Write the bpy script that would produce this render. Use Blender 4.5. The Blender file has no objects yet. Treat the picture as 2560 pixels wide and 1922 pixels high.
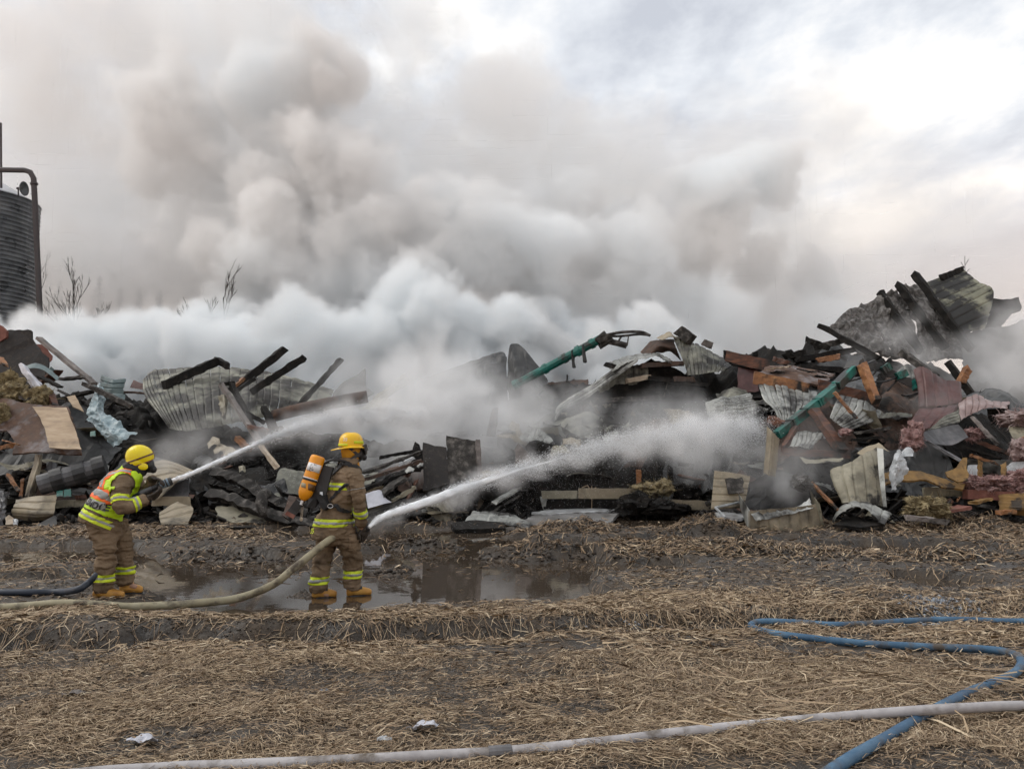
import bpy, bmesh, math, random
import numpy as np
from mathutils import Vector, Matrix, noise as mnoise

R = math.radians
sc = bpy.context.scene
COL = sc.collection
# ------------------------------------------------------------------ camera
F_PX, CX, CY = 1950.0, 1280.0, 961.0          # photograph is 2560 x 1922
EYE = Vector((0.0, 0.0, 1.6)); PITCH = math.atan(169.0 / F_PX)
cam_d = bpy.data.cameras.new('camera'); cam = bpy.data.objects.new('camera', cam_d); COL.objects.link(cam)
cam_d.sensor_width = 36.0; cam_d.lens = 36.0 * F_PX / 2560.0
cam_d.clip_start = 0.05; cam_d.clip_end = 6000
cam.location = EYE; cam.rotation_euler = (R(90) + PITCH, 0, 0)
sc.camera = cam
# ------------------------------------------------------------------ sky and sun
SUN_EL, SUN_AZ = R(50), R(-84)                 # azimuth clockwise from +Y (the way the camera looks)
world = bpy.data.worlds.new('World'); sc.world = world; world.use_nodes = True
def build_world():
    nt = world.node_tree; N = nt.nodes; L = nt.links
    N.clear()
    out = N.new('ShaderNodeOutputWorld'); bg = N.new('ShaderNodeBackground'); L.new(bg.outputs[0], out.inputs[0])
    sky = N.new('ShaderNodeTexSky'); sky.sky_type = 'NISHITA'; sky.sun_disc = False
    sky.sun_elevation = SUN_EL; sky.sun_rotation = SUN_AZ
    tc = N.new('ShaderNodeTexCoord'); sep = N.new('ShaderNodeSeparateXYZ'); L.new(tc.outputs['Generated'], sep.inputs[0])
    def math_(op, a, b=None, c=None):
        n = N.new('ShaderNodeMath'); n.operation = op
        for i, v in enumerate((a, b, c)):
            if v is None: continue
            if hasattr(v, 'default_value'): L.new(v, n.inputs[i])
            else: n.inputs[i].default_value = v
        return n.outputs[0]
    z = math_('ADD', math_('MAXIMUM', sep.outputs[2], 0.0), 0.24)
    u = math_('DIVIDE', sep.outputs[0], z); v = math_('DIVIDE', sep.outputs[1], z)
    comb = N.new('ShaderNodeCombineXYZ'); L.new(math_('MULTIPLY', u, 1.15), comb.inputs[0]); L.new(math_('MULTIPLY', math_('ADD', v, math_('MULTIPLY', u, 0.2)), 0.95), comb.inputs[1])
    n1 = N.new('ShaderNodeTexNoise'); n1.inputs['Scale'].default_value = 1.7; n1.inputs['Detail'].default_value = 9; n1.inputs['Roughness'].default_value = 0.58; n1.inputs['Distortion'].default_value = 0.15
    L.new(comb.outputs[0], n1.inputs['Vector'])
    rp = N.new('ShaderNodeValToRGB'); L.new(n1.outputs['Fac'], rp.inputs[0])
    e = rp.color_ramp.elements
    e[0].position = 0.40; e[0].color = (0.52, 0.545, 0.60, 1)
    e[1].position = 0.62; e[1].color = (1.10, 1.06, 1.00, 1)
    m = e.new(0.49); m.color = (0.71, 0.735, 0.775, 1)
    # warm, smoky air low over the horizon all the way round
    warm = N.new('ShaderNodeMix'); warm.data_type = 'RGBA'
    el = N.new('ShaderNodeMapRange'); el.interpolation_type = 'SMOOTHSTEP'
    L.new(sep.outputs[2], el.inputs[0]); el.inputs[1].default_value = 0.0; el.inputs[2].default_value = 0.40; el.inputs[3].default_value = 0.80; el.inputs[4].default_value = 0.0
    L.new(el.outputs[0], warm.inputs[0]); L.new(rp.outputs[0], warm.inputs[6]); warm.inputs[7].default_value = (0.90, 0.69, 0.55, 1)
    # cloud deck over the clear sky, a little of it showing through
    skym = N.new('ShaderNodeMix'); skym.data_type = 'RGBA'; skym.blend_type = 'MULTIPLY'; skym.inputs[0].default_value = 1
    L.new(sky.outputs[0], skym.inputs[6]); skym.inputs[7].default_value = (0.10, 0.10, 0.10, 1)
    mix = N.new('ShaderNodeMix'); mix.data_type = 'RGBA'; mix.inputs[0].default_value = 0.94
    L.new(skym.outputs[2], mix.inputs[6]); L.new(warm.outputs[2], mix.inputs[7])
    L.new(mix.outputs[2], bg.inputs[0]); bg.inputs[1].default_value = 1.0
build_world()
sun_d = bpy.data.lights.new('sun', 'SUN'); sun_d.energy = 1.15; sun_d.angle = R(35); sun_d.color = (1.0, 0.95, 0.88)
sun = bpy.data.objects.new('sun', sun_d); COL.objects.link(sun)
sdir = Vector((math.sin(SUN_AZ) * math.cos(SUN_EL), math.cos(SUN_AZ) * math.cos(SUN_EL), math.sin(SUN_EL)))
sun.rotation_euler = sdir.to_track_quat('Z', 'Y').to_euler(); sun.location = (0, 0, 40)
sc.view_settings.view_transform = 'Standard'; sc.view_settings.look = 'None'
sc.view_settings.exposure = 0.30; sc.view_settings.gamma = 1.0; sc.view_settings.use_curve_mapping = False
sc.render.engine = 'CYCLES'
cy = sc.cycles
cy.use_denoising = True; cy.use_adaptive_sampling = True; cy.adaptive_threshold = 0.03; cy.adaptive_min_samples = 16
cy.max_bounces = 10; cy.diffuse_bounces = 3; cy.glossy_bounces = 2; cy.transmission_bounces = 4
cy.volume_bounces = 8; cy.transparent_max_bounces = 12
cy.volume_step_rate = 1.8; cy.volume_max_steps = 256
cy.caustics_reflective = False; cy.caustics_refractive = False

# ------------------------------------------------------------------ pixel <-> place
_F = Vector((0, math.cos(PITCH), math.sin(PITCH))); _U = Vector((0, -math.sin(PITCH), math.cos(PITCH))); _R = Vector((1, 0, 0))
def ray(px, py):
    return _F + _R * ((px - CX) / F_PX) + _U * ((CY - py) / F_PX)
def at(px, py, Y):
    d = ray(px, py); return EYE + d * (Y / d.y)
def gp(px, py, z=0.0):
    d = ray(px, py); return EYE + d * ((z - EYE.z) / d.z)
def sstep(a, b, x):
    t = np.clip((x - a) / (b - a), 0, 1); return t * t * (3 - 2 * t)
# ------------------------------------------------------------------ small library
def fbm(x, y, z=0.0, octv=4, lac=2.0, gain=0.5, seed=0):
    """value noise in [-1, 1], vectorised"""
    x = np.asarray(x, float); y = np.asarray(y, float); z = np.zeros_like(x) + z
    tot = np.zeros_like(x); amp = 1.0; norm = 0.0
    for o in range(octv):
        xi = np.floor(x).astype(np.int64); yi = np.floor(y).astype(np.int64); zi = np.floor(z).astype(np.int64)
        fx, fy, fz = x - xi, y - yi, z - zi
        fx, fy, fz = [t * t * t * (t * (t * 6 - 15) + 10) for t in (fx, fy, fz)]
        def h(a, b, c):
            n = (a * 374761393 + b * 668265263 + c * 2147483647 + (seed + o * 17) * 1274126177) & 0xFFFFFFFF
            n = ((n ^ (n >> 13)) * 1274126177) & 0xFFFFFFFF
            n = (n ^ (n >> 16)) & 0xFFFFFFFF
            return n / 2147483648.0 - 1.0
        v = 0
        for a in (0, 1):
            for b in (0, 1):
                for c in (0, 1):
                    w = (fx if a else 1 - fx) * (fy if b else 1 - fy) * (fz if c else 1 - fz)
                    v = v + w * h(xi + a, yi + b, zi + c)
        tot += v * amp; norm += amp; amp *= gain
        x = x * lac + 5.2; y = y * lac + 1.3; z = z * lac + 7.7
    return tot / norm
MATS = {}
def pmat(name, cols, scale=3.0, rough=0.8, metal=0.0, bump=0.3, bscale=None, detail=5, stretch=(1, 1, 1), rr=0.15, dist=0.02, spec=0.5, soot=None, rand=0.0, pos=None, alpha=None, trans=0.0):
    """noise-mixed procedural material; soot=(colour, scale, lo, hi) adds stains with a shape of their own"""
    m = bpy.data.materials.new(name); m.use_nodes = True; MATS[name] = m
    nt = m.node_tree; N = nt.nodes; L = nt.links
    b = N['Principled BSDF']
    tc = N.new('ShaderNodeTexCoord'); mp = N.new('ShaderNodeMapping'); mp.inputs['Scale'].default_value = stretch
    L.new(tc.outputs['Object'], mp.inputs[0])
    no = N.new('ShaderNodeTexNoise'); no.inputs['Scale'].default_value = scale; no.inputs['Detail'].default_value = detail; no.inputs['Roughness'].default_value = 0.6
    L.new(mp.outputs[0], no.inputs['Vector'])
    rp = N.new('ShaderNodeValToRGB'); L.new(no.outputs['Fac'], rp.inputs[0])
    k = len(cols); ps = pos or [0.32 + 0.36 * i / max(1, k - 1) for i in range(k)]
    el = rp.color_ramp.elements
    el[0].position = ps[0]; el[0].color = (*cols[0], 1); el[1].position = ps[-1]; el[1].color = (*cols[-1], 1)
    for i in range(1, k - 1):
        e = el.new(ps[i]); e.color = (*cols[i], 1)
    c = rp.outputs[0]
    if soot:
        sn = N.new('ShaderNodeTexNoise'); sn.inputs['Scale'].default_value = soot[1]; sn.inputs['Detail'].default_value = 6; sn.inputs['Roughness'].default_value = 0.62
        L.new(tc.outputs['Object'], sn.inputs['Vector'])
        mr = N.new('ShaderNodeMapRange'); L.new(sn.outputs['Fac'], mr.inputs[0]); mr.inputs[1].default_value = soot[2]; mr.inputs[2].default_value = soot[3]
        mx = N.new('ShaderNodeMix'); mx.data_type = 'RGBA'; L.new(mr.outputs[0], mx.inputs[0]); L.new(c, mx.inputs[6]); mx.inputs[7].default_value = (*soot[0], 1)
        c = mx.outputs[2]
    if rand:
        oi = N.new('ShaderNodeObjectInfo'); hv = N.new('ShaderNodeHueSaturation'); L.new(c, hv.inputs['Color'])
        mr = N.new('ShaderNodeMapRange'); L.new(oi.outputs['Random'], mr.inputs[0]); mr.inputs[3].default_value = 1 - rand; mr.inputs[4].default_value = 1 + rand
        L.new(mr.outputs[0], hv.inputs['Value']); c = hv.outputs[0]
    L.new(c, b.inputs['Base Color'])
    mr = N.new('ShaderNodeMapRange'); L.new(no.outputs['Fac'], mr.inputs[0]); mr.inputs[1].default_value = .3; mr.inputs[2].default_value = .7
    mr.inputs[3].default_value = max(0.03, rough - rr); mr.inputs[4].default_value = min(1, rough + rr); L.new(mr.outputs[0], b.inputs['Roughness'])
    b.inputs['Metallic'].default_value = metal
    b.inputs['Specular IOR Level'].default_value = spec
    if trans: b.inputs['Transmission Weight'].default_value = trans
    if bump:
        n2 = N.new('ShaderNodeTexNoise'); n2.inputs['Scale'].default_value = bscale or scale * 6; n2.inputs['Detail'].default_value = 6
        L.new(mp.outputs[0], n2.inputs['Vector'])
        bp = N.new('ShaderNodeBump'); bp.inputs['Strength'].default_value = bump; bp.inputs['Distance'].default_value = dist
        L.new(n2.outputs['Fac'], bp.inputs['Height']); L.new(bp.outputs[0], b.inputs['Normal'])
    return m
def island_mat(name, cols, rough=0.75, rpos=None, coat=0.0):
    """colour picked per loose piece, for straw and small chips"""
    m = bpy.data.materials.new(name); m.use_nodes = True; MATS[name] = m
    N = m.node_tree.nodes; L = m.node_tree.links; b = N['Principled BSDF']
    g = N.new('ShaderNodeNewGeometry'); rp = N.new('ShaderNodeValToRGB'); L.new(g.outputs['Random Per Island'], rp.inputs[0])
    el = rp.color_ramp.elements; k = len(cols)
    el[0].position = 0; el[0].color = (*cols[0], 1); el[1].position = 1; el[1].color = (*cols[-1], 1)
    for i in range(1, k - 1):
        e = el.new(rpos[i] if rpos else i / (k - 1)); e.color = (*cols[i], 1)
    L.new(rp.outputs[0], b.inputs['Base Color']); b.inputs['Roughness'].default_value = rough
    return m
def mesh_obj(name, verts, faces, mat, parent=None, smooth=False, at_origin=True):
    me = bpy.data.meshes.new(name)
    verts = np.asarray(verts, dtype=float)
    org = Vector((0, 0, 0))
    if at_origin and parent is None and len(verts):
        lo = verts.min(0); hi = verts.max(0); org = Vector(((lo[0] + hi[0]) / 2, (lo[1] + hi[1]) / 2, lo[2])); verts = verts - np.array(org)
    me.from_pydata([tuple(v) for v in verts], [], [tuple(f) for f in faces]); me.update()
    if smooth: me.polygons.foreach_set('use_smooth', [True] * len(me.polygons))
    o = bpy.data.objects.new(name, me); COL.objects.link(o)
    for mm in (mat if isinstance(mat, (list, tuple)) else [mat]): me.materials.append(MATS[mm] if isinstance(mm, str) else mm)
    o.location = org
    if parent is not None:
        o.parent = parent
        if parent.location.length: o.location = -parent.location       # parts are modelled in world space; roots are not turned
        if parent.parent is not None: o.location = -(parent.location + parent.parent.location)
    return o
def big_mesh(name, co, quads, mat, smooth=False):
    """fast mesh from arrays (quads or tris, constant size)"""
    me = bpy.data.meshes.new(name); co = np.ascontiguousarray(co, dtype=np.float32); q = np.ascontiguousarray(quads, dtype=np.int32)
    me.vertices.add(len(co)); me.vertices.foreach_set('co', co.ravel())
    k = q.shape[1]; me.loops.add(q.size); me.loops.foreach_set('vertex_index', q.ravel())
    me.polygons.add(len(q)); me.polygons.foreach_set('loop_start', np.arange(0, q.size, k, dtype=np.int32))
    try: me.polygons.foreach_set('loop_total', np.full(len(q), k, dtype=np.int32))
    except Exception: pass
    me.update(calc_edges=True)
    if smooth: me.polygons.foreach_set('use_smooth', np.ones(len(q), dtype=bool))
    o = bpy.data.objects.new(name, me); COL.objects.link(o); me.materials.append(MATS[mat])
    return o
def tag(o, label, cat=None, group=None, kind=None):
    if label: o['label'] = label
    if cat: o['category'] = cat
    if group: o['group'] = group
    if kind: o['kind'] = kind
    return o
def empty(name, loc, label, cat, group=None):
    o = bpy.data.objects.new(name, None); COL.objects.link(o); o.location = loc; o.empty_display_size = .2
    return tag(o, label, cat, group)
def V(a): return Vector(a)
# ---- shapes: each returns (verts, faces)
def join(*parts):
    vs, fs = [], []
    for v, f in parts:
        k = len(vs); vs += [tuple(p) for p in v]; fs += [tuple(i + k for i in q) for q in f]
    return vs, fs
def box_between(p0, p1, w, h, up=(0, 0, 1), seg=1, jit=0.0, rng=None, taper=1.0, brk=0.0):
    p0, p1 = V(p0), V(p1); d = (p1 - p0); Ln = d.length; d.normalize()
    up = V(up)
    s = d.cross(up)
    if s.length < 1e-3: s = d.cross(V((0, 1, 0)))
    s.normalize(); u = s.cross(d).normalized()
    vs = []
    for i in range(seg + 1):
        t = i / seg; k = 1 + (taper - 1) * t
        c = p0 + d * (Ln * t)
        for a, b in ((-1, -1), (1, -1), (1, 1), (-1, 1)):
            q = c + s * (a * w / 2 * k) + u * (b * h / 2 * k)
            if rng:
                q += V((rng.uniform(-jit, jit), rng.uniform(-jit, jit), rng.uniform(-jit, jit)))
                if brk and i in (0, seg): q += d * rng.uniform(-brk, brk)
            vs.append(q)
    fs = [(3, 2, 1, 0)]
    for i in range(seg):
        o = i * 4
        for k in range(4): fs.append((o + k, o + (k + 1) % 4, o + 4 + (k + 1) % 4, o + 4 + k))
    o = seg * 4; fs.append((o, o + 1, o + 2, o + 3))
    return vs, fs
def tube(path, r, n=8, cap=True, flat=1.0):
    """tube along a list of points; r is a number or a list"""
    P = [V(p) for p in path]; m = len(P); rs = r if isinstance(r, (list, tuple)) else [r] * m
    vs, fs = [], []
    ref = V((0, 0, 1))
    for i in range(m):
        d = (P[min(i + 1, m - 1)] - P[max(i - 1, 0)]).normalized()
        s = d.cross(ref)
        if s.length < .05: s = d.cross(V((0, 1, 0)))
        s.normalize(); u = s.cross(d).normalized()
        for k in range(n):
            a = 2 * math.pi * k / n
            vs.append(P[i] + s * (math.cos(a) * rs[i]) + u * (math.sin(a) * rs[i] * flat))
    for i in range(m - 1):
        for k in range(n): fs.append((i * n + k, i * n + (k + 1) % n, (i + 1) * n + (k + 1) % n, (i + 1) * n + k))
    if cap:
        fs.append(tuple(range(n - 1, -1, -1))); fs.append(tuple((m - 1) * n + k for k in range(n)))
    return vs, fs
def spline(pts, n):
    """Catmull-Rom through pts, n samples"""
    P = [V(p) for p in pts]; P = [P[0] * 2 - P[1]] + P + [P[-1] * 2 - P[-2]]; out = []
    m = len(P) - 3
    for i in range(n):
        t = i / (n - 1) * m; k = min(int(t), m - 1); t -= k
        a, b, c, d = P[k:k + 4]
        out.append(0.5 * ((2 * b) + (c - a) * t + (2 * a - 5 * b + 4 * c - d) * t * t + (3 * b - a - 3 * c + d) * t ** 3))
    return out
def interp_rows(ctrl, nu, nv, smooth=True):
    """ctrl: rows of points -> (nv+1, nu+1, 3) array"""
    if smooth and len(ctrl[0]) > 2: rows = [spline(r, nu + 1) for r in ctrl]
    else: rows = [[V(r[0]).lerp(V(r[-1]), i / nu) if len(r) == 2 else _lin(r, i / nu) for i in range(nu + 1)] for r in ctrl]
    cols = []
    for i in range(nu + 1):
        c = [r[i] for r in rows]
        cols.append(spline(c, nv + 1) if smooth and len(c) > 2 else [_lin(c, j / nv) for j in range(nv + 1)])
    return np.array([[tuple(cols[i][j]) for i in range(nu + 1)] for j in range(nv + 1)])
def _lin(pts, t):
    m = len(pts) - 1; k = min(int(t * m), m - 1); return V(pts[k]).lerp(V(pts[k + 1]), t * m - k)
def sheet_geo(ctrl, nu, nv, ribs=0, rib_h=0.02, rib_axis='u', crumple=0.0, cscale=1.5, ragged=0.0, thick=0.006, seed=0, smooth=True, fold=0.0):
    """a bent sheet through a grid of control points, with pressed ribs, crumples and torn edges; closed solid"""
    if ribs:
        if rib_axis == 'u': nu = max(ribs * 6, (nu // (ribs * 6)) * ribs * 6)
        else: nv = max(ribs * 6, (nv // (ribs * 6)) * ribs * 6)
    G = interp_rows(ctrl, nu, nv, smooth)
    du = np.gradient(G, axis=1); dv = np.gradient(G, axis=0)
    Nn = np.cross(du, dv); Nn /= np.linalg.norm(Nn, axis=2, keepdims=True) + 1e-9
    u, v = np.meshgrid(np.linspace(0, 1, nu + 1), np.linspace(0, 1, nv + 1))
    off = np.zeros_like(u)
    if ribs:
        t = (u if rib_axis == 'u' else v) * ribs; fr = np.abs(t - np.round(t)) * 2     # 0 at a rib
        off += rib_h * np.clip(1.35 - fr * 4.0, 0, 1)
    if crumple:
        c = fbm(G[..., 0] * cscale + seed * 3.1, G[..., 1] * cscale + seed * 1.7, G[..., 2] * cscale, 3, seed=seed)
        off += crumple * c * 1.2 + crumple * 2.2 * (.35 - np.abs(c)) + crumple * 0.9 * np.abs(fbm(G[..., 0] * cscale * 2.3, G[..., 2] * cscale * 2.3 + seed, G[..., 1] * 2, 2, seed=seed + 5))
    if fold: off += fold * np.sin(u * 9 + fbm(u * 3, v * 3, seed, 2, seed=seed) * 5) * np.cos(v * 7 + seed)
    G = G + Nn * off[..., None]
    if ragged:
        e = fbm(u * 7 + seed * 5, v * 7, seed * 1.3, 4, gain=.65, seed=seed + 9) * ragged
        for edge, sl, inn in (('v0', (0, slice(None)), (1, slice(None))), ('v1', (-1, slice(None)), (-2, slice(None)))):
            d = G[sl] - G[inn]; d /= np.linalg.norm(d, axis=-1, keepdims=True) + 1e-9; G[sl] = G[sl] + d * e[sl][..., None]
        for sl, inn in (((slice(None), 0), (slice(None), 1)), ((slice(None), -1), (slice(None), -2))):
            d = G[sl] - G[inn]; d /= np.linalg.norm(d, axis=-1, keepdims=True) + 1e-9; G[sl] = G[sl] + d * e[sl][..., None]
    A = (G + Nn * thick / 2).reshape(-1, 3); B = (G - Nn * thick / 2).reshape(-1, 3); n = len(A); w = nu + 1
    fs = []
    for j in range(nv):
        for i in range(nu):
            a = j * w + i; fs.append((a, a + 1, a + w + 1, a + w)); fs.append((n + a + w, n + a + w + 1, n + a + 1, n + a))
    def rim(idx):
        for a, b in zip(idx[:-1], idx[1:]): fs.append((b, a, n + a, n + b))
    rim([i for i in range(w)]); rim([j * w + nu for j in range(nv + 1)]); rim([nv * w + i for i in range(nu, -1, -1)]); rim([j * w for j in range(nv, -1, -1)])
    return np.vstack([A, B]), fs
def slab_geo(pts, thick, rag=0.0, rng=None, step=0.12, crumple=0.0, seed=0, direction=None):
    """an irregular board: outline of 3-D points, edges broken up, given its thickness away from the viewer side"""
    P = [V(p) for p in pts]; c = sum(P, V((0, 0, 0))) / len(P)
    nrm = V((0, 0, 0))
    for i in range(len(P)): nrm += (P[i] - c).cross(P[(i + 1) % len(P)] - c)
    nrm.normalize()
    if nrm.y > 0: nrm = -nrm                     # towards the camera side
    Q = []
    for i in range(len(P)):
        a, b = P[i], P[(i + 1) % len(P)]; k = max(1, int((b - a).length / step)) if rag else 1
        e = (b - a); s = e.cross(nrm).normalized() if e.length > 1e-6 else V((0, 0, 0))
        for j in range(k):
            q = a.lerp(b, j / k)
            if rag and j: q += s * rng.uniform(-rag, rag) + e.normalized() * rng.uniform(-rag, rag) * .5
            Q.append(q)
    bm = bmesh.new()
    vs = [bm.verts.new(q) for q in Q]; es = [bm.edges.new((vs[i], vs[(i + 1) % len(vs)])) for i in range(len(vs))]
    bmesh.ops.triangle_fill(bm, use_beauty=True, edges=es, normal=nrm)
    if crumple:
        bmesh.ops.subdivide_edges(bm, edges=[e for e in bm.edges if e.calc_length() > step * 2], cuts=2, use_grid_fill=True)
        for v in bm.verts: v.co += nrm * crumple * mnoise.noise(v.co * 1.3 + V((seed * 7.1, 0, 0)))
    bmesh.ops.recalc_face_normals(bm, faces=bm.faces)
    for f in bm.faces:
        if f.normal.dot(nrm) < 0: f.normal_flip()
    r = bmesh.ops.extrude_face_region(bm, geom=list(bm.faces))
    # the extruded copy goes back by the thickness
    ev = [g for g in r['geom'] if isinstance(g, bmesh.types.BMVert)]
    bmesh.ops.translate(bm, verts=ev, vec=-nrm * thick)
    bmesh.ops.recalc_face_normals(bm, faces=bm.faces)
    bm.verts.index_update()
    out = ([tuple(v.co) for v in bm.verts], [tuple(v.index for v in f.verts) for f in bm.faces]); bm.free()
    return out
# ------------------------------------------------------------------ materials of the ground
pmat('mud', [(0.016, 0.012, 0.008), (0.038, 0.028, 0.019), (0.075, 0.056, 0.039)], scale=2.2, rough=0.60, bump=0.9, bscale=22, dist=0.03, rr=0.36, detail=8)
island_mat('straw', [(0.11, 0.075, 0.046), (0.29, 0.205, 0.128), (0.44, 0.335, 0.215), (0.62, 0.51, 0.36)], rough=0.7, rpos=[0, .45, .85, 1])
island_mat('straw_dark', [(0.055, 0.037, 0.022), (0.17, 0.112, 0.064), (0.30, 0.205, 0.12)], rough=0.65)
island_mat('clod_mix', [(0.018, 0.013, 0.009), (0.045, 0.033, 0.023), (0.085, 0.064, 0.046)], rough=0.6)
island_mat('gravel_mix', [(0.07, 0.08, 0.095), (0.15, 0.17, 0.20), (0.30, 0.33, 0.37)], rough=0.6)
pmat('foam', [(0.10, 0.095, 0.09), (0.34, 0.345, 0.35), (0.58, 0.60, 0.61)], scale=5, rough=0.5, bump=0.4)
def water_mat():
    m = bpy.data.materials.new('puddle_water'); m.use_nodes = True; MATS['puddle_water'] = m
    N = m.node_tree.nodes; L = m.node_tree.links; b = N['Principled BSDF']
    b.inputs['Base Color'].default_value = (0.060, 0.046, 0.034, 1); b.inputs['Roughness'].default_value = 0.03; b.inputs['IOR'].default_value = 1.33
    b.inputs['Specular IOR Level'].default_value = 1.0
    tc = N.new('ShaderNodeTexCoord'); n = N.new('ShaderNodeTexNoise'); n.inputs['Scale'].default_value = 5; n.inputs['Detail'].default_value = 3; L.new(tc.outputs['Object'], n.inputs['Vector'])
    bp = N.new('ShaderNodeBump'); bp.inputs['Strength'].default_value = 0.05; bp.inputs['Distance'].default_value = 0.02; L.new(n.outputs['Fac'], bp.inputs['Height']); L.new(bp.outputs[0], b.inputs['Normal'])
water_mat()
# ------------------------------------------------------------------ the lie of the land
WATER_Z = -0.045
def _ell(px, py, rx, ry):
    c = gp(px, py); a = gp(px + rx, py); n = gp(px, py + ry); f = gp(px, py - ry); return (c.x, (n.y + f.y) / 2, a.x - c.x, (f.y - n.y) / 2)
PUDDLES = [_ell(*e) for e in [(620, 1455, 260, 26), (520, 1405, 190, 14), (760, 1500, 250, 30), (1000, 1480, 120, 22), (1150, 1420, 260, 34), (1320, 1475, 130, 20), (1330, 1440, 130, 22),
                              (1080, 1390, 150, 16), (1240, 1360, 260, 10), (640, 1425, 300, 16), (1560, 1420, 120, 12), (1750, 1350, 200, 7), (900, 1330, 260, 8), (560, 1530, 240, 12), (60, 1385, 230, 18), (1000, 1345, 220, 14), (1500, 1300, 330, 16), (2330, 1455, 80, 13), (2250, 1370, 210, 8), (800, 1420, 160, 20), (2420, 1395, 120, 7), (120, 1450, 120, 8)]]
MOUNDS = [(*_ell(px, py, rx, ry), h) for (px, py, rx, ry, h) in [(1060, 1365, 130, 13, .17), (1360, 1390, 250, 14, .15), (1430, 1330, 120, 9, .14), (1770, 1335, 110, 14, .20), (2010, 1322, 90, 10, .14), (1900, 1395, 240, 12, .13), (1700, 1375, 250, 11, .08),
                                                   (560, 1395, 200, 9, .11), (2440, 1330, 160, 16, .16), (2380, 1405, 200, 9, .10), (990, 1425, 60, 12, .13), (420, 1340, 340, 9, .06), (900, 1470, 40, 6, .05), (760, 1480, 50, 9, .06)]]
_rut = [gp(x, y) for x, y in [(-700, 1650), (-200, 1625), (0, 1612), (250, 1600), (480, 1592), (700, 1585), (900, 1585), (1150, 1578), (1400, 1570), (1700, 1568), (2000, 1560), (2400, 1540), (2900, 1535)]]
RUTX = np.array([p.x for p in _rut]); RUTY = np.array([p.y for p in _rut])
def rut_depth(x):
    return np.interp(x, [-4.6, -3.4, -1.5, -0.3, 0.4, 2.0, 4.0, 6.0], [0.26, 0.25, 0.22, 0.20, 0.13, 0.12, 0.09, 0.05])
def puddle_mask(x, y):
    m = np.full_like(np.asarray(x, float), -1.0); w = fbm(x * 1.7, y * 2.3, 3.0, 5, gain=.6, seed=3) * .75
    for (cx, cy_, a, b) in PUDDLES:
        m = np.maximum(m, 1 - np.sqrt(((x - cx) / a) ** 2 + ((y - cy_) / b) ** 2) + w)
    return m
def height(x, y):
    x = np.asarray(x, float); y = np.asarray(y, float)
    h = 0.035 * fbm(x * .55, y * .55, 0, 3, seed=1) + 0.040 * fbm(x * 2.2, y * 2.2, 1.0, 4, seed=2)
    rough = np.clip((y - 7.5) / 4, 0.25, 1.0)
    h = h + 0.055 * rough * np.abs(fbm(x * 4.2, y * 4.2, 2.0, 4, gain=.6, seed=4)) + 0.045
    pm = puddle_mask(x, y)
    h = h * (1 - .75 * sstep(-.62, -.25, pm)) - 0.125 * sstep(-.58, -.22, pm)
    for (cx, cy_, a, b, hh) in MOUNDS:
        r = 1 - np.sqrt(((x - cx) / a) ** 2 + ((y - cy_) / b) ** 2) + .5 * fbm(x * 2.6, y * 2.6, 9, 4, seed=6)
        h = h + hh * sstep(0, .9, r) * (1 + .8 * fbm(x * 7, y * 7, 4, 3, seed=8))
    # wheel rut: steep far bank, gentler near side
    ry = np.interp(x, RUTX, RUTY) + .38 * fbm(x * .75, y * .5, 5, 5, gain=.62, seed=7)
    t = y - ry
    d = np.where(t > 0, 1 - sstep(.04, .30 + .16 * fbm(x * 2.2, y * 2.2, 2, 3, seed=12), t), 1 - sstep(.02, .5, -t)) * (1 + .45 * fbm(x * 1.3, y * 1.3, 8, 3, seed=14)) + .22 * (np.abs(t) < .6) * np.abs(fbm(x * 6, y * 6, 3, 3, seed=15))
    h = h - rut_depth(x) * d
    lip = np.exp(-((t - .42) / .16) ** 2) * .05 * (rut_depth(x) / .2); h = h + lip
    # rubble stands on a slightly churned apron, ground settles to level far away
    return h * (1 - sstep(26, 40, y))
def hz(x, y): return float(height(np.array([x]), np.array([y]))[0])
def build_ground():
    ys = [-3.0, 0.5, 1.6]; y = 2.4
    while y < 30: ys.append(y); y *= 1.0052
    ys += [32, 36, 42, 60, 120, 400, 1500, 4000]
    ys = np.array(ys); tt = np.linspace(-1.25, 1.25, 420)
    T, Yg = np.meshgrid(tt, ys); X = T * (np.maximum(Yg, 1.0) * 0.86 + .6)
    Z = height(X, Yg); nr, nc = X.shape
    idx = np.arange(nr * nc).reshape(nr, nc)
    q = np.stack([idx[:-1, :-1], idx[:-1, 1:], idx[1:, 1:], idx[1:, :-1]], -1).reshape(-1, 4)
    o = big_mesh('ground', np.stack([X, Yg, Z], -1).reshape(-1, 3), q, 'mud', smooth=True)
    tag(o, 'wet brown churned mud and dead grass ground', kind='structure')
    wv = [(-14, 7.55, WATER_Z), (.5, 7.66, WATER_Z), (14, 9.0, WATER_Z), (16, 23, WATER_Z), (-16, 23, WATER_Z)]
    w = mesh_obj('water', wv, [(0, 1, 2, 3, 4)], 'puddle_water'); tag(w, 'shallow muddy puddle water lying in the wheel tracks', kind='structure')
build_ground()
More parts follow.
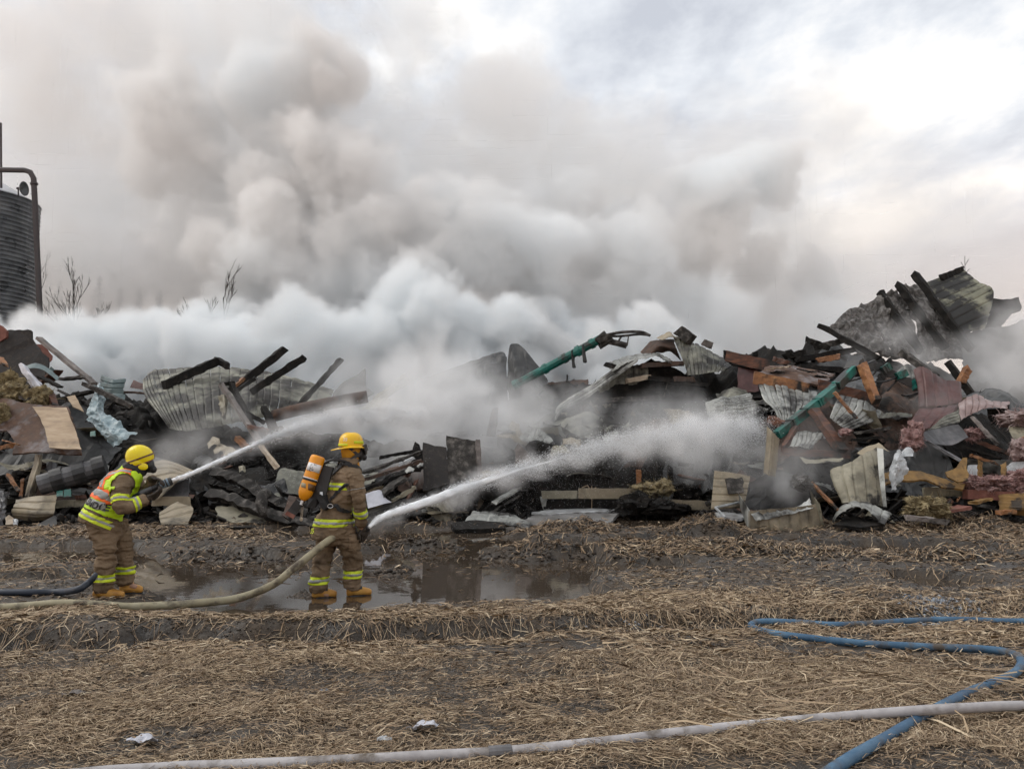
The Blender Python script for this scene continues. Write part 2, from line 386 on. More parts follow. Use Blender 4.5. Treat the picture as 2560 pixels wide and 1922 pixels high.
def blades(name, label, n, ysamp, mat, lenr, width, lift, cover, rng, drape=True, flow=1.0, rise=0.0, xr=1.12):
    """n flat stems lying on the ground; two-segment strips"""
    Yv = ysamp(n); Xv = rng.uniform(-1, 1, n) * (Yv * .72 + .3) * xr
    keep = rng.uniform(0, 1, n) < cover(Xv, Yv); Xv, Yv = Xv[keep], Yv[keep]; n = len(Xv)
    ang = fbm(Xv * .9, Yv * .9, 11, 3, seed=21) * 2.6 * flow + rng.normal(0, .8, n) + .1
    L = rng.uniform(lenr[0], lenr[1], n) * (0.6 + .4 * rng.uniform(0, 1, n)); W = width * rng.uniform(.6, 1.3, n)
    dx, dy = np.cos(ang), np.sin(ang); bend = rng.normal(0, .22, n)
    pts = []
    for s, b in ((-.5, 0), (0., 1), (.5, 0)):
        x = Xv + dx * L * s - dy * bend * L * b * .6; y = Yv + dy * L * s + dx * bend * L * b * .6
        pts.append((x, y))
    base = [height(x, y) for x, y in pts]
    up = lift * np.abs(rng.normal(0, 1, n)) + .004
    tip = rng.uniform(-1, 1, n) * rise * L
    zs = [base[0] + up, np.maximum(base[1], (base[0] + base[2]) / 2) + up * 1.3 + .3 * np.abs(tip), base[2] + up + np.maximum(tip, -up * .8)]
    co = np.zeros((n, 6, 3))
    for i, (x, y) in enumerate(pts):
        k = (1.0, .9, .45)[i]
        tw = rng.normal(0, .35, n)
        co[:, i * 2, 0] = x - dy * W * k / 2; co[:, i * 2, 1] = y + dx * W * k / 2; co[:, i * 2, 2] = zs[i] + tw * W
        co[:, i * 2 + 1, 0] = x + dy * W * k / 2; co[:, i * 2 + 1, 1] = y - dx * W * k / 2; co[:, i * 2 + 1, 2] = zs[i] - tw * W
    o0 = (np.arange(n) * 6)[:, None]
    q = np.concatenate([o0 + np.array([[0, 1, 3, 2]]), o0 + np.array([[2, 3, 5, 4]])], 1).reshape(-1, 4)
    o = big_mesh(name, co.reshape(-1, 3), q, mat); tag(o, label, 'straw', kind='stuff'); return o
def mound_mask(x, y):
    m = np.zeros_like(np.asarray(x, float))
    for (cx, cy_, a, b, hh) in MOUNDS:
        m = np.maximum(m, sstep(-.25, .35, 1 - np.sqrt(((x - cx) / (a * 1.15)) ** 2 + ((y - cy_) / (b * 1.25)) ** 2) + .45 * fbm(x * 2.6, y * 2.6, 9, 4, seed=6)))
    return m
def straw_cover(x, y):
    d = .50 + 2.1 * fbm(x * .8, y * 1.3, 6, 5, gain=.6, seed=31)
    ry = np.interp(x, RUTX, RUTY); t = y - ry
    d = np.where((t > -.25) & (t < .26), d * np.where(x < 0.6, .34, .6), d)
    d = np.where((t > .26) & (t < 1.0) & (x > -2.4), d + .35, d)
    d = np.where((t > .5) & (x < -.6), d - .25, d)
    d = np.where((x > -1.2) & (t > .2) & (t < 2.2) & (x > .3), d + .5, d)
    patch = sstep(.05, .35, fbm(x * .55, y * .9, 16, 4, gain=.6, seed=33))
    far = np.clip(mound_mask(x, y) * .62 + patch * .28 + .02, 0, 1)
    k = sstep(8.2, 9.2, y); d = d * (1 - k) + far * k
    d = d * (1 - sstep(-.62, -.3, puddle_mask(x, y)) * .97)
    return np.clip(d, 0.05, 1)
def build_straw():
    g = np.random.default_rng(5)
    def near(n): return np.sqrt(g.uniform(2.6 ** 2, 6.2 ** 2, n))
    def mid(n): return np.sqrt(g.uniform(6.0 ** 2, 10.5 ** 2, n))
    def far(n): return np.sqrt(g.uniform(10 ** 2, 19 ** 2, n))
    blades('matted_straw', 'matted dead straw lying flat on the near mud', 235000, near, 'straw', (.04, .15), .0032, .012, straw_cover, g, rise=.10)
    blades('trampled_straw', 'dark trampled grass pressed into the near mud', 90000, near, 'straw_dark', (.04, .13), .0042, .006, lambda x, y: np.clip(straw_cover(x, y) + .2, 0, 1), g, rise=.05)
    blades('field_straw', 'dead grass lying over the middle ground beyond the rut', 95000, mid, 'straw', (.08, .26), .006, .014, straw_cover, g, rise=.16)
    blades('field_grass', 'dark wet grass among the puddles', 30000, mid, 'straw_dark', (.06, .2), .009, .010, lambda x, y: np.clip(straw_cover(x, y) + .1, 0, 1), g, rise=.12)
    blades('far_straw', 'dead grass and weeds along the foot of the rubble', 46000, far, 'straw', (.10, .32), .011, .03, straw_cover, g, rise=.30)
    blades('far_grass', 'brown sodden grass on the churned mud banks', 40000, far, 'straw_dark', (.10, .30), .014, .03, lambda x, y: np.clip(straw_cover(x, y) + .12, 0, 1), g, rise=.30)
    # long pale reeds lying in a loose heap at the right
    def reed(n): return np.clip(g.normal(5.3, .42, n), 4.2, 6.3)
    def rc(x, y): return ((x > .45) & (x < 3.9)) * np.clip(1 - np.abs(x - 2.2) / 2.2, 0.15, 1)
    blades('reed_litter', 'long pale broken reed stems strewn inside the bend of the blue hose', 1500, reed, 'straw', (.25, .75), .0075, .022, rc, g, rise=.16)
def lumps(name, label, n, region, mat, size, g, cat):
    """angular little lumps scattered over places given by region(n) -> x, y"""
    x, y = region(n); n = len(x); z = height(x, y); s = size * g.uniform(.4, 1.5, n)
    octa = np.array([(1, 0, 0), (0, 1, 0), (-1, 0, 0), (0, -1, 0), (0, 0, 1), (0, 0, -.6)], float)
    tri = np.array([(0, 1, 4), (1, 2, 4), (2, 3, 4), (3, 0, 4), (1, 0, 5), (2, 1, 5), (3, 2, 5), (0, 3, 5)])
    a = g.uniform(0, 6.28, n); ca, sa = np.cos(a), np.sin(a)
    co = octa[None] * (s[:, None, None] * g.uniform(.55, 1.3, (n, 6, 1))) * np.array([1, 1, .75])
    cx = co[..., 0] * ca[:, None] - co[..., 1] * sa[:, None]; cyy = co[..., 0] * sa[:, None] + co[..., 1] * ca[:, None]
    co = np.stack([cx + x[:, None], cyy + y[:, None], co[..., 2] + (z + s * .2)[:, None]], -1).reshape(-1, 3)
    q = (tri[None] + (np.arange(n) * 6)[:, None, None]).reshape(-1, 3)
    return tag(big_mesh(name, co, q, mat), label, cat, kind='stuff')
def build_lumps():
    g = np.random.default_rng(8)
    def on_mounds(n):
        k = g.integers(0, len(MOUNDS), n); M = np.array(MOUNDS)[k]; return M[:, 0] + g.normal(0, .55, n) * M[:, 2], M[:, 1] + g.normal(0, .55, n) * M[:, 3]
    lumps('mud_clods', 'dark crumbly clods of turned mud on the banks', 5200, on_mounds, 'clod_mix', .040, g, 'mud')
    def on_bank(n):
        x = g.uniform(-5, 4, n); return x, np.interp(x, RUTX, RUTY) + np.abs(g.normal(.14, .12, n))
    lumps('rut_clods', 'dark mud lumps along the steep bank of the rut', 1500, on_bank, 'clod_mix', .012, g, 'mud')
    def allover(n):
        y = np.sqrt(g.uniform(9, 300, n)); return g.uniform(-1, 1, n) * y * .72, y
    lumps('mud_crumbs', 'small mud crumbs scattered over the ground', 6000, allover, 'clod_mix', .014, g, 'mud')
    spots = [gp(1610, 1573), gp(1700, 1572), gp(2340, 1515), gp(2370, 1530), gp(2320, 1565)]
    def grav(n):
        k = g.integers(0, 5, n); c = np.array([(p.x, p.y) for p in spots])[k]
        return c[:, 0] + g.normal(0, .20, n), c[:, 1] + g.normal(0, .08, n)
    lumps('gravel', 'bluish crushed gravel showing through the grass beside the rut', 1500, grav, 'gravel_mix', .020, g, 'gravel')
build_straw(); build_lumps()
# ------------------------------------------------------------------ materials of the wreck
CH = (0.010, 0.009, 0.008)
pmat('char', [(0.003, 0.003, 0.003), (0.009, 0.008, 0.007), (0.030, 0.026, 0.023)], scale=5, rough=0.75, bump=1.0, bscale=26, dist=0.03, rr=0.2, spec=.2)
pmat('char_grey', [(0.012, 0.011, 0.010), (0.04, 0.037, 0.034), (0.14, 0.13, 0.12)], scale=6, rough=0.8, bump=0.8, bscale=30, dist=0.02, rand=.35, spec=.25)
pmat('wood_red', [(0.030, 0.013, 0.009), (0.085, 0.032, 0.017), (0.17, 0.070, 0.036)], scale=3, rough=0.6, bump=0.4, stretch=(1, 1, 4), soot=(CH, 1.6, .50, .60), rand=.2)
pmat('wood_orange', [(0.11, 0.045, 0.016), (0.24, 0.105, 0.040), (0.38, 0.21, 0.10)], scale=4, rough=0.65, bump=0.4, soot=(CH, 2.2, .49, .60), rand=.25)
pmat('wood_pale', [(0.24, 0.19, 0.14), (0.38, 0.31, 0.23), (0.52, 0.45, 0.36)], scale=4, rough=0.75, bump=0.3, soot=((0.06, 0.05, 0.04), 1.8, .55, .7), rand=.15)
pmat('wood_grey', [(0.07, 0.06, 0.055), (0.16, 0.14, 0.13), (0.30, 0.27, 0.25)], scale=5, rough=0.8, bump=0.5, soot=(CH, 2.5, .5, .65), rand=.2)
pmat('plywood', [(0.22, 0.16, 0.105), (0.36, 0.27, 0.18), (0.46, 0.37, 0.27)], scale=1.6, rough=0.75, bump=0.25, stretch=(1, 1, 5), soot=((0.10, 0.07, 0.05), 1.2, .58, .75))
pmat('plywood_gold', [(0.09, 0.050, 0.014), (0.20, 0.115, 0.034), (0.28, 0.17, 0.06)], scale=4, rough=0.7, bump=0.4, soot=((0.03, 0.02, 0.012), 3, .54, .62))
pmat('strandboard', [(0.045, 0.026, 0.018), (0.085, 0.046, 0.030), (0.13, 0.080, 0.056)], scale=5, rough=0.75, bump=0.5, bscale=40, soot=((0.20, 0.185, 0.19), 2.2, .50, .66))
pmat('strandboard_black', [(0.010, 0.009, 0.009), (0.020, 0.017, 0.016), (0.05, 0.043, 0.038)], scale=9, rough=0.8, bump=0.6, bscale=40, soot=((0.11, 0.045, 0.032), 1.1, .60, .68))
pmat('brick_red', [(0.10, 0.035, 0.026), (0.17, 0.062, 0.045), (0.24, 0.11, 0.085)], scale=5, rough=0.75, bump=0.4)
pmat('sheet_pale', [(0.20, 0.205, 0.19), (0.34, 0.35, 0.33), (0.46, 0.47, 0.45)], scale=2, rough=0.45, bump=0.12, metal=.2, soot=((0.025, 0.023, 0.021), 1.6, .43, .60), rand=.15)
pmat('sheet_charred', [(0.06, 0.06, 0.045), (0.16, 0.16, 0.115), (0.25, 0.25, 0.19)], scale=1.6, rough=0.6, bump=0.15, soot=((0.010, 0.009, 0.008), .9, .42, .50))
pmat('sheet_burnt', [(0.08, 0.08, 0.065), (0.19, 0.19, 0.155), (0.30, 0.30, 0.25)], scale=1.6, rough=0.6, bump=0.15, soot=((0.016, 0.014, 0.012), 1.1, .43, .56), rand=.15)
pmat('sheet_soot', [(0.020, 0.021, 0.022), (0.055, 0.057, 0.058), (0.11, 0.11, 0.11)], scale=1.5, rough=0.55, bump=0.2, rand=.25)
pmat('siding_cream', [(0.19, 0.155, 0.105), (0.29, 0.245, 0.17), (0.38, 0.33, 0.24)], scale=1.6, rough=0.55, bump=0.1, soot=((0.035, 0.030, 0.025), 1.5, .46, .68), rand=.12)
pmat('siding_dirty', [(0.14, 0.13, 0.095), (0.25, 0.23, 0.17), (0.34, 0.32, 0.25)], scale=2.2, rough=0.6, bump=0.15, soot=((0.02, 0.018, 0.015), 1.6, .50, .60))
pmat('sheet_blue', [(0.14, 0.20, 0.22), (0.24, 0.32, 0.35), (0.38, 0.45, 0.48)], scale=2.5, rough=0.42, bump=0.15, soot=((0.07, 0.08, 0.085), 2.2, .58, .7))
pmat('sheet_teal', [(0.05, 0.075, 0.08), (0.10, 0.145, 0.15), (0.17, 0.22, 0.22)], scale=2.5, rough=0.45, bump=0.15)
pmat('sheet_maroon', [(0.045, 0.020, 0.019), (0.085, 0.034, 0.031), (0.15, 0.080, 0.074)], scale=2, rough=0.5, bump=0.15, soot=((0.03, 0.018, 0.016), 1.3, .55, .68))
pmat('sheet_pink', [(0.14, 0.085, 0.08), (0.25, 0.18, 0.17), (0.40, 0.34, 0.33)], scale=2.4, rough=0.5, bump=0.15, soot=((0.06, 0.03, 0.03), 2, .55, .66))
pmat('steel_green', [(0.001, 0.055, 0.045), (0.003, 0.105, 0.085), (0.010, 0.16, 0.13)], scale=3, rough=0.45, bump=0.15, soot=((0.016, 0.018, 0.016), 2.8, .47, .60))
pmat('steel_black', [(0.008, 0.008, 0.009), (0.022, 0.023, 0.025), (0.06, 0.058, 0.055)], scale=4, rough=0.5, bump=0.3, rand=.2)
pmat('steel_grey', [(0.035, 0.035, 0.038), (0.075, 0.075, 0.08), (0.15, 0.145, 0.15)], scale=3, rough=0.45, bump=0.2)
pmat('rust', [(0.026, 0.017, 0.013), (0.065, 0.038, 0.027), (0.13, 0.080, 0.056)], scale=3, rough=0.8, bump=0.4, soot=(CH, 1.4, .5, .6))
pmat('foil', [(0.28, 0.30, 0.31), (0.48, 0.50, 0.52)], scale=5, rough=0.35, bump=0.7, bscale=18, dist=0.03)
pmat('membrane', [(0.38, 0.39, 0.44), (0.56, 0.57, 0.62)], scale=3, rough=0.55, bump=0.2)
pmat('wool_pink', [(0.11, 0.060, 0.056), (0.27, 0.155, 0.145), (0.46, 0.33, 0.31)], scale=7, rough=0.95, bump=1.0, bscale=40, dist=0.04, soot=((0.05, 0.035, 0.033), 3, .50, .64))
pmat('wool_yellow', [(0.075, 0.058, 0.032), (0.21, 0.165, 0.085), (0.40, 0.33, 0.19)], scale=7, rough=0.95, bump=1.0, bscale=40, dist=0.04, soot=((0.05, 0.04, 0.03), 3, .58, .7))
pmat('wool_grey', [(0.03, 0.028, 0.026), (0.11, 0.105, 0.10), (0.27, 0.265, 0.26)], scale=5, rough=0.95, bump=1.0, bscale=30, dist=0.05)
pmat('concrete', [(0.07, 0.066, 0.06), (0.13, 0.125, 0.12), (0.21, 0.205, 0.20)], scale=3, rough=0.6, bump=0.2)
island_mat('char_chips', [(0.003, 0.003, 0.003), (0.010, 0.009, 0.008), (0.022, 0.019, 0.017), (0.05, 0.045, 0.04), (0.10, 0.08, 0.06), (0.20, 0.17, 0.13)], rough=0.8, rpos=[0, .45, .78, .93, .98, 1])
# crops the photograph was measured in -> its own pixels
def C1(x, y): return x * 640 / 1898, 780 + y * 560 / 1661
def C2(x, y): return 560 + x * 640 / 2044, 820 + y * 520 / 1661
def C3(x, y): return 1150 + x * 700 / 2076, 780 + y * 560 / 1661
def C4(x, y): return 1750 + x * 810 / 1922, 640 + y * 700 / 1661
def C7(x, y): return x * 330 / 1958, 1060 + y * 280 / 1661
def A(c, x, y, Y): return at(*c(x, y), Y)
_rr = random.Random(77)
def sheet(name, label, c, ctrl, nu, nv, mat, cat='metal sheet', group=None, parent=None, **kw):
    pts = [[A(c, *p) for p in row] for row in ctrl]
    v, f = sheet_geo(pts, nu, nv, **kw)
    o = mesh_obj(name, v, f, mat, parent, smooth=False)
    if parent is None: tag(o, label, cat, group)
    return o
def panelled(name, label, c, ctrl, n, mat, cat='roof section', sub='metal_sheet', nu=6, nv=18, rib_h=0.03, seed=0, group=None, **kw):
    """a big panel made of n lengths of sheet lapped at standing seams, each a part of its own; split along u"""
    pts = [[A(c, *p) for p in row] for row in ctrl]
    G = interp_rows(pts, n * nu, nv)
    base = V(G.reshape(-1, 3).mean(0)); base.z = G[..., 2].min()
    root = empty(name, base, label, cat, group)
    for k in range(n):
        sub_ctrl = [[V(G[j, i]) for i in range(k * nu, (k + 1) * nu + 1)] for j in range(0, nv + 1)]
        v, f = sheet_geo(sub_ctrl, nu, nv, ribs=1, rib_h=rib_h, seed=seed + k, **kw)
        mesh_obj(sub, v, f, mat, root)
    return root
def slab(name, label, c, pts, mat, thick=.03, rag=.03, cat='board', group=None, parent=None, crumple=0.0, seed=0, step=.12):
    v, f = slab_geo([A(c, *p) for p in pts], thick, rag, _rr, step, crumple, seed)
    o = mesh_obj(name, v, f, mat, parent)
    if parent is None: tag(o, label, cat, group)
    return o
def beam(name, label, c, p0, p1, w, h, mat, cat='beam', group=None, parent=None, seg=7, jit=.012, brk=.06, taper=1.0):
    v, f = box_between(A(c, *p0), A(c, *p1), w, h, seg=seg, jit=jit, rng=_rr, brk=brk, taper=taper)
    o = mesh_obj(name, v, f, mat, parent)
    if parent is None: tag(o, label, cat, group)
    return o
def wool(name, label, c, x, y, Y, sx, sy, sz, mat, seed, cat='insulation', group=None, sub=4):
    bm = bmesh.new(); bmesh.ops.create_icosphere(bm, subdivisions=sub, radius=1)
    for v in bm.verts:
        p = v.co.copy(); q = p * 2.2 + V((seed * 3.7, seed, 0))
        k = 1 + .55 * mnoise.noise(q * .8) + .22 * mnoise.noise(q * 2.2) + .13 * mnoise.noise(q * 5) + .10 * mnoise.noise(q * 11)
        v.co = V((p.x * sx * k, p.y * sy * k, p.z * sz * k))
    ctr = A(c, x, y, Y)
    vs = [v.co + ctr for v in bm.verts]; fs = [tuple(v.index for v in f.verts) for f in bm.faces]; nb = len(vs); gg = random.Random(seed); bm.free()
    for _ in range(520 if cat == 'insulation' else 160):
        p = vs[gg.randrange(nb)]; o = (p - ctr); o = o.normalized() if o.length > 1e-6 else V((0, 0, 1)); s_ = max(sx, sz) * gg.uniform(.08, .34)
        d = (o * .7 + V((gg.gauss(0, .7), gg.gauss(0, .7), gg.gauss(-.1, .7)))) * s_; w = V((gg.gauss(0, 1), gg.gauss(0, 1), gg.gauss(0, 1))).normalized() * s_ * .10
        k = len(vs); m_ = p + d * .5 + V((gg.gauss(0, .2), gg.gauss(0, .2), gg.gauss(0, .2))) * s_; vs += [p - w, p + w, m_ + w * .7, m_ - w * .7, p + d - V((0, 0, s_ * .25))]; fs += [(k, k + 1, k + 2, k + 3), (k + 3, k + 2, k + 4)]
    return tag(mesh_obj(name, vs, fs, mat), label, cat, group)
# ------------------------------------------------------------------ the burnt heap the pieces lie on
HX = [-16, -13, -10.8, -9.6, -8.0, -6.5, -4.2, -2.6, -1.2, 0.4, 2.2, 4.0, 5.2, 6.6, 8.2, 10.0, 12.0, 14.5, 18]
HH = [2.6, 2.8, 2.5, 1.5, 1.2, 1.1, 1.0, 1.0, 1.2, 1.6, 1.7, 1.8, 2.0, 2.4, 2.8, 3.0, 2.8, 2.4, 2.2]
HF = [17.6, 17.4, 17.4, 17.4, 17.4, 17.4, 17.6, 18.2, 18.8, 20.2, 20.6, 20.4, 18.8, 17.2, 17.0, 17.0, 17.0, 17.0, 17.0]
HR = [4.6, 4.6, 4.6, 4.6, 4.6, 4.6, 4.2, 3.6, 2.6, 1.3, 1.2, 1.4, 3.0, 4.4, 4.6, 4.6, 4.6, 4.6, 4.6]       # run of the slope
HB = [.2, .2, .2, .6, .9, .9, .7, .9, 1.4, 1.7, 1.8, 1.9, 1.8, 1.4, 1.7, 1.7, 1.6, 1.4, .8]                  # further rise at the back
def heap_h(x, y):
    x = np.asarray(x, float); y = np.asarray(y, float)
    H = np.interp(x, HX, HH); f = np.interp(x, HX, HF) + .4 * fbm(x * .6, 0 * x, 2, 3, seed=41)
    t = (y - f); r = sstep(0.0, 1.0, t / np.interp(x, HX, HR))
    bump = .55 * np.abs(fbm(x * .8, y * .8, 3, 4, gain=.6, seed=42)) + .30 * fbm(x * 2.4, y * 2.4, 4, 3, gain=.6, seed=43)
    back = np.interp(x, HX, HB) * sstep(22.2, 25.6, y) * (1 - sstep(27.5, 31, y))
    return (H * r + back) * (1 - .35 * sstep(28, 32, y)) + bump * sstep(-.1, 1.2, t) * np.clip(H, .3, 1.6) * .8 - .12 * (1 - sstep(-.4, .3, t))
def build_heap():
    xs = np.linspace(-18, 20, 420); ys = np.linspace(16.2, 33, 170); X, Y = np.meshgrid(xs, ys)
    Z = heap_h(X, Y); Z = np.where((X > 17) | (X < -17) | (Y > 32.5), -.3, Z)
    nr, nc = X.shape; idx = np.arange(nr * nc).reshape(nr, nc)
    q = np.stack([idx[:-1, :-1], idx[:-1, 1:], idx[1:, 1:], idx[1:, :-1]], -1).reshape(-1, 4)
    o = big_mesh('rubble_heap', np.stack([X, Y, Z], -1).reshape(-1, 3), q, 'char'); tag(o, 'black mass of burnt rubble and ash under the wreckage', 'rubble', kind='stuff')
    # splinters, slivers and scraps lying all over it
    g = np.random.default_rng(19); n = 5000
    x = g.uniform(-14.5, 15.5, n); y = np.interp(x, HX, HF) + np.abs(g.normal(0, 2.4, n)) - .5
    z = np.maximum(heap_h(x, y), height(x, y)) + g.uniform(-.02, .10, n)
    Ln = g.uniform(.10, .70, n) ** 1.0 * g.choice([.6, 1, 1.8], n, p=[.5, .38, .12]); W = g.uniform(.02, .14, n); T = g.uniform(.008, .05, n)
    a = g.uniform(0, 6.28, n); e = g.normal(0, .45, n)
    d = np.stack([np.cos(a) * np.cos(e), np.sin(a) * np.cos(e), np.sin(e)], -1); s = np.stack([-np.sin(a), np.cos(a), 0 * a], -1); u = np.cross(s, d) * -1
    roll = g.uniform(-1.2, 1.2, n)[:, None]; s, u = s * np.cos(roll) + u * np.sin(roll), u * np.cos(roll) - s * np.sin(roll)
    c = np.stack([x, y, z], -1); co = np.zeros((n, 8, 3)); i = 0
    for k in (-1, 1):
        for (p, q_) in ((-1, -1), (1, -1), (1, 1), (-1, 1)):
            co[:, i] = c + d * (Ln * k / 2)[:, None] * g.uniform(.8, 1.2, (n, 1)) + s * (W * p / 2)[:, None] * g.uniform(.5, 1.3, (n, 1)) + u * (T * q_ / 2)[:, None]; i += 1
    F = np.array([(3, 2, 1, 0), (4, 5, 6, 7), (0, 1, 5, 4), (1, 2, 6, 5), (2, 3, 7, 6), (3, 0, 4, 7)])
    q = (F[None] + (np.arange(n) * 8)[:, None, None]).reshape(-1, 4)
    o = big_mesh('burnt_splinters', co.reshape(-1, 3), q, 'char_chips'); tag(o, 'charred splinters and scraps strewn over the rubble', 'rubble', kind='stuff')
ZONES = [(-10.6, 'below the brown strand-board panel'), (-7.6, 'in front of the vaulted roof'), (-4.6, 'around the fallen grey frame'), (-2.2, 'behind the standing firefighter'), (0.6, 'by the speckled and charred slabs'), (4.6, 'around the low central pile'), (7.2, 'around the green machine arm'), (9.4, 'behind the grimy metal door'), (11.6, 'under the maroon sheet'), (99, 'near the red bench frame')]
def where(x): return next(t for b_, t in ZONES if x < b_)
def build_scatter():
    """boards and torn sheets one can tell apart on the heap, of a few kinds"""
    g = random.Random(23); k = 0
    kinds = [('charred_plank', 'charred black plank', 'plank', 'charred planks in the rubble', 'char', 84),
             ('scorched_board', 'grey scorched board', 'board', 'scorched boards in the rubble', 'char_grey', 60),
             ('brown_board', 'wet red-brown board', 'board', 'red-brown boards in the rubble', 'wood_red', 34),
             ('pale_batten', 'thin pale splintered batten', 'batten', 'pale battens in the rubble', 'wood_orange', 34)]
    for name, label, cat, grp, mat, n in kinds:
        for i in range(n):
            x = g.uniform(-12.5, 14.0)
            if -1.5 < x < 5.0 and g.random() < .55: x = g.choice([g.uniform(-12, -3), g.uniform(5, 13.5)])
            y = float(np.interp(x, HX, HF)) + abs(g.gauss(0, 2.0)) - .2
            z = max(float(heap_h(np.array([x]), np.array([y]))[0]), 0) + g.uniform(.0, .16)
            L = g.uniform(.5, 1.9) if cat != 'batten' else g.uniform(.4, 1.1)
            w, h = {'plank': (g.uniform(.08, .2), g.uniform(.04, .1)), 'board': (g.uniform(.1, .26), .03), 'batten': (.05, .03)}[cat]
            a = g.uniform(0, math.pi); e = g.gauss(.1, .38); d = V((math.cos(a) * math.cos(e), math.sin(a) * math.cos(e) * .6, math.sin(e)))
            c = V((x, y, z)); v, f = box_between(c - d * L / 2, c + d * L / 2, w, h, seg=4, jit=.012, rng=g, brk=.07, up=(g.uniform(-.5, .5), g.uniform(-.5, .5), 1))
            size = 'long' if L > (1.3 if cat != 'batten' else .8) else 'short'; tilt = 'steeply tilted' if abs(e) > .45 else 'flat-lying' if abs(e) < .15 else 'sloping'
            tag(mesh_obj(name, v, f, mat), f'{size} {tilt} {label} {where(x)}', cat, f'{grp} {where(x)}')
    for i in range(110):
        x = g.uniform(-12.5, 14.0)
        if -1.5 < x < 4.5 and g.random() < .4: continue
        y = float(np.interp(x, HX, HF)) + abs(g.gauss(0, 1.9)); z = max(float(heap_h(np.array([x]), np.array([y]))[0]), 0) + g.uniform(.05, .25)
        s = g.uniform(.2, .62); a = g.uniform(0, 6.28); e = g.uniform(-.2, 1.2)
        du = V((math.cos(a), math.sin(a) * .5, g.uniform(-.3, .3))).normalized() * s; dv = V((-math.sin(a) * math.cos(e), math.cos(a) * math.cos(e), math.sin(e))).normalized() * s * g.uniform(.5, 1.1)
        c = V((x, y, z)); nrm = du.cross(dv).normalized() * g.uniform(.05, .2)
        ctrl = [[c - du - dv, c - dv + nrm, c + du - dv], [c - du + nrm * g.uniform(-1, 1), c + nrm * g.uniform(-1, 1.5), c + du], [c - du + dv, c + dv - nrm * g.uniform(-1, 1), c + du + dv]]
        v, f = sheet_geo(ctrl, 10, 6, ribs=g.choice([0, 2, 3]), rib_h=.02, crumple=.03, cscale=3, ragged=.06, thick=.006, seed=i)
        mat, nm = g.choice([('sheet_soot', 'sooty'), ('sheet_soot', 'sooty'), ('sheet_burnt', 'scorched'), ('sheet_pale', 'pale'), ('siding_dirty', 'tan'), ('siding_cream', 'cream')])
        tag(mesh_obj('torn_sheet', v, f, mat), ('large' if s > .42 else 'small') + (' upright' if e > .7 else ' flat') + f' torn {nm} metal sheet crumpled {where(x)}', 'metal sheet', f'torn {nm} sheets {where(x)}')
def build_big_sheets():
    """large buckled sheets draped over the heap, tying the small pieces together"""
    g = random.Random(61)
    spec = [(-11.4, 19.6, 2.4, 1.3, 'sheet_soot'), (-10.2, 18.6, 1.7, 1.0, 'rust'), (-8.9, 19.2, 2.3, 1.1, 'sheet_soot'), (-7.2, 19.4, 2.2, 1.2, 'char'), (-6.2, 18.5, 1.8, .9, 'sheet_soot'), (-4.6, 19.3, 2.4, 1.2, 'sheet_burnt'), (-3.4, 20.4, 2.2, 1.2, 'sheet_soot'), (-2.2, 20.2, 1.8, 1.1, 'rust'),
            (.6, 21.6, 1.8, .9, 'sheet_soot'), (2.2, 22.4, 2.4, 1.2, 'sheet_burnt'), (3.8, 22.0, 2.2, 1.1, 'rust'), (5.2, 20.6, 2.2, 1.3, 'sheet_soot'), (6.6, 18.6, 1.8, 1.0, 'char'), (7.4, 19.8, 2.2, 1.1, 'rust'), (8.6, 21.4, 2.6, 1.3, 'sheet_soot'), (9.4, 18.6, 2.0, .9, 'sheet_soot'),
            (10.2, 20.2, 2.4, 1.2, 'rust'), (11.6, 19.0, 2.2, 1.0, 'char'), (12.4, 20.8, 2.4, 1.3, 'sheet_soot'), (8.0, 23.2, 2.6, 1.2, 'char'), (9.8, 23.6, 2.4, 1.2, 'sheet_soot'), (6.8, 22.2, 2.4, 1.2, 'sheet_burnt')]
    for i, (x, y, L, W, m) in enumerate(spec):
        a = g.uniform(-.6, .6); ca, sa = math.cos(a), math.sin(a); rows = []
        for v in (-.5, -.17, .17, .5):
            row = []
            for u in (-.5, -.25, 0, .25, .5):
                px, py = x + ca * u * L - sa * v * W * 1.3, y + sa * u * L + ca * v * W * 1.3
                z = max(float(heap_h(np.array([px]), np.array([py]))[0]), 0.05)
                row.append(V((px, py, z + .16 + g.uniform(-.05, .22) + (.12 if v > 0 else 0))))
            rows.append(row)
        nm = {'sheet_soot': 'soot-black', 'rust': 'rusted brown', 'char': 'charred', 'sheet_burnt': 'scorched grey'}[m]
        v, f = sheet_geo(rows, 30, 18, ribs=5, rib_h=.022, crumple=.07, cscale=1.3, ragged=.10, thick=.01, seed=500 + i)
        tag(mesh_obj('buckled_sheet', v, f, m), f'large buckled {nm} roofing sheet draped over the rubble {where(x)}', 'metal sheet', f'large buckled sheets {where(x)}')
    for i in range(46):
        x = g.choice([g.uniform(-12, -2.5), g.uniform(-2, 5), g.uniform(5, 13.5), g.uniform(5, 13.5)]); y = float(np.interp(x, HX, HF)) + abs(g.gauss(.4, 1.6)); z = max(float(heap_h(np.array([x]), np.array([y]))[0]), 0)
        p = V((x, y, z - .05)); d = V((g.gauss(0, 1), g.gauss(0, .5), g.uniform(.1, 1.0))).normalized(); pts = [p]
        for k in range(4):
            d = (d + V((g.gauss(0, .5), g.gauss(0, .4), g.gauss(-.18, .35)))).normalized(); pts.append(pts[-1] + d * g.uniform(.15, .42))
        v, f = tube(spline(pts, 14), g.choice([.008, .012, .018]), 5); tag(mesh_obj('bent_wire', v, f, g.choice(['steel_black', 'rust', 'steel_grey'])), f'thin bent wire sticking out of the rubble {where(x)}', 'wire', f'bent wires {where(x)}')
build_heap(); build_scatter(); build_big_sheets()
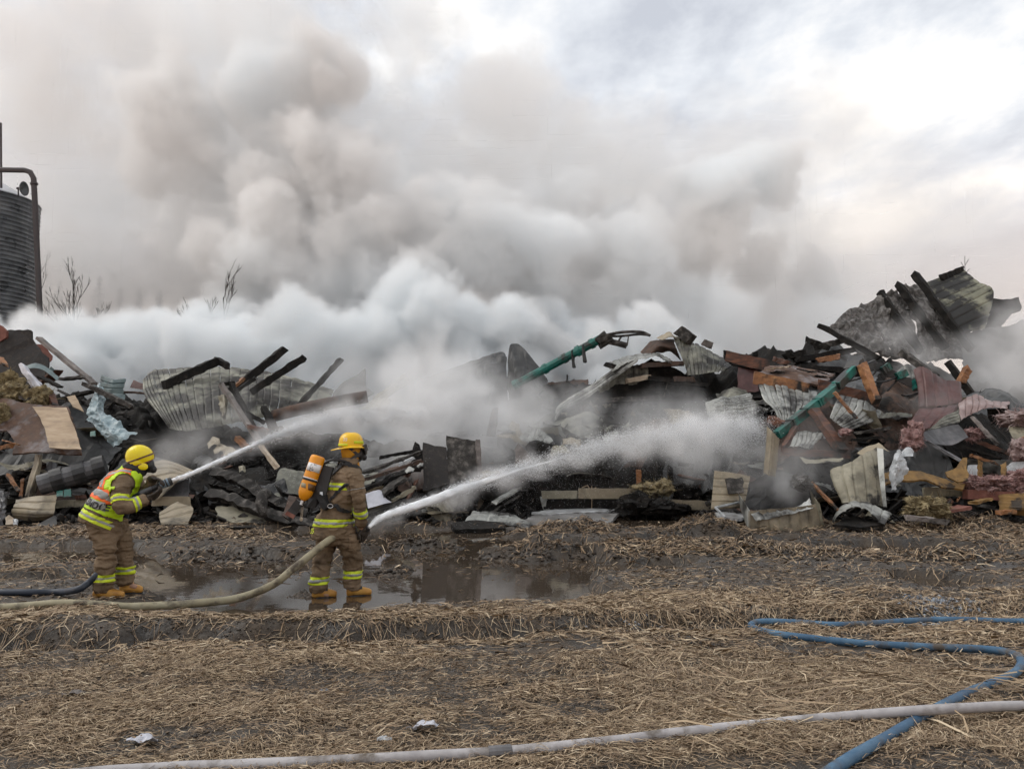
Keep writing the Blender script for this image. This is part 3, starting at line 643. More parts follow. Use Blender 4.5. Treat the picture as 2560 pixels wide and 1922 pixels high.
# ------------------------------------------------------------------ left part of the wreck
def build_left():
    # blackened wall with torn reddish edge, top left
    slab('standing_slab', 'blackened strand-board wall slab standing above the left rubble', C1, [(-60, 150, 23.0), (50, 135, 23.0), (230, 135, 22.9), (232, 190, 22.9), (262, 235, 22.9), (300, 290, 22.8), (352, 330, 22.8), (345, 425, 22.6), (300, 560, 22.3), (-60, 560, 22.4)], 'strandboard_black', .10, .03, 'wall slab')
    slab('brick_veneer', 'torn reddish wall facing at the edge of the blackened slab', C1, [(270, 237, 23.1), (330, 242, 23.2), (392, 328, 23.3), (348, 428, 23.0), (250, 560, 22.7), (290, 380, 22.9)], 'brick_red', .12, .025, 'wall facing')
    slab('red_facing', 'dull red wall facing scrap left of the blackened slab', C1, [(-60, 80, 22.7), (8, 102, 22.7), (48, 142, 22.7), (45, 190, 22.7), (0, 218, 22.7), (-60, 230, 22.7)], 'brick_red', .10, .02, 'wall facing')
    beam('weathered_rafter', 'long weathered grey-brown rafter leaning against the smoke', C1, (283, 190, 22.4), (700, 535, 20.8), .17, .08, 'wood_grey', 'rafter', seg=12, jit=.008, brk=.03)
    # pale membrane sleeve
    sheet('membrane_roll', 'pale lavender plastic membrane folded over the left rubble', C1,
          [[(130, 385, 20.9), (160, 375, 20.6), (205, 400, 20.8)], [(160, 450, 20.4), (215, 445, 20.0), (255, 470, 20.4)], [(215, 530, 20.0), (270, 520, 19.6), (310, 545, 20.0)], [(270, 610, 19.6), (320, 590, 19.2), (365, 600, 19.6)], [(330, 640, 19.4), (350, 640, 19.2), (372, 640, 19.4)]], 10, 22, 'membrane', 'membrane', crumple=.03, thick=.008, seed=3)
    sheet('bent_flashing', 'grey-green strip of flashing bent over behind the membrane', C1, [[(190, 395, 21.0), (270, 375, 21.2), (350, 410, 21.2), (440, 480, 21.0)], [(195, 420, 20.7), (270, 410, 20.9), (345, 440, 20.9), (425, 505, 20.8)]], 20, 4, 'sheet_teal', 'flashing', crumple=.02, thick=.006, seed=5)
    slab('green_scrap', 'small green metal plate standing behind the bent flashing', C1, [(355, 430, 21.4), (378, 404, 21.4), (405, 428, 21.4), (372, 458, 21.4)], 'sheet_teal', .01, .005, 'metal plate')
    for i, (a, b, w, m, l) in enumerate([((70, 460, 19.6), (165, 640, 18.8), .13, 'wood_grey', 'grey cracked post leaning beside the yellow insulation'), ((0, 340, 20.2), (45, 400, 19.9), .12, 'wood_orange', 'short broken orange stud at the edge of the wall slab'),
                                         ((90, 470, 19.8), (330, 640, 19.2), .08, 'char', 'thin charred lath under the lavender membrane'), ((300, 480, 20.8), (455, 560, 20.4), .16, 'char', 'thick charred stub right of the lavender membrane'),
                                         ((455, 500, 21.4), (640, 480, 21.0), .30, 'char_grey', 'broad grey burnt board behind the leaning rafter'), ((470, 640, 20.2), (680, 590, 20.0), .22, 'char_grey', 'burnt board lying flat under the leaning rafter'),
                                         ((340, 520, 21.8), (420, 440, 21.6), .34, 'wood_red', 'reddish burnt panel stub behind the leaning rafter')]):
        beam('broken_stud', l, C1, a, b, w, .06, m, 'stud')
    beam('red_stud', 'dark red stud hanging below the lavender membrane', C1, (370, 590, 19.0), (412, 700, 18.7), .14, .08, 'wood_red', 'stud')
    for i, (x, y, Y, a, b) in enumerate([(40, 540, 19.3, .36, .30), (30, 640, 18.9, .34, .20), (290, 640, 18.9, .30, .26), (110, 600, 19.0, .3, .22)]):
        wool('insulation_batt', 'matted yellow insulation spilling over the brown strand board', C1, x, y, Y, a, .3, b, 'wool_yellow', i + 2, group='yellow insulation on the left rubble')
    wool('insulation_batt', 'dirty yellow insulation poking out left of the brown strand board', C1, 8, 760, 18.2, .16, .2, .24, 'wool_yellow', 9)
    slab('dark_gusset', 'dark triangular scrap in front of the yellow insulation', C1, [(160, 650, 18.7), (238, 575, 18.8), (262, 670, 18.6)], 'char_grey', .03, .01, 'board')
    # strand-board panel with a plywood sheet on it
    slab('strand_board_panel', 'large brown frosted strand-board panel tipped forward on the left rubble', C1, [(-60, 640, 18.6), (60, 645, 18.6), (250, 690, 18.5), (500, 705, 18.5), (560, 850, 18.0), (603, 1052, 17.5), (300, 1040, 17.5), (90, 1050, 17.6), (110, 960, 17.8), (50, 880, 18.0), (-60, 880, 18.0)], 'strandboard', .05, .03, 'board panel', crumple=.05, seed=2)
    slab('plywood_sheet', 'pale plywood sheet lying on the brown strand-board panel', C1, [(240, 702, 18.25), (360, 700, 18.25), (492, 708, 18.25), (550, 850, 17.8), (605, 1018, 17.3), (480, 1010, 17.3), (362, 998, 17.3), (330, 860, 17.75), (290, 770, 18.05)], 'plywood', .02, .012, 'plywood', crumple=.05, seed=4)
    slab('plywood_scrap', 'small pale plywood offcut above the plywood sheet', C1, [(493, 628, 19.2), (556, 615, 19.2), (622, 738, 18.8), (540, 702, 18.8)], 'plywood', .02, .01, 'plywood')
    beam('orange_stud', 'orange broken stud end at the edge of the brown strand-board panel', C1, (-20, 1012, 17.6), (88, 990, 17.5), .10, .09, 'wood_orange', 'stud')
    beam('pale_splinter', 'thin pale splinter lying on the brown strand-board panel', C1, (10, 948, 17.8), (150, 985, 17.6), .03, .02, 'wood_orange', 'splinter')
    # crumpled blue-grey sheet hanging down
    sheet('crumpled_sheet', 'crumpled blue-grey metal sheet hanging down the left rubble', C1,
          [[(700, 540, 19.6), (735, 520, 19.4), (775, 545, 19.6)], [(668, 640, 19.2), (720, 640, 18.9), (785, 650, 19.1)], [(660, 720, 18.9), (715, 725, 18.6), (778, 735, 18.8)], [(655, 790, 18.7), (740, 790, 18.4), (870, 785, 18.5)], [(735, 890, 18.3), (820, 870, 18.1), (925, 860, 18.3)], [(820, 1002, 17.9), (900, 950, 17.8), (1015, 888, 18.0)]], 14, 40, 'sheet_blue', 'metal sheet', crumple=.075, cscale=3.0, ragged=.03, seed=7, fold=.02)
    sheet('teal_box_sheet', 'folded dull teal sheet standing above the blue-grey sheet', C1, [[(745, 462, 20.4), (830, 490, 19.9), (942, 488, 20.2)], [(735, 530, 20.3), (820, 545, 19.8), (925, 545, 20.1)], [(728, 608, 20.2), (820, 610, 19.8), (915, 615, 20.1)]], 16, 12, 'sheet_teal', 'metal sheet', ribs=3, rib_axis='v', rib_h=.03, crumple=.03, seed=11, ragged=.02)
    sheet('teal_flap', 'second dull teal sheet flap under the folded one', C1, [[(790, 600, 19.6), (930, 610, 19.7)], [(795, 640, 19.5), (925, 645, 19.6)]], 8, 4, 'sheet_teal', 'metal sheet', crumple=.02, seed=13)
    beam('black_rafter', 'black burnt rafter lying across the blue-grey sheet', C1, (625, 533, 19.2), (980, 700, 18.8), .14, .10, 'char_grey', 'rafter', seg=10)
    slab('pink_scrap', 'small dull pink board scrap beside the vaulted roof', C1, [(962, 560, 21), (990, 503, 21), (1055, 530, 21), (1055, 575, 21)], 'sheet_pink', .03, .01, 'board')
    beam('rust_bar', 'thin dark rusty bar in front of the smoke by the teal sheet', C1, (910, 592, 20.6), (1060, 600, 20.6), .05, .05, 'rust', 'bar')
    # collapsed vaulted roof of standing-seam sheets
    top = [(1055, 500, 24.2), (1130, 430, 24.6), (1300, 412, 24.8), (1560, 400, 24.8), (1850, 420, 24.6), (2080, 455, 24.4), (2478, 574, 24.2)]
    m1 = [(1050, 560, 23.0), (1150, 520, 23.2), (1320, 500, 23.2), (1560, 495, 23.2), (1850, 510, 23.2), (2075, 540, 23.2), (2455, 620, 23.4)]
    m2 = [(1090, 640, 21.8), (1190, 625, 21.8), (1340, 620, 21.8), (1570, 620, 21.8), (1850, 620, 22.0), (2070, 630, 22.3), (2430, 670, 22.8)]
    bt = [(1180, 760, 20.9), (1260, 770, 20.8), (1390, 780, 20.8), (1580, 775, 21.0), (1850, 740, 21.4), (2060, 715, 21.8), (2404, 712, 22.4)]
    b2 = [(1245, 860, 20.6), (1310, 870, 20.5), (1420, 875, 20.6), (1590, 850, 20.9), (1850, 800, 21.3), (2060, 770, 21.8), (2404, 750, 22.4)]
    vr = panelled('roof_section', 'collapsed vaulted roof of scorched standing-seam metal sheets on the left rubble', C1, [top, m1, m2, bt, b2], 24, 'sheet_burnt', nu=6, nv=20, rib_h=.022, crumple=.03, cscale=1.2, ragged=.03, thick=.008)
    g = 'charred rafters standing up from the vaulted roof'
    beam('charred_rafter', 'thick black rafter lying along the top of the vaulted roof', C1, (1215, 542, 22.4), (1615, 362, 23.6), .20, .24, 'char', 'rafter', seg=12, jit=.02)
    beam('charred_rafter', 'short black rafter end crossing the top of the vaulted roof', C1, (1600, 352, 23.7), (1690, 402, 23.4), .16, .18, 'char', 'rafter')
    beam('charred_rafter', 'charred rafter with orange split wood rising from the vaulted roof', C2, (60, 500, 21.6), (492, 165, 22.6), .17, .2, 'char', 'rafter', seg=14, jit=.022)
    beam('charred_rafter', 'middle charred rafter rising between two others from the vaulted roof', C2, (215, 512, 21.8), (650, 228, 22.6), .16, .19, 'char', 'rafter', seg=14, jit=.022)
    beam('charred_rafter', 'thin charred rafter rising steeply near the jagged dark sheet', C2, (590, 630, 21.8), (940, 243, 22.6), .12, .14, 'char', 'rafter', seg=14, jit=.022)
    beam('split_rafter', 'short charred rafter lying low on the vaulted roof', C2, (90, 510, 21.4), (255, 395, 21.8), .10, .10, 'char', 'rafter')
    beam('split_stud', 'bright orange split stud on the vaulted roof', C2, (70, 480, 21.5), (165, 395, 21.8), .10, .08, 'wood_orange', 'stud')
    slab('jagged_sheet', 'dark jagged metal sheet pointing up at the end of the vaulted roof', C2, [(870, 520, 23.6), (960, 425, 23.6), (1060, 375, 23.6), (1130, 322, 23.6), (1133, 470, 23.3), (1200, 525, 23.0), (1130, 570, 22.8), (880, 600, 22.8)], 'sheet_soot', .02, .02, 'metal sheet', crumple=.06)
    v, f = tube(spline([A(C2, 400, 700, 21.6), A(C2, 620, 645, 21.4), A(C2, 900, 590, 21.3), A(C2, 1145, 548, 21.4)], 16), .17, 12)
    tag(mesh_obj('rusty_pipe', v, f, 'rust', smooth=True), 'long rusty brown pipe lying below the jagged dark sheet', 'pipe')
    for i, (a, b, c, d) in enumerate([((1180, 565, 23), (1440, 352, 23.6), (1490, 425, 23.3), (1250, 585, 22.8)), ((1060, 640, 22.4), (1200, 560, 22.8), (1330, 560, 22.6), (1290, 660, 22.0))]):
        sheet('leaning_sheet', ['pale scorched sheet leaning up between the two heaps', 'scorched tan sheet lying below the pale leaning one'][i], C2, [[a, b], [d, c]], 14, 8, 'siding_dirty', ribs=3, rib_axis='v', rib_h=.03, crumple=.03, seed=31 + i, ragged=.04)
    # ladder-like grey posts leaning in front of the vault
    root = empty('fallen_frame', A(C2, 200, 1100, 19.2), 'fallen grey timber frame leaning at the foot of the vaulted roof', 'frame')
    for a, b, w, m, n in [((-25, 445, 20.2), (300, 935, 19.0), .12, 'wood_grey', 'post'), ((60, 450, 20.4), (240, 800, 19.5), .12, 'char', 'post'), ((285, 930, 19.0), (425, 1115, 18.6), .09, 'wood_pale', 'post'), ((-30, 455, 20.3), (80, 440, 20.5), .10, 'char', 'cross_bar'), ((120, 640, 19.8), (330, 760, 19.8), .07, 'char', 'cross_bar')]:
        beam(n, None, C2, a, b, w, .1, m, parent=root)
    beam('charred_post', 'pointed charred post standing in front of the rusty pipe', C2, (318, 635, 20.2), (405, 820, 19.6), .15, .10, 'char', 'post', taper=1.4)
    beam('brown_post', 'brown broken post lying across the fallen grey frame', C2, (195, 785, 19.2), (350, 825, 19.0), .12, .10, 'wood_red', 'post')
    beam('orange_block', 'short orange broken block below the fallen grey frame', C2, (110, 880, 19.2), (205, 980, 18.9), .16, .10, 'wood_orange', 'block')
    sheet('torn_flap', 'hanging torn grey-green flap under the vaulted roof', C1, [[(1610, 620, 20.0), (1660, 610, 19.9), (1700, 640, 20.0)], [(1620, 700, 19.9), (1665, 690, 19.7), (1695, 720, 19.9)], [(1650, 790, 19.8), (1665, 800, 19.7), (1680, 790, 19.8)]], 8, 10, 'siding_dirty', crumple=.05, cscale=3, seed=41, ragged=.05)
    # foot of the left heap
    sheet('folded_siding', 'folded cream siding sheet resting on the ground at the foot of the left rubble', C7, [[(235, 1100, 17.2), (540, 1055, 17.0), (850, 1030, 17.1)], [(215, 1190, 16.9), (530, 1190, 16.75), (820, 1180, 16.9)], [(170, 1300, 16.8), (510, 1330, 16.6), (800, 1330, 16.7)], [(220, 1400, 16.9), (520, 1460, 16.8), (780, 1400, 16.9)]], 18, 18, 'siding_cream', ribs=4, rib_axis='v', rib_h=.025, crumple=.02, seed=51, ragged=.02)
    sheet('bent_siding_strip', 'tall bent cream siding strip behind the folded siding', C7, [[(500, 450, 17.9), (580, 440, 17.7), (645, 430, 17.8)], [(480, 580, 17.8), (560, 580, 17.5), (632, 600, 17.7)], [(400, 800, 17.6), (490, 800, 17.3), (605, 760, 17.5)], [(345, 1065, 17.4), (420, 1070, 17.2), (530, 1050, 17.4)]], 12, 18, 'siding_cream', ribs=3, rib_h=.03, crumple=.03, seed=53, ragged=.04)
    sheet('grey_fabric', 'grey fabric sheet hanging beside the bent siding strip', C7, [[(680, 555, 17.9), (770, 550, 17.8), (865, 570, 17.9)], [(680, 690, 17.7), (770, 690, 17.6), (835, 690, 17.7)], [(675, 830, 17.6), (750, 820, 17.5), (830, 795, 17.6)]], 12, 10, 'steel_grey', 'fabric', crumple=.04, seed=55)
    root = empty('dark_pipe', A(C7, 1000, 1000, 17.2), 'thick dark grey auger pipe lying behind the stooping firefighter', 'pipe')
    p0, p1 = A(C7, 590, 905, 17.2), A(C7, 1500, 640, 17.6)
    v, f = tube([p0, p0.lerp(p1, .5), p1], .23, 14); mesh_obj('barrel', v, f, 'steel_grey', root, smooth=False)
    for t in (.3, .66, .98):
        q = p0.lerp(p1, t); e = (p1 - p0).normalized() * .12; v, f = tube([q - e, q + e], .265, 14); mesh_obj('collar', v, f, 'steel_black', root)
    beam('pale_stick', 'pale leaning stick beside the bent siding strip', C7, (110, 740, 17.4), (288, 1000, 17.0), .06, .05, 'wood_orange', 'stick')
    beam('pale_stick', 'pale upright stick against the bent siding strip', C7, (333, 820, 17.1), (312, 1062, 17.0), .06, .05, 'wood_orange', 'stick')
    beam('orange_plank', 'bright orange plank end above the dark auger pipe', C7, (830, 700, 17.9), (1000, 660, 18.2), .16, .05, 'wood_orange', 'plank')
    beam('brown_plank', 'brown split plank above the dark auger pipe', C7, (1010, 760, 17.9), (1200, 610, 18.3), .08, .05, 'wood_red', 'plank')
    slab('black_plate', 'black metal plate lying tilted on the ground by the folded siding', C7, [(425, 1555, 16.0), (640, 1440, 16.4), (900, 1310, 16.8), (835, 1370, 16.7), (835, 1490, 16.1), (700, 1570, 15.9)], 'steel_black', .02, .015, 'metal plate')
    for i, (x0, y0, x1, y1) in enumerate([(840, 990, 930, 1070), (950, 970, 1050, 1075), (1340, 110, 1410, 180)]):
        slab('green_plate', 'broken green machine panel under the dark auger pipe' if i < 2 else 'small green panel scrap by the blue-grey sheet', C7, [(x0, y0, 17.1 + (i == 2)), (x1, y0 - 10, 17.1 + (i == 2)), (x1 + 5, y1, 17 + (i == 2)), (x0 - 5, y1 + 5, 17 + (i == 2))], 'steel_green', .02, .01, 'metal plate', group='broken green machine panels' if i < 2 else None)
    beam('sill_beam', 'long cream sill beam at the foot of the left rubble', C7, (800, 1190, 17.4), (1300, 1165, 17.4), .14, .16, 'siding_dirty', 'beam')
    beam('brown_block', 'red-brown block lying on the cream sill beam', C7, (1140, 1090, 17.3), (1270, 1080, 17.3), .12, .10, 'wood_red', 'block')
    sheet('grey_tarpaulin', 'crumpled grey-blue tarpaulin at the far left foot of the rubble', C7, [[(-60, 990, 17.2), (40, 970, 17.0), (145, 1010, 17.2)], [(-60, 1150, 16.9), (50, 1160, 16.6), (150, 1170, 16.9)], [(-60, 1320, 16.7), (40, 1320, 16.5), (110, 1330, 16.7)], [(-60, 1480, 16.5), (10, 1480, 16.4), (60, 1470, 16.5)]], 14, 20, 'steel_grey', 'tarpaulin', crumple=.09, cscale=3.5, seed=61)
    slab('pale_block', 'pale broken block lying left of the folded siding', C7, [(75, 1390, 16.5), (130, 1340, 16.5), (200, 1390, 16.5), (190, 1480, 16.3), (80, 1490, 16.3)], 'wood_pale', .2, .02, 'block')
    sheet('foil_scrap', 'small white plastic scrap on the ground by the pale block', C7, [[(200, 1440, 16.2), (240, 1400, 16.1), (280, 1450, 16.2)], [(190, 1500, 16.0), (240, 1480, 15.9), (285, 1500, 16.0)]], 8, 6, 'foil', 'plastic scrap', crumple=.04, cscale=5, seed=63)
    sheet('torn_siding', 'pale torn siding scrap under the brown strand-board panel', C7, [[(280, 660, 18.0), (380, 560, 18.0), (480, 560, 18.0)], [(300, 640, 17.9), (390, 640, 17.8), (470, 600, 17.9)]], 8, 4, 'siding_dirty', crumple=.04, seed=65)
    # between the two firefighters
    sheet('buckled_siding', 'large buckled cream siding panel behind the nozzle of the stooping firefighter', C1, [[(1005, 1175, 17.6), (1120, 1110, 17.8), (1235, 1090, 17.9), (1440, 1165, 17.6)], [(1000, 1215, 17.3), (1120, 1170, 17.4), (1260, 1150, 17.5), (1400, 1190, 17.3)], [(1030, 1310, 17.0), (1130, 1280, 17.0), (1260, 1230, 17.1), (1345, 1210, 17.1)], [(1130, 1395, 16.8), (1170, 1380, 16.8), (1250, 1310, 16.9), (1335, 1215, 17.0)]], 24, 24, 'siding_cream', ribs=6, rib_axis='v', rib_h=.03, crumple=.02, seed=71, ragged=.02)
    sheet('flat_siding', 'small cream siding piece lying on the ground by the pale sill board', C1, [[(1180, 1470, 16.4), (1270, 1415, 16.7), (1310, 1405, 16.7)], [(1180, 1510, 16.2), (1300, 1480, 16.4), (1430, 1450, 16.6)], [(1190, 1560, 16.0), (1300, 1560, 16.0), (1395, 1555, 16.1)]], 12, 12, 'siding_cream', ribs=3, rib_axis='v', rib_h=.025, crumple=.03, seed=73)
    beam('sill_board', 'pale sill board behind the stooping firefighter', C1, (1140, 1402, 17.0), (1410, 1400, 17.2), .06, .20, 'siding_cream', 'board', seg=4, jit=.006)
    slab('slate_sheet', 'dark slate-coloured panel under the buckled siding', C1, [(1190, 1380, 17.3), (1300, 1270, 17.5), (1400, 1230, 17.6), (1390, 1375, 17.3)], 'steel_grey', .04, .01, 'panel')
    for i, (pts, r, lab) in enumerate([([(-70, 1165, 18.2), (120, 1215, 17.8), (300, 1320, 17.4), (480, 1420, 17.2), (660, 1490, 17.2)], .20, 'upper curved charred timber arch between the two firefighters'), ([(-110, 1330, 17.7), (80, 1370, 17.3), (300, 1470, 16.9), (520, 1540, 16.8), (720, 1585, 16.9)], .17, 'lower curved charred timber arch lying on the ground'), ([(-90, 1240, 17.9), (100, 1300, 17.6), (280, 1400, 17.3)], .12, 'thin charred lath between the two curved timber arches')]):
        P = spline([A(C2, *p) for p in pts], 22); v, f = tube(P, r, 4, flat=.75)
        v = [V(q) + V((_rr.uniform(-.035, .035), _rr.uniform(-.035, .035), _rr.uniform(-.035, .035))) for q in v]
        tag(mesh_obj('charred_arch', v, f, 'char_grey' if i != 2 else 'char'), lab, 'timber')
    slab('tan_sheathing', 'tan sheathing board showing under the lower curved timber', C2, [(-60, 1420, 17.4), (60, 1420, 17.3), (260, 1500, 17.0), (560, 1580, 16.8), (300, 1560, 16.7), (60, 1550, 16.7), (-60, 1500, 16.9)], 'siding_dirty', .03, .03, 'board')
    v, f = tube(spline([A(C2, 350, 1320, 16.9), A(C2, 305, 1340, 16.7), A(C2, 300, 1400, 16.6), A(C2, 320, 1500, 16.5)], 10), [.10, .12, .13, .12, .11, .12, .13, .12, .1, .07], 8)
    tag(mesh_obj('ash_sack', v, f, 'char_grey', smooth=True), 'grey ash-covered burnt hose end hanging over the curved timber', 'hose')
    beam('red_ended_post', 'black burnt post with red-painted end beside the standing firefighter', C2, (560, 1350, 16.2), (500, 1520, 15.9), .17, .12, 'rust', 'post')
    beam('plank_edge', 'long thin black board lying on the wet grass between the firefighters', C1, (960, 1608, 15.7), (1900, 1600, 15.8), .16, .05, 'char', 'board')
    sheet('pale_stone', 'pale crumpled tarpaulin scrap in the rubble near the fallen frame', C2, [[(110, 1100, 18.4), (150, 1080, 18.3), (190, 1100, 18.4)], [(100, 1160, 18.2), (140, 1150, 18.0), (180, 1150, 18.2)]], 8, 8, 'siding_dirty', 'tarpaulin', crumple=.06, cscale=4, seed=81)
    for i, (x, y, Y) in enumerate([(40, 960, 18.8), (-40, 930, 19), (-90, 880, 19.2)]):
        sheet('cream_scrap', 'crumpled cream sheet scrap in the pocket below the vaulted roof', C2, [[(x - 50, y + 30, Y), (x, y - 20, Y + .2), (x + 60, y + 10, Y)], [(x - 40, y + 70, Y - .2), (x + 10, y + 40, Y - .1), (x + 60, y + 60, Y - .2)]], 8, 8, 'siding_cream', crumple=.05, cscale=3, seed=90 + i, group='cream scraps below the vaulted roof')
build_left()
# ------------------------------------------------------------------ middle of the wreck
def build_mid():
    # sooty curved sheets behind
    sheet('domed_sheet', 'tall dark domed metal sheet standing in the smoke', C3, [[(345, 560, 26.6), (360, 280, 27.0), (410, 235, 27.2), (490, 280, 27.0), (580, 400, 26.8), (655, 500, 26.6)], [(370, 700, 26.2), (420, 560, 26.2), (470, 540, 26.2), (530, 560, 26.2), (590, 620, 26.2), (640, 660, 26.2)], [(380, 1080, 25.6), (430, 1080, 25.6), (480, 1080, 25.6), (530, 1080, 25.6), (580, 1080, 25.6), (620, 1080, 25.6)]], 24, 14, 'sheet_soot', crumple=.05, seed=101, ragged=.05)
    sheet('humped_sheet', 'long sooty humped roof sheet left of the domed sheet', C3, [[(-330, 500, 26.0), (0, 385, 26.0), (180, 322, 26.2), (300, 285, 26.3), (342, 300, 26.3)], [(-330, 600, 25.2), (0, 500, 25.0), (180, 460, 25.0), (300, 440, 25.2), (350, 450, 25.4)], [(-330, 860, 24.2), (20, 880, 24.0), (180, 900, 24.0), (300, 920, 24.2), (380, 940, 24.4)]], 30, 14, 'sheet_soot', crumple=.06, seed=103, ragged=.05)
    slab('burnt_gable', 'dull brown burnt wall low behind the green boom', C3, [(600, 530, 27.5), (760, 515, 27.5), (950, 498, 27.5), (950, 1080, 26.5), (560, 1080, 26.5)], 'rust', .12, .04, 'wall')
    # green telescopic boom with burnt head
    root = empty('loading_boom', A(C3, 420, 560, 25.0), 'green burnt machine boom reaching up out of the smoke', 'boom')
    p0, p1 = A(C3, 400, 545, 25.2), A(C3, 1060, 190, 24.2)
    v, f = tube([p0, p1], .135, 10); mesh_obj('boom_tube', v, f, 'steel_green', root)
    for t, rr_ in ((.02, .16), (.36, .165), (.58, .16), (.73, .175), (.88, .165)):
        q = p0.lerp(p1, t); e = (p1 - p0).normalized() * .07; v, f = tube([q - e, q + e], rr_, 10); mesh_obj('flange', v, f, 'steel_green', root)
    for t in (.66, .78): 
        q = p0.lerp(p1, t); v, f = box_between(q + V((0, -.1, .1)), q + V((.05, -.15, -.45)), .10, .06, seg=3, jit=.02, rng=_rr); mesh_obj('bracket', v, f, 'steel_black', root)
    v, f = box_between(A(C3, 1035, 165, 24.2), A(C3, 1085, 245, 24.2), .38, .42, seg=4, jit=.05, rng=_rr); mesh_obj('boom_head', v, f, 'char_grey', root)
    for pts, r in [([(1085, 172, 24.1), (1200, 150, 24.0), (1340, 148, 24.0), (1410, 175, 23.9)], .05), ([(1090, 180, 24.1), (1200, 178, 24.0), (1330, 165, 24.0), (1400, 172, 23.9)], .04), ([(1080, 215, 24.2), (1160, 230, 24.1), (1235, 250, 24.1)], .10), ([(1200, 175, 24.0), (1170, 225, 24.1)], .03), ([(1250, 170, 24.0), (1240, 250, 24.0)], .02), ([(1100, 215, 24.1), (1125, 190, 24.1)], .03)]:
        v, f = tube(spline([A(C3, *p) for p in pts], 10), r, 6); mesh_obj('arm_bar', v, f, 'char_grey', root)
    # barn gable still standing in part
    slab('charred_gable', 'long blackened wall under the slanting roof edge', C3, [(690, 850, 24.6), (740, 745, 24.6), (930, 640, 24.6), (1130, 500, 24.6), (1420, 345, 24.6), (1640, 440, 24.6), (1850, 560, 24.6), (1900, 1060, 24.2), (1500, 1100, 24.0), (1000, 1100, 24.0), (700, 1060, 24.2)], 'char', .15, .04, 'wall')
    for i, (x0, y0, x1, y1, m) in enumerate([(745, 745, 860, 850, 'siding_dirty'), (860, 700, 985, 850, 'rust'), (990, 690, 1120, 850, 'siding_dirty'), (1125, 680, 1240, 845, 'sheet_soot'), (1245, 670, 1360, 840, 'sheet_soot'), (1365, 690, 1480, 850, 'sheet_soot'), (1485, 650, 1640, 850, 'sheet_soot')]):
        sheet('hung_sheet', ['peeling tan wall sheet at the low left end of the burnt wall', 'rusty brown wall sheet beside the peeling tan one', 'tan stained wall sheet in the middle of the burnt wall', '', '', '', ''][i] or 'sooty black wall sheet hanging on the burnt wall', C3, [[(x0, y0, 24.2), ((x0 + x1) / 2, y0 - 8, 24.1), (x1, y0 - 12, 24.2)], [(x0, y1, 24.0), ((x0 + x1) / 2, y1, 23.9), (x1, y1, 24.0)]], 8, 6, m, ribs=2, rib_h=.02, crumple=.03, seed=110 + i, ragged=.06, group='sooty black wall sheets on the burnt wall' if i > 2 else None)
    sheet('verge_strip', 'long pale slanting roof edge of ribbed metal above the burnt wall', C3, [[(700, 800, 24.0), (725, 690, 24.0), (930, 560, 24.0), (1130, 420, 24.0), (1300, 318, 24.0)], [(690, 840, 23.7), (745, 730, 23.6), (950, 610, 23.6), (1150, 470, 23.6), (1320, 350, 23.6)]], 36, 6, 'sheet_pale', 'roof edge', ribs=3, rib_axis='v', rib_h=.05, crumple=.02, seed=121, ragged=.04)
    sheet('arched_sheet', 'arched pale ribbed sheet over the gable opening', C3, [[(1085, 385, 24.2), (1220, 325, 24.3), (1420, 293, 24.4), (1520, 320, 24.3), (1590, 372, 24.2)], [(1130, 440, 23.7), (1250, 365, 23.7), (1430, 330, 23.7), (1510, 350, 23.7), (1570, 380, 23.7)]], 30, 8, 'sheet_pale', ribs=12, rib_h=.024, crumple=.03, seed=123, ragged=.04)
    sheet('gable_sheet', 'whitish burnt wall sheet below the arched sheet', C3, [[(1020, 560, 24.1), (1150, 460, 24.1), (1280, 400, 24.1), (1400, 395, 24.1)], [(1030, 600, 24.0), (1170, 540, 24.0), (1290, 530, 24.0), (1400, 470, 24.0)]], 20, 8, 'sheet_burnt', ribs=6, rib_h=.024, crumple=.03, seed=125, ragged=.1)
    sheet('gable_hood', 'dark brown folded hood over the gable opening', C3, [[(1335, 300, 24.8), (1380, 240, 24.8), (1430, 208, 24.8), (1585, 195, 24.6)], [(1400, 320, 24.2), (1430, 290, 24.2), (1480, 250, 24.2), (1600, 260, 24.2)], [(1440, 300, 24.6), (1500, 300, 24.6), (1560, 300, 24.6), (1640, 370, 24.4)]], 16, 14, 'rust', crumple=.03, seed=127, ragged=.03)
    sheet('ridge_sheet', 'pale folded ridge sheet at the top of the gable', C3, [[(1455, 188, 24.6), (1545, 145, 24.7), (1590, 172, 24.6)], [(1500, 205, 24.2), (1560, 180, 24.2), (1610, 190, 24.2)]], 10, 6, 'siding_cream', crumple=.03, seed=129)
    sheet('fold_sheet', 'grey bent sheet falling from the top of the gable', C3, [[(1580, 175, 24.5), (1640, 190, 24.4), (1720, 235, 24.4)], [(1610, 260, 24.1), (1650, 270, 24.0), (1700, 290, 24.1)], [(1640, 340, 23.9), (1665, 360, 23.8), (1690, 370, 23.9)], [(1680, 440, 23.8), (1690, 450, 23.7), (1705, 460, 23.8)]], 12, 16, 'sheet_burnt', ribs=2, rib_h=.024, crumple=.03, seed=131)
    panelled('draped_roofing', 'grey-green ribbed roof piece draped over the right end of the gable', C3, [[(1640, 270, 24.6), (1740, 228, 24.8), (1880, 300, 24.8), (2040, 385, 24.6)], [(1660, 360, 24.0), (1760, 320, 24.0), (1880, 360, 24.0), (1990, 415, 24.0)], [(1690, 465, 23.6), (1770, 460, 23.5), (1860, 445, 23.6), (1950, 435, 23.7)]], 9, 'sheet_burnt', nu=6, nv=10, rib_h=.025, crumple=.02, ragged=.03, thick=.008, seed=140)
    beam('ridge_log', 'sawn-off grey timber end on top of the gable', C3, (1625, 135, 24.4), (1715, 205, 24.2), .34, .34, 'char_grey', 'timber')
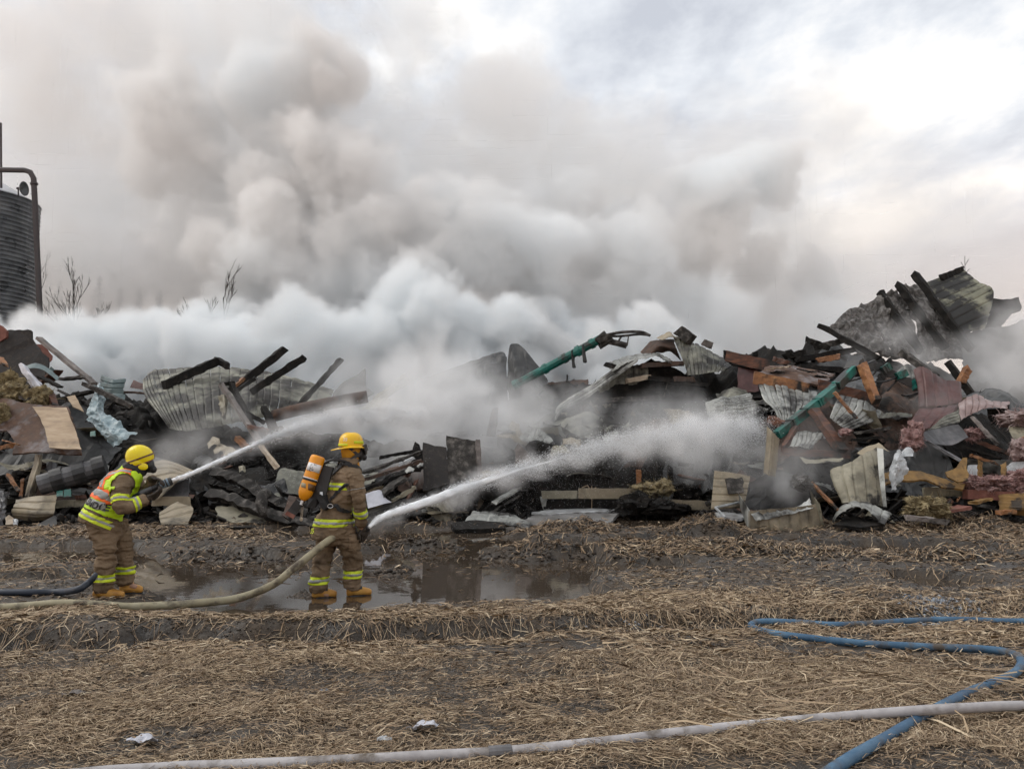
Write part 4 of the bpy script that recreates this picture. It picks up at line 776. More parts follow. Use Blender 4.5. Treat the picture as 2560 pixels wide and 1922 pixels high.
    beam('ridge_block', 'small pale block on the gable roof', C3, (1800, 222, 24.6), (1865, 250, 24.5), .22, .2, 'wood_grey', 'block')
    for i, (a, b, w, m, l) in enumerate([((1235, 510, 23.9), (1415, 480, 23.9), .12, 'wood_pale', 'pale scorched rail across the gable opening'), ((1400, 490, 23.8), (1850, 545, 23.6), .22, 'char', 'black burnt lintel across the gable opening'), ((1590, 495, 23.6), (1740, 500, 23.5), .16, 'rust', 'orange-brown rusted channel on the burnt lintel'), ((1330, 400, 23.9), (1660, 380, 24.0), .25, 'rust', 'brown rusted beam inside the gable hood'), ((1085, 388, 23.8), (1140, 405, 23.6), .14, 'char', 'black stub poking out of the slanting roof edge'), ((1000, 655, 24.0), (1480, 635, 24.0), .14, 'char_grey', 'grey charred rail along the burnt wall')]):
        beam('gable_timber', l, C3, a, b, w, .14, m, 'timber')
    slab('maroon_cladding', 'dark maroon wall sheet right of the gable', C4, [(225, 640, 23.5), (340, 660, 23.5), (350, 800, 23.2), (225, 820, 23.2)], 'sheet_maroon', .03, .02, 'wall')
    beam('maroon_verge', 'orange-brown roof edge beam right of the gable', C4, (160, 595, 23.6), (440, 660, 23.2), .12, .34, 'wood_red', 'beam')
    slab('collapsed_deck', 'low black burnt roof between the gable and the right heap', C4, [(160, 605, 24.0), (300, 595, 24.2), (440, 640, 24.0), (430, 680, 23.4), (190, 640, 23.4)], 'char', .06, .04, 'roof')
    for i, (x, y) in enumerate([(155, 580), (325, 590)]):
        beam('vent_stub', 'short black vent stub on the low burnt roof', C4, (x, y + 30, 24), (x, y - 18, 24), .14, .14, 'char', 'vent', group='vent stubs on the low burnt roof')
    # charred slabs between the firefighter and the centre
    slab('speckled_slab', 'speckled brown-black wall slab standing right of the standing firefighter', C2, [(1588, 912, 18.6), (1680, 940, 18.6), (1776, 952, 18.6), (1800, 1240, 18.2), (1590, 1300, 18.0)], 'strandboard_black', .08, .02, 'wall slab')
    slab('upright_slab', 'tall charred wall slab with a straight top beside the speckled slab', C2, [(1775, 858, 18.9), (1900, 885, 18.8), (2020, 902, 18.7), (2040, 1180, 18.4), (1790, 1260, 18.3)], 'char_grey', .12, .015, 'wall slab')
    beam('slab_edge', 'tan timber edge of the tall charred slab', C2, (2024, 905, 18.65), (2044, 1180, 18.35), .10, .10, 'wood_grey', 'timber')
    slab('spiked_board', 'pointed charred board rising beside the speckled slab', C2, [(1500, 1010, 18.5), (1525, 905, 18.6), (1560, 930, 18.6), (1590, 1010, 18.5), (1570, 1140, 18.2), (1490, 1140, 18.2)], 'char', .05, .03, 'board')
    for i, (a, b, w, m, l) in enumerate([((1080, 1170, 17.8), (1590, 985, 18.6), .16, 'char_grey', 'uppermost slanting burnt plank right of the standing firefighter'), ((1235, 1035, 18.5), (1510, 985, 18.7), .14, 'char', 'ragged black plank end above the slanting burnt planks'), ((1090, 1215, 17.6), (1580, 1060, 18.2), .20, 'rust', 'rust-brown slanting plank below the uppermost one'), ((1110, 1290, 17.4), (1570, 1110, 18.0), .20, 'char', 'broad black slanting plank in the middle of the pile'), ((1120, 1500, 16.9), (1400, 1400, 17.2), .34, 'char', 'thick black timber at the foot of the slanting planks'), ((1400, 1090, 18.0), (1510, 1040, 18.1), .06, 'foil', 'white frosted lath on the slanting planks'), ((1340, 1380, 17.2), (1530, 1270, 17.5), .13, 'siding_dirty', 'pale green-grey strip at the end of the slanting planks'), ((1250, 1330, 17.2), (1440, 1190, 17.6), .3, 'char_grey', 'wide charred board among the slanting planks')]):
        beam('burnt_plank', l, C2, a, b, w, .07, m, 'plank', seg=8, jit=.02)
    sheet('frosted_sheet', 'frosted pale grey sheet under the slanting planks', C2, [[(1130, 1330, 17.0), (1240, 1285, 17.2), (1290, 1340, 17.2)], [(1150, 1440, 16.7), (1250, 1410, 16.9), (1340, 1390, 17.1)]], 10, 8, 'membrane', crumple=.03, seed=151)
    for i, (x, y, s) in enumerate([(1480, 1130, 40), (1560, 1100, 22), (1420, 1400, 30), (1130, 1180, 28)]):
        sheet('pale_scrap', 'pale crumpled scrap lying among the slanting planks', C2, [[(x - s, y, 17.7), (x, y - s * .8, 17.8), (x + s, y - s * .3, 17.7)], [(x - s * .7, y + s * .7, 17.6), (x, y + s * .4, 17.5), (x + s * .8, y + s * .5, 17.6)]], 6, 6, 'sheet_pale', crumple=.04, cscale=4, seed=155 + i, group='pale scraps among the slanting planks')
    # pale crumpled sheets in the low centre
    for i, (c, l) in enumerate([
        ([[(265, 885, 20.6), (330, 825, 20.9), (400, 835, 20.9)], [(290, 880, 20.4), (340, 850, 20.5), (410, 870, 20.5)], [(380, 900, 20.2), (400, 880, 20.2), (430, 900, 20.2)]], 'dark-edged pale sheet folded at the left of the low central pile'),
        ([[(380, 815, 20.9), (440, 850, 20.8), (520, 960, 20.5)], [(340, 870, 20.5), (420, 920, 20.3), (500, 1000, 20.1)], [(260, 900, 20.3), (400, 950, 20.0), (560, 1000, 19.9)]], 'broad cream sheet sloping down in the low central pile'),
        ([[(510, 830, 21.0), (590, 850, 20.9), (695, 940, 20.6)], [(480, 880, 20.6), (570, 920, 20.4), (640, 980, 20.3)], [(430, 920, 20.3), (540, 990, 20.1), (620, 1010, 20.1)]], 'bright ribbed sheet bent upright in the low central pile'),
        ([[(640, 990, 20.2), (740, 975, 20.3), (800, 990, 20.3)], [(650, 1050, 19.9), (740, 1060, 19.8), (830, 1040, 19.9)]], 'small yellowish sheet at the edge of the low central pile'),
        ([[(765, 930, 20.7), (830, 920, 20.8), (895, 945, 20.7)], [(760, 980, 20.5), (830, 985, 20.4), (890, 1000, 20.5)]], 'cream rounded sheet in the middle of the low central pile'),
        ([[(870, 990, 20.6), (1000, 930, 20.8), (1040, 880, 21.0)], [(880, 1010, 20.4), (1000, 980, 20.5), (1060, 940, 20.6)]], 'grey sliver of sheet beside the white upturned sheet'),
        ([[(1012, 920, 20.8), (1100, 890, 20.9), (1185, 858, 21.0)], [(1010, 990, 20.5), (1090, 960, 20.6), (1170, 915, 20.8)]], 'white upturned sheet at the right of the low central pile'),
        ([[(60, 1230, 18.4), (140, 1170, 18.7), (280, 1170, 18.7)], [(80, 1250, 18.2), (180, 1220, 18.3), (330, 1200, 18.5)]], 'tan broken sheet beside the tall charred slab')]):
        sheet('crumpled_roofing', l, C3, c, 14, 10, ['sheet_pale', 'siding_cream', 'sheet_pale', 'siding_dirty', 'siding_cream', 'sheet_soot', 'sheet_pale', 'siding_cream'][i], ribs=[0, 3, 5, 2, 0, 0, 3, 3][i], rib_h=.02, crumple=.05, cscale=2.5, ragged=.05, seed=160 + i)
    beam('brown_stake', 'thin brown stake standing upright over the low central pile', C3, (262, 710, 21.0), (232, 915, 20.7), .15, .08, 'wood_grey', 'stake', taper=1.5)
    slab('brown_offcut', 'brown jagged board standing at the left of the low central pile', C3, [(402, 1020, 19.6), (430, 972, 19.6), (500, 1040, 19.5), (540, 1100, 19.3), (470, 1140, 19.2), (398, 1150, 19.2), (412, 1075, 19.4)], 'wood_grey', .05, .02, 'board')
    for i, (x, y) in enumerate([(560, 1000), (610, 1010), (590, 1030)]):
        wool('charred_bundle', 'charred black bundle in the low central pile', C3, x, y, 19.6, .22, .2, .16, 'char', 20 + i, 'bundle', 'charred bundles in the low central pile', 3)
    # foundation wall, boards and slab
    slab('foundation_wall', 'long low blackened foundation wall behind the water jet', C3, [(560, 1200, 20.9), (900, 1165, 20.9), (1300, 1150, 20.9), (1880, 1160, 20.9), (1880, 1460, 20.4), (560, 1460, 20.4)], 'char', .2, .04, 'wall')
    for i, (a, b, h, m, l) in enumerate([((880, 1345, 20.2), (1465, 1345, 20.2), .26, 'siding_cream', 'long cream sill board on the blackened foundation'), ((605, 1355, 20.2), (870, 1352, 20.2), .20, 'siding_dirty', 'stained sill board left of the long cream one'), ((1560, 1425, 19.8), (1862, 1435, 19.6), .24, 'siding_cream', 'cream board lying at the foot of the foundation'), ((1770, 1300, 20.0), (1870, 1290, 20.0), .14, 'rust', 'rusty board end beside the cream siding panel')]):
        v, f = box_between(A(C3, *a), A(C3, *b), .06, h, seg=6, jit=.008, rng=_rr, brk=.02); tag(mesh_obj('sill_board', v, f, m), l, 'board')
    for i, (x, y, w) in enumerate([(1558, 1175, .14), (1712, 1185, .13), (1325, 1195, .09)]):
        beam('stud_stump', 'burnt stud stump standing on the foundation wall' if i < 2 else 'pale broken stud on the foundation wall', C3, (x, y + 70, 20.6), (x, y - 32, 20.6), w, .12, 'char' if i < 2 else 'wood_orange', 'stud', group='burnt stud stumps on the foundation' if i < 2 else None)
    for i, (x, y, a, b, m) in enumerate([(1380, 1305, .3, .14, 'wool_yellow'), (1510, 1300, .28, .2, 'wool_yellow'), (1620, 1310, .3, .14, 'char'), (1300, 1440, .55, .30, 'char'), (1480, 1450, .5, .18, 'char'), (1700, 1350, .35, .3, 'char'), (1640, 1455, .3, .12, 'char')]):
        wool('burnt_bundle', 'yellow insulation tuft on the foundation sill' if m == 'wool_yellow' else 'black burnt bundle slumped against the foundation', C3, x, y, 20.0 if y < 1400 else 19.3, a, .3, b, m, 40 + i, 'insulation' if m == 'wool_yellow' else 'bundle', 'yellow tufts on the foundation sill' if m == 'wool_yellow' else 'black bundles against the foundation', 3)
    slab('concrete_slab', 'pale grey concrete slab edge at the foot of the foundation', C3, [(380, 1580, 17.2), (560, 1500, 18.7), (1180, 1490, 19.0), (1100, 1580, 17.4)], 'concrete', .08, .03, 'concrete slab')
    for i, pts in enumerate([[(530, 1500, 18.9), (700, 1475, 19.3), (1000, 1468, 19.4), (1240, 1480, 19.2), (1010, 1495, 18.9), (620, 1515, 18.7)], [(1240, 1480, 19.2), (1480, 1468, 19.3), (1580, 1480, 19.0), (1400, 1495, 18.9)], [(1900, 1500, 18.4), (2060, 1490, 18.6), (2200, 1520, 18.2), (2060, 1550, 17.7), (1920, 1530, 17.9)]]):
        v, f = slab_geo([gp(*C3(x, y), z=.10) for x, y, Y in pts], .05, .05, _rr); tag(mesh_obj('foam_patch', v, f, 'foam'), 'white foam and slush lying at the foot of the foundation', 'foam', 'white foam patches at the foundation')
    sheet('crushed_panel', 'crushed whitish panel lying on the wet ground in front of the foundation', C3, [[(90, 1480, 17.6), (220, 1465, 17.8), (380, 1490, 17.7), (540, 1550, 17.3)], [(20, 1545, 16.9), (200, 1540, 17.0), (350, 1560, 16.9), (520, 1595, 16.6)]], 22, 12, 'sheet_pale', ribs=6, rib_h=.02, crumple=.05, cscale=2.4, seed=171, ragged=.04)
    slab('black_step', 'black low step edge left of the crushed panel', C3, [(-60, 1560, 16.6), (120, 1540, 16.9), (330, 1560, 16.8), (340, 1600, 16.2), (-40, 1610, 16.0)], 'char', .1, .03, 'board')
    beam('pale_prop', 'pale board leaning in the spray below the water jet', C3, (245, 1420, 18.0), (430, 1305, 19.0), .16, .05, 'sheet_pale', 'board')
    # dry weed stalk
    root = empty('weed_stalk', gp(*C3(977, 1498)), 'thin dry weed stalk standing in front of the foundation', 'weed'); yy = root.location.y
    for pts in [[(977, 1498), (977, 1290)], [(977, 1330), (945, 1285), (905, 1300)], [(977, 1320), (1010, 1300)]]:
        v, f = tube([A(C3, x, y, yy) for x, y in pts], .012, 5); mesh_obj('stem', v, f, 'straw', root)
build_mid()
# ------------------------------------------------------------------ right part of the wreck
def build_right():
    # big tilted roof: insulation side and sheet side
    root = empty('roof_section', A(C4, 1250, 620, 26.0), 'huge tilted burnt roof section with rafters rising over the right heap', 'roof section')
    def P(ctrl): return [[A(C4, *p) for p in r] for r in ctrl]
    for k, (m, ctrl) in enumerate([('wool_grey', [[(770, 402, 25.4), (880, 322, 25.9), (965, 285, 26.2)], [(860, 480, 24.9), (970, 440, 25.4), (1060, 420, 25.7)], [(960, 560, 24.4), (1060, 570, 24.8), (1150, 580, 25.1)]]),
                                   ('wool_grey', [[(965, 285, 26.2), (1080, 230, 26.6), (1180, 192, 27.0)], [(1060, 420, 25.7), (1160, 390, 26.0), (1260, 370, 26.3)], [(1150, 580, 25.1), (1260, 590, 25.3), (1350, 600, 25.5)]]),
                                   ('wool_grey', [[(1180, 192, 27.0), (1260, 172, 27.3), (1370, 150, 27.7)], [(1260, 370, 26.3), (1370, 360, 26.6), (1490, 360, 26.8)], [(1350, 600, 25.5), (1480, 600, 25.7), (1640, 580, 25.9)]])]):
        v, f = sheet_geo(P(ctrl), 22, 26, crumple=.16, cscale=2.2, ragged=.14, thick=.12, seed=200 + k); mesh_obj('insulation_layer', v, f, m, root)
    ctrl = [[(1310, 165, 27.5), (1430, 120, 27.8), (1555, 72, 28.0)], [(1370, 270, 27.0), (1500, 210, 27.1), (1650, 150, 27.2)], [(1440, 370, 26.5), (1560, 310, 26.5), (1742, 212, 26.6)], [(1565, 462, 26.0), (1625, 440, 26.0), (1692, 428, 26.0)]]
    G = interp_rows(P(ctrl), 6, 32)
    for k in range(8):
        sub = [[V(G[j, i]) for i in range(7)] for j in range(k * 4, k * 4 + 5)]
        v, f = sheet_geo(sub, 12, 5, ribs=1, rib_axis='v', rib_h=.035, crumple=.0, ragged=.0, thick=.01, seed=210 + k); mesh_obj('roof_sheet', v, f, 'sheet_charred', root)
    for a, b, w in [((1070, 218, 26.4), (1310, 570, 25.0), .17), ((1168, 162, 26.8), (1455, 545, 25.4), .18), ((1275, 108, 27.2), (1610, 560, 25.4), .19), ((1430, 130, 27.6), (1560, 80, 27.9), .12)]:
        beam('rafter', None, C4, a, b, w, .22, 'char', parent=root, seg=14, jit=.025)
    slab('hanging_flap', 'black burnt roof flap at the far end of the tilted roof', C4, [(1690, 430, 26.4), (1740, 250, 26.8), (1820, 255, 26.8), (1892, 243, 26.8), (1908, 312, 26.6), (1850, 330, 26.5), (1780, 420, 26.2)], 'char', .12, .04, 'roof section')
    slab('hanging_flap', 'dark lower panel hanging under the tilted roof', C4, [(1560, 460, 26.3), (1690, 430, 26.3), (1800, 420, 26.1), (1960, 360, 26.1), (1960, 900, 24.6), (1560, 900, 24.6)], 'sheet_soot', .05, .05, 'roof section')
    # burnt timbers on the shoulder of the heap
    for i, (a, b, w, m, l) in enumerate([((705, 410, 24.4), (1060, 605, 23.2), .24, 'char', 'thick sawn black beam sticking out below the tilted roof'), ((632, 495, 24.2), (760, 545, 23.8), .22, 'char', 'short sawn black beam end left of the thick one'), ((505, 598, 23.6), (620, 570, 23.8), .2, 'char', 'low black beam end on the shoulder of the right heap'), ((525, 560, 23.7), (545, 600, 23.6), .14, 'char', 'small black upright stub on the shoulder of the right heap'), ((705, 618, 23.0), (826, 596, 23.2), .10, 'wood_orange', 'bright split lath on the black timbers'), ((440, 612, 23.4), (560, 650, 23.0), .14, 'wood_red', 'red-brown plank at the left shoulder of the heap'), ((560, 620, 23.6), (900, 560, 24.2), .3, 'char', 'wide burnt board across the shoulder of the heap'), ((700, 540, 24.0), (860, 500, 24.4), .36, 'char_grey', 'ashy burnt bundle of boards under the tilted roof'), ((580, 660, 23.0), (960, 690, 23.0), .34, 'char', 'broad black board below the shoulder timbers')]):
        beam('burnt_beam', l, C4, a, b, w, .16, m, 'beam', seg=8, jit=.025)
    # flat roof of peeling boards
    slab('peeling_deck', 'peeling burnt roof deck with pinkish patches above the long red beam', C4, [(325, 708, 21.0), (410, 640, 22.2), (560, 640, 22.4), (700, 690, 22.2), (800, 700, 22.0), (740, 770, 21.0)], 'strandboard', .06, .05, 'roof deck', crumple=.15, seed=3)
    for i in range(12):
        x, y = _rr.uniform(400, 740), _rr.uniform(650, 740); s = _rr.uniform(18, 50)
        beam('peeled_strip', 'curled burnt strip on the peeling roof deck', C4, (x - s, y - _rr.uniform(-8, 14), 21.6), (x + s, y + _rr.uniform(-10, 10), 21.5), _rr.uniform(.06, .16), .03, _rr.choice(['char', 'char_grey', 'wood_pale', 'char']), 'strip', 'curled strips on the peeling deck')
    beam('long_red_beam', 'long red-orange laminated beam across the right heap', C4, (318, 722, 20.6), (640, 795, 20.2), .14, .34, 'wood_orange', 'beam', seg=10)
    beam('long_red_beam', 'scorched continuation of the red beam behind the green arm', C4, (700, 760, 20.8), (1060, 860, 20.2), .14, .28, 'wood_red', 'beam', seg=10)
    # whitish ribbed sheets
    sheet('draped_sheet', 'whitish ribbed sheet crumpled at the left end of the right heap', C4, [[(30, 858, 20.6), (100, 838, 20.6), (168, 828, 20.5), (300, 800, 20.6)], [(40, 905, 20.2), (110, 890, 20.1), (185, 880, 20.1), (330, 860, 20.2)], [(52, 955, 19.9), (120, 965, 19.8), (205, 980, 19.7), (410, 900, 19.7)]], 26, 16, 'sheet_pale', ribs=9, rib_axis='v', rib_h=.022, crumple=.06, cscale=1.8, seed=221, ragged=.05)
    panelled('ribbed_roofing', 'broad whitish ribbed roofing sheet under the long red beam', C4, [[(345, 752, 20.4), (500, 775, 20.3), (700, 800, 20.2)], [(370, 830, 19.8), (520, 850, 19.7), (690, 870, 19.7)], [(440, 905, 19.4), (530, 930, 19.3), (640, 900, 19.4)], [(470, 980, 19.2), (520, 975, 19.2), (590, 950, 19.2)]], 9, 'sheet_pale', cat='metal sheet', nu=6, nv=14, rib_h=.022, crumple=.03, seed=225, ragged=.03)
    panelled('ribbed_roofing', 'whitish ribbed roofing sheet sloping down right of the green arm', C4, [[(830, 818, 20.2), (960, 850, 20.1), (1090, 925, 20.0)], [(800, 880, 19.7), (930, 930, 19.6), (1030, 980, 19.6)], [(770, 960, 19.3), (830, 1000, 19.2), (880, 1035, 19.2)]], 7, 'sheet_pale', cat='metal sheet', nu=6, nv=12, rib_h=.022, crumple=.03, seed=235, ragged=.03)
    sheet('torn_edge_sheet', 'dark torn sheet edge in the middle of the right heap', C4, [[(1080, 925, 19.8), (1170, 915, 19.9), (1260, 925, 19.8)], [(1060, 950, 19.5), (1160, 950, 19.5), (1255, 945, 19.5)]], 14, 5, 'sheet_burnt', crumple=.06, cscale=3, seed=240, ragged=.06)
    # green machine arm
    root = empty('machine_arm', A(C4, 470, 1080, 18.4), 'bright green steel machine arm lying diagonally in the right heap', 'machine arm')
    for a, b, w, m, n in [((455, 1062, 18.2), (700, 865, 18.8), .20, 'steel_green', 'lower_arm'), ((690, 875, 18.75), (830, 755, 19.2), .23, 'steel_green', 'middle_arm'), ((790, 790, 19.1), (930, 655, 19.7), .24, 'steel_black', 'upper_arm'), ((820, 770, 18.95), (915, 670, 19.4), .10, 'steel_green', 'cover_plate')]:
        beam(n, None, C4, a, b, w, .18, m, parent=root, jit=.004, brk=0)
    for a_, b_, t in [((455, 1062, 18.2), (700, 865, 18.8), .35), ((455, 1062, 18.2), (700, 865, 18.8), .7), ((690, 875, 18.75), (830, 755, 19.2), .1), ((690, 875, 18.75), (830, 755, 19.2), .9), ((790, 790, 19.1), (930, 655, 19.7), .85)]:
        e0, e1 = A(C4, *a_), A(C4, *b_); c0 = e0.lerp(e1, t); d = (e1 - e0).normalized() * .03; v, f = box_between(c0 - d, c0 + d, .25, .21); mesh_obj('clamp', v, f, 'steel_green', root)
    v, f = box_between(A(C4, 905, 690, 19.6), A(C4, 950, 625, 19.8), .36, .36, seg=3, jit=.04, rng=_rr); mesh_obj('pivot_head', v, f, 'steel_black', root)
    root = empty('second_arm', A(C4, 1290, 790, 19.6), 'black and green folded machine arm behind the upright red post', 'machine arm')
    for a, b, w, m, n in [((985, 665, 20.0), (1060, 655, 20.0), .28, 'steel_black', 'elbow'), ((1040, 650, 20.0), (1130, 690, 19.9), .20, 'steel_black', 'upper_arm'), ((1110, 685, 19.9), (1295, 780, 19.6), .20, 'steel_black', 'lower_arm'), ((1085, 680, 19.75), (1128, 650, 19.75), .14, 'steel_green', 'bracket'), ((1165, 715, 19.7), (1220, 690, 19.7), .20, 'steel_green', 'bracket'), ((1280, 740, 19.6), (1300, 790, 19.5), .24, 'steel_green', 'bracket'), ((1010, 625, 20.0), (1030, 665, 20.0), .2, 'steel_black', 'pin')]:
        beam(n, None, C4, a, b, w, .18, m, parent=root, jit=.01, brk=0)
    for pts in [[(1000, 720, 19.9), (1040, 690, 19.8), (1030, 670, 19.8)], [(1010, 745, 19.8), (1090, 745, 19.7), (1180, 715, 19.7)], [(1110, 800, 19.8), (1170, 735, 19.8)], [(880, 745, 19.3), (960, 720, 19.3), (1010, 690, 19.6)]]:
        v, f = tube(spline([A(C4, *p) for p in pts], 10), .025, 5); mesh_obj('hydraulic_line', v, f, 'steel_black', root)
    # red posts
    for i, (a, b, w, m, l) in enumerate([((668, 905, 18.5), (838, 1150, 17.7), .24, 'wood_red', 'stout red-brown post leaning under the green arm'), ((960, 640, 19.3), (1045, 862, 18.9), .20, 'wood_orange', 'upright orange-red post beside the pivot of the green arm'), ((488, 1160, 17.9), (900, 1180, 17.9), .14, 'wood_red', 'long level red-brown beam at the front of the right heap'), ((1600, 1085, 18.2), (1835, 1170, 17.9), .12, 'wood_red', 'reddish beam sloping down at the far right'), ((1550, 745, 20.0), (1588, 668, 20.0), .22, 'wood_orange', 'short bright orange post end behind the maroon sheet'), ((1470, 630, 20.6), (1610, 820, 20.2), .20, 'char', 'black leaning post behind the maroon sheet'), ((1190, 565, 21.2), (1400, 720, 20.4), .24, 'char_grey', 'grey broken channel above the maroon sheet'), ((790, 800, 18.7), (925, 962, 18.3), .08, 'wood_orange', 'pale splintered stick hanging from the green arm'), ((415, 965, 18.8), (510, 1010, 18.4), .18, 'wood_red', 'short reddish stub left of the green arm'), ((570, 1010, 18.3), (495, 1140, 17.9), .12, 'wood_red', 'thin reddish prop under the green arm'), ((640, 1322, 16.9), (820, 1510, 16.2), .07, 'wood_orange', 'pale round stick leaning beside the open metal box'), ((740, 1070, 18.2), (850, 1060, 18.0), .10, 'foil', 'white frosted rail beside the stout post')]):
        beam('timber_post', l, C4, a, b, w, .16 if w > .13 else w * .8, m, 'post', seg=8)
    # maroon and pink sheets
    sheet('maroon_sheet', 'maroon ribbed metal sheet standing up in the right heap', C4, [[(1262, 672, 19.6), (1335, 655, 19.5), (1440, 725, 19.5), (1552, 742, 19.6)], [(1290, 780, 19.3), (1350, 770, 19.2), (1450, 800, 19.2), (1556, 800, 19.3)], [(1298, 895, 19.0), (1360, 890, 18.9), (1460, 880, 18.9), (1562, 865, 19.0)]], 20, 14, 'sheet_maroon', ribs=4, rib_h=.022, crumple=.025, seed=251, ragged=.03)
    sheet('maroon_apron', 'wet maroon sheet sloping forward below the standing one', C4, [[(1300, 895, 19.0), (1420, 890, 18.9), (1540, 870, 18.9)], [(1265, 950, 18.6), (1380, 950, 18.5), (1500, 930, 18.5)], [(1238, 1000, 18.3), (1340, 1020, 18.2), (1420, 985, 18.3)]], 18, 12, 'sheet_maroon', ribs=3, rib_h=.02, crumple=.04, seed=253, ragged=.05)
    sheet('grey_roofing', 'grey ribbed sheet with a torn edge beside the maroon one', C4, [[(1400, 985, 18.2), (1460, 935, 18.4), (1535, 905, 18.5)], [(1355, 1022, 18.0), (1450, 1005, 18.0), (1545, 975, 18.1)]], 12, 8, 'sheet_burnt', ribs=4, rib_axis='v', rib_h=.02, crumple=.03, seed=255, ragged=.04)
    sheet('pink_roofing', 'pinkish-white ribbed roofing sheet curling at the far right', C4, [[(1530, 880, 18.8), (1630, 815, 19.2), (1720, 850, 19.2), (1842, 858, 19.2)], [(1540, 920, 18.4), (1630, 880, 18.7), (1730, 880, 18.7), (1830, 885, 18.8)], [(1555, 965, 18.2), (1620, 930, 18.4), (1720, 900, 18.5), (1835, 905, 18.6)]], 24, 14, 'sheet_pink', ribs=7, rib_h=.024, crumple=.03, seed=257, ragged=.03)
    sheet('dark_underside', 'black curled underside of the pinkish roofing', C4, [[(1700, 905, 18.8), (1780, 900, 18.8), (1840, 880, 18.8)], [(1710, 960, 18.9), (1780, 960, 18.9), (1838, 960, 18.8)], [(1740, 1000, 18.8), (1790, 1000, 18.7), (1830, 985, 18.7)]], 10, 10, 'char', crumple=.04, seed=259)  # black sheet stands in for the roofing's dark underside, its darkness in the colour
    slab('hanging_plate', 'dark slate plate hanging below the maroon sheet', C4, [(1300, 1045, 17.9), (1380, 1025, 17.9), (1450, 1010, 17.9), (1530, 1000, 17.9), (1592, 1075, 17.7), (1500, 1112, 17.5), (1400, 1105, 17.5), (1335, 1090, 17.6)], 'steel_grey', .02, .02, 'metal plate', crumple=.06)
    sheet('angled_panel', 'pale panel glimpsed behind the second machine arm', C4, [[(1160, 690, 21.0), (1230, 640, 21.2), (1290, 690, 21.0)], [(1190, 740, 20.7), (1240, 720, 20.8), (1300, 750, 20.7)]], 8, 6, 'sheet_pale', ribs=3, rib_h=.02, seed=261)
    for i, (x, y, Y, a, b) in enumerate([(1250, 1090, 17.5, .22, .26), (860, 1045, 17.9, .12, .09), (1620, 1060, 18.2, .2, .16), (1280, 1030, 17.8, .16, .2)]):
        wool('pink_batt', 'dusty pink insulation hanging in the right heap', C4, x, y, Y, a, .2, b, 'wool_pink', 60 + i, group='dusty pink insulation in the right heap', sub=4)
    for i, (x, y, a, b) in enumerate([(1630, 1345, .26, .15), (1740, 1335, .24, .11), (1830, 1360, .28, .17), (1700, 1385, .24, .10), (1900, 1310, .24, .14), (1880, 1385, .2, .18)]):
        wool('fluffy_batt', 'fluffy pink insulation piled on the red bench frame', C4, x, y, 16.6, a, .24, b, 'wool_pink', 70 + i, group='fluffy pink insulation on the red bench')
    wool('striped_roll', 'brown and pink ribbed roll of burnt felt at the far right edge', C4, 1900, 965, 18.0, .45, .35, .22, 'sheet_pink', 81)
    sheet('pale_cladding', 'pale bent cladding at the far right edge under the felt roll', C4, [[(1830, 1010, 17.8), (1900, 1000, 17.9), (1980, 1010, 17.8)], [(1850, 1060, 17.5), (1910, 1070, 17.5), (1980, 1070, 17.5)], [(1880, 1100, 17.4), (1920, 1105, 17.4), (1980, 1100, 17.4)]], 12, 10, 'siding_dirty', crumple=.05, seed=263)
    beam('orange_lath', 'bright orange lath at the far right edge', C4, (1862, 1112, 17.1), (1960, 1060, 17.1), .08, .06, 'wood_orange', 'lath')
    wool('striped_bundle', 'red and grey rolled cloth at the far right edge', C4, 1910, 1160, 17.0, .25, .2, .24, 'sheet_pink', 83)
    slab('white_board', 'clean white panel at the far right edge', C4, [(1812, 1255, 16.9), (1850, 1222, 16.9), (1980, 1215, 16.9), (1980, 1310, 16.8), (1815, 1305, 16.8)], 'foil', .03, .01, 'panel')
    slab('white_board', 'broken white panel in the dark gap beside the gold plywood', C4, [(1590, 1240, 16.9), (1660, 1240, 16.9), (1665, 1310, 16.8), (1592, 1300, 16.8)], 'foil', .02, .02, 'panel')
    beam('gold_stud', 'gold-brown stud beside the clean white panel', C4, (1800, 1240, 16.8), (1802, 1310, 16.7), .10, .08, 'plywood_gold', 'stud')
    beam('gold_stud', 'gold-brown stud in front of the broken white panel', C4, (1660, 1220, 16.7), (1662, 1310, 16.7), .08, .06, 'plywood_gold', 'stud')
    # gold plywood
    slab('gold_plywood', 'long gold-brown plywood strip with torn edge', C4, [(1085, 1290, 16.8), (1200, 1270, 16.8), (1310, 1275, 16.8), (1450, 1320, 16.7), (1590, 1335, 16.6), (1560, 1385, 16.4), (1440, 1370, 16.4), (1340, 1325, 16.5), (1200, 1330, 16.5), (1095, 1355, 16.4)], 'plywood_gold', .04, .03, 'plywood')
    slab('gold_plywood', 'upright gold-brown plywood fin beside the pink insulation', C4, [(1455, 1280, 16.5), (1520, 1255, 16.5), (1560, 1195, 16.6), (1585, 1195, 16.6), (1588, 1330, 16.3), (1530, 1340, 16.3), (1470, 1310, 16.4)], 'plywood_gold', .04, .03, 'plywood')
    # red bench frame
    root = empty('bench_frame', gp(*C4(1700, 1500)), 'red painted timber bench frame under the pink insulation', 'bench frame')
    beam('top_rail', None, C4, (1570, 1412, 16.5), (1850, 1425, 16.4), .14, .20, 'brick_red', parent=root)
    beam('leg', None, C4, (1848, 1425, 16.3), (1850, 1512, 16.2), .44, .16, 'plywood_gold', parent=root); beam('leg', None, C4, (1590, 1425, 16.7), (1592, 1500, 16.6), .16, .14, 'char', parent=root)
    beam('mossy_board', 'mossy green-grey board behind the bench frame', C4, (1330, 1400, 16.9), (1555, 1395, 16.9), .12, .20, 'siding_dirty', 'board')
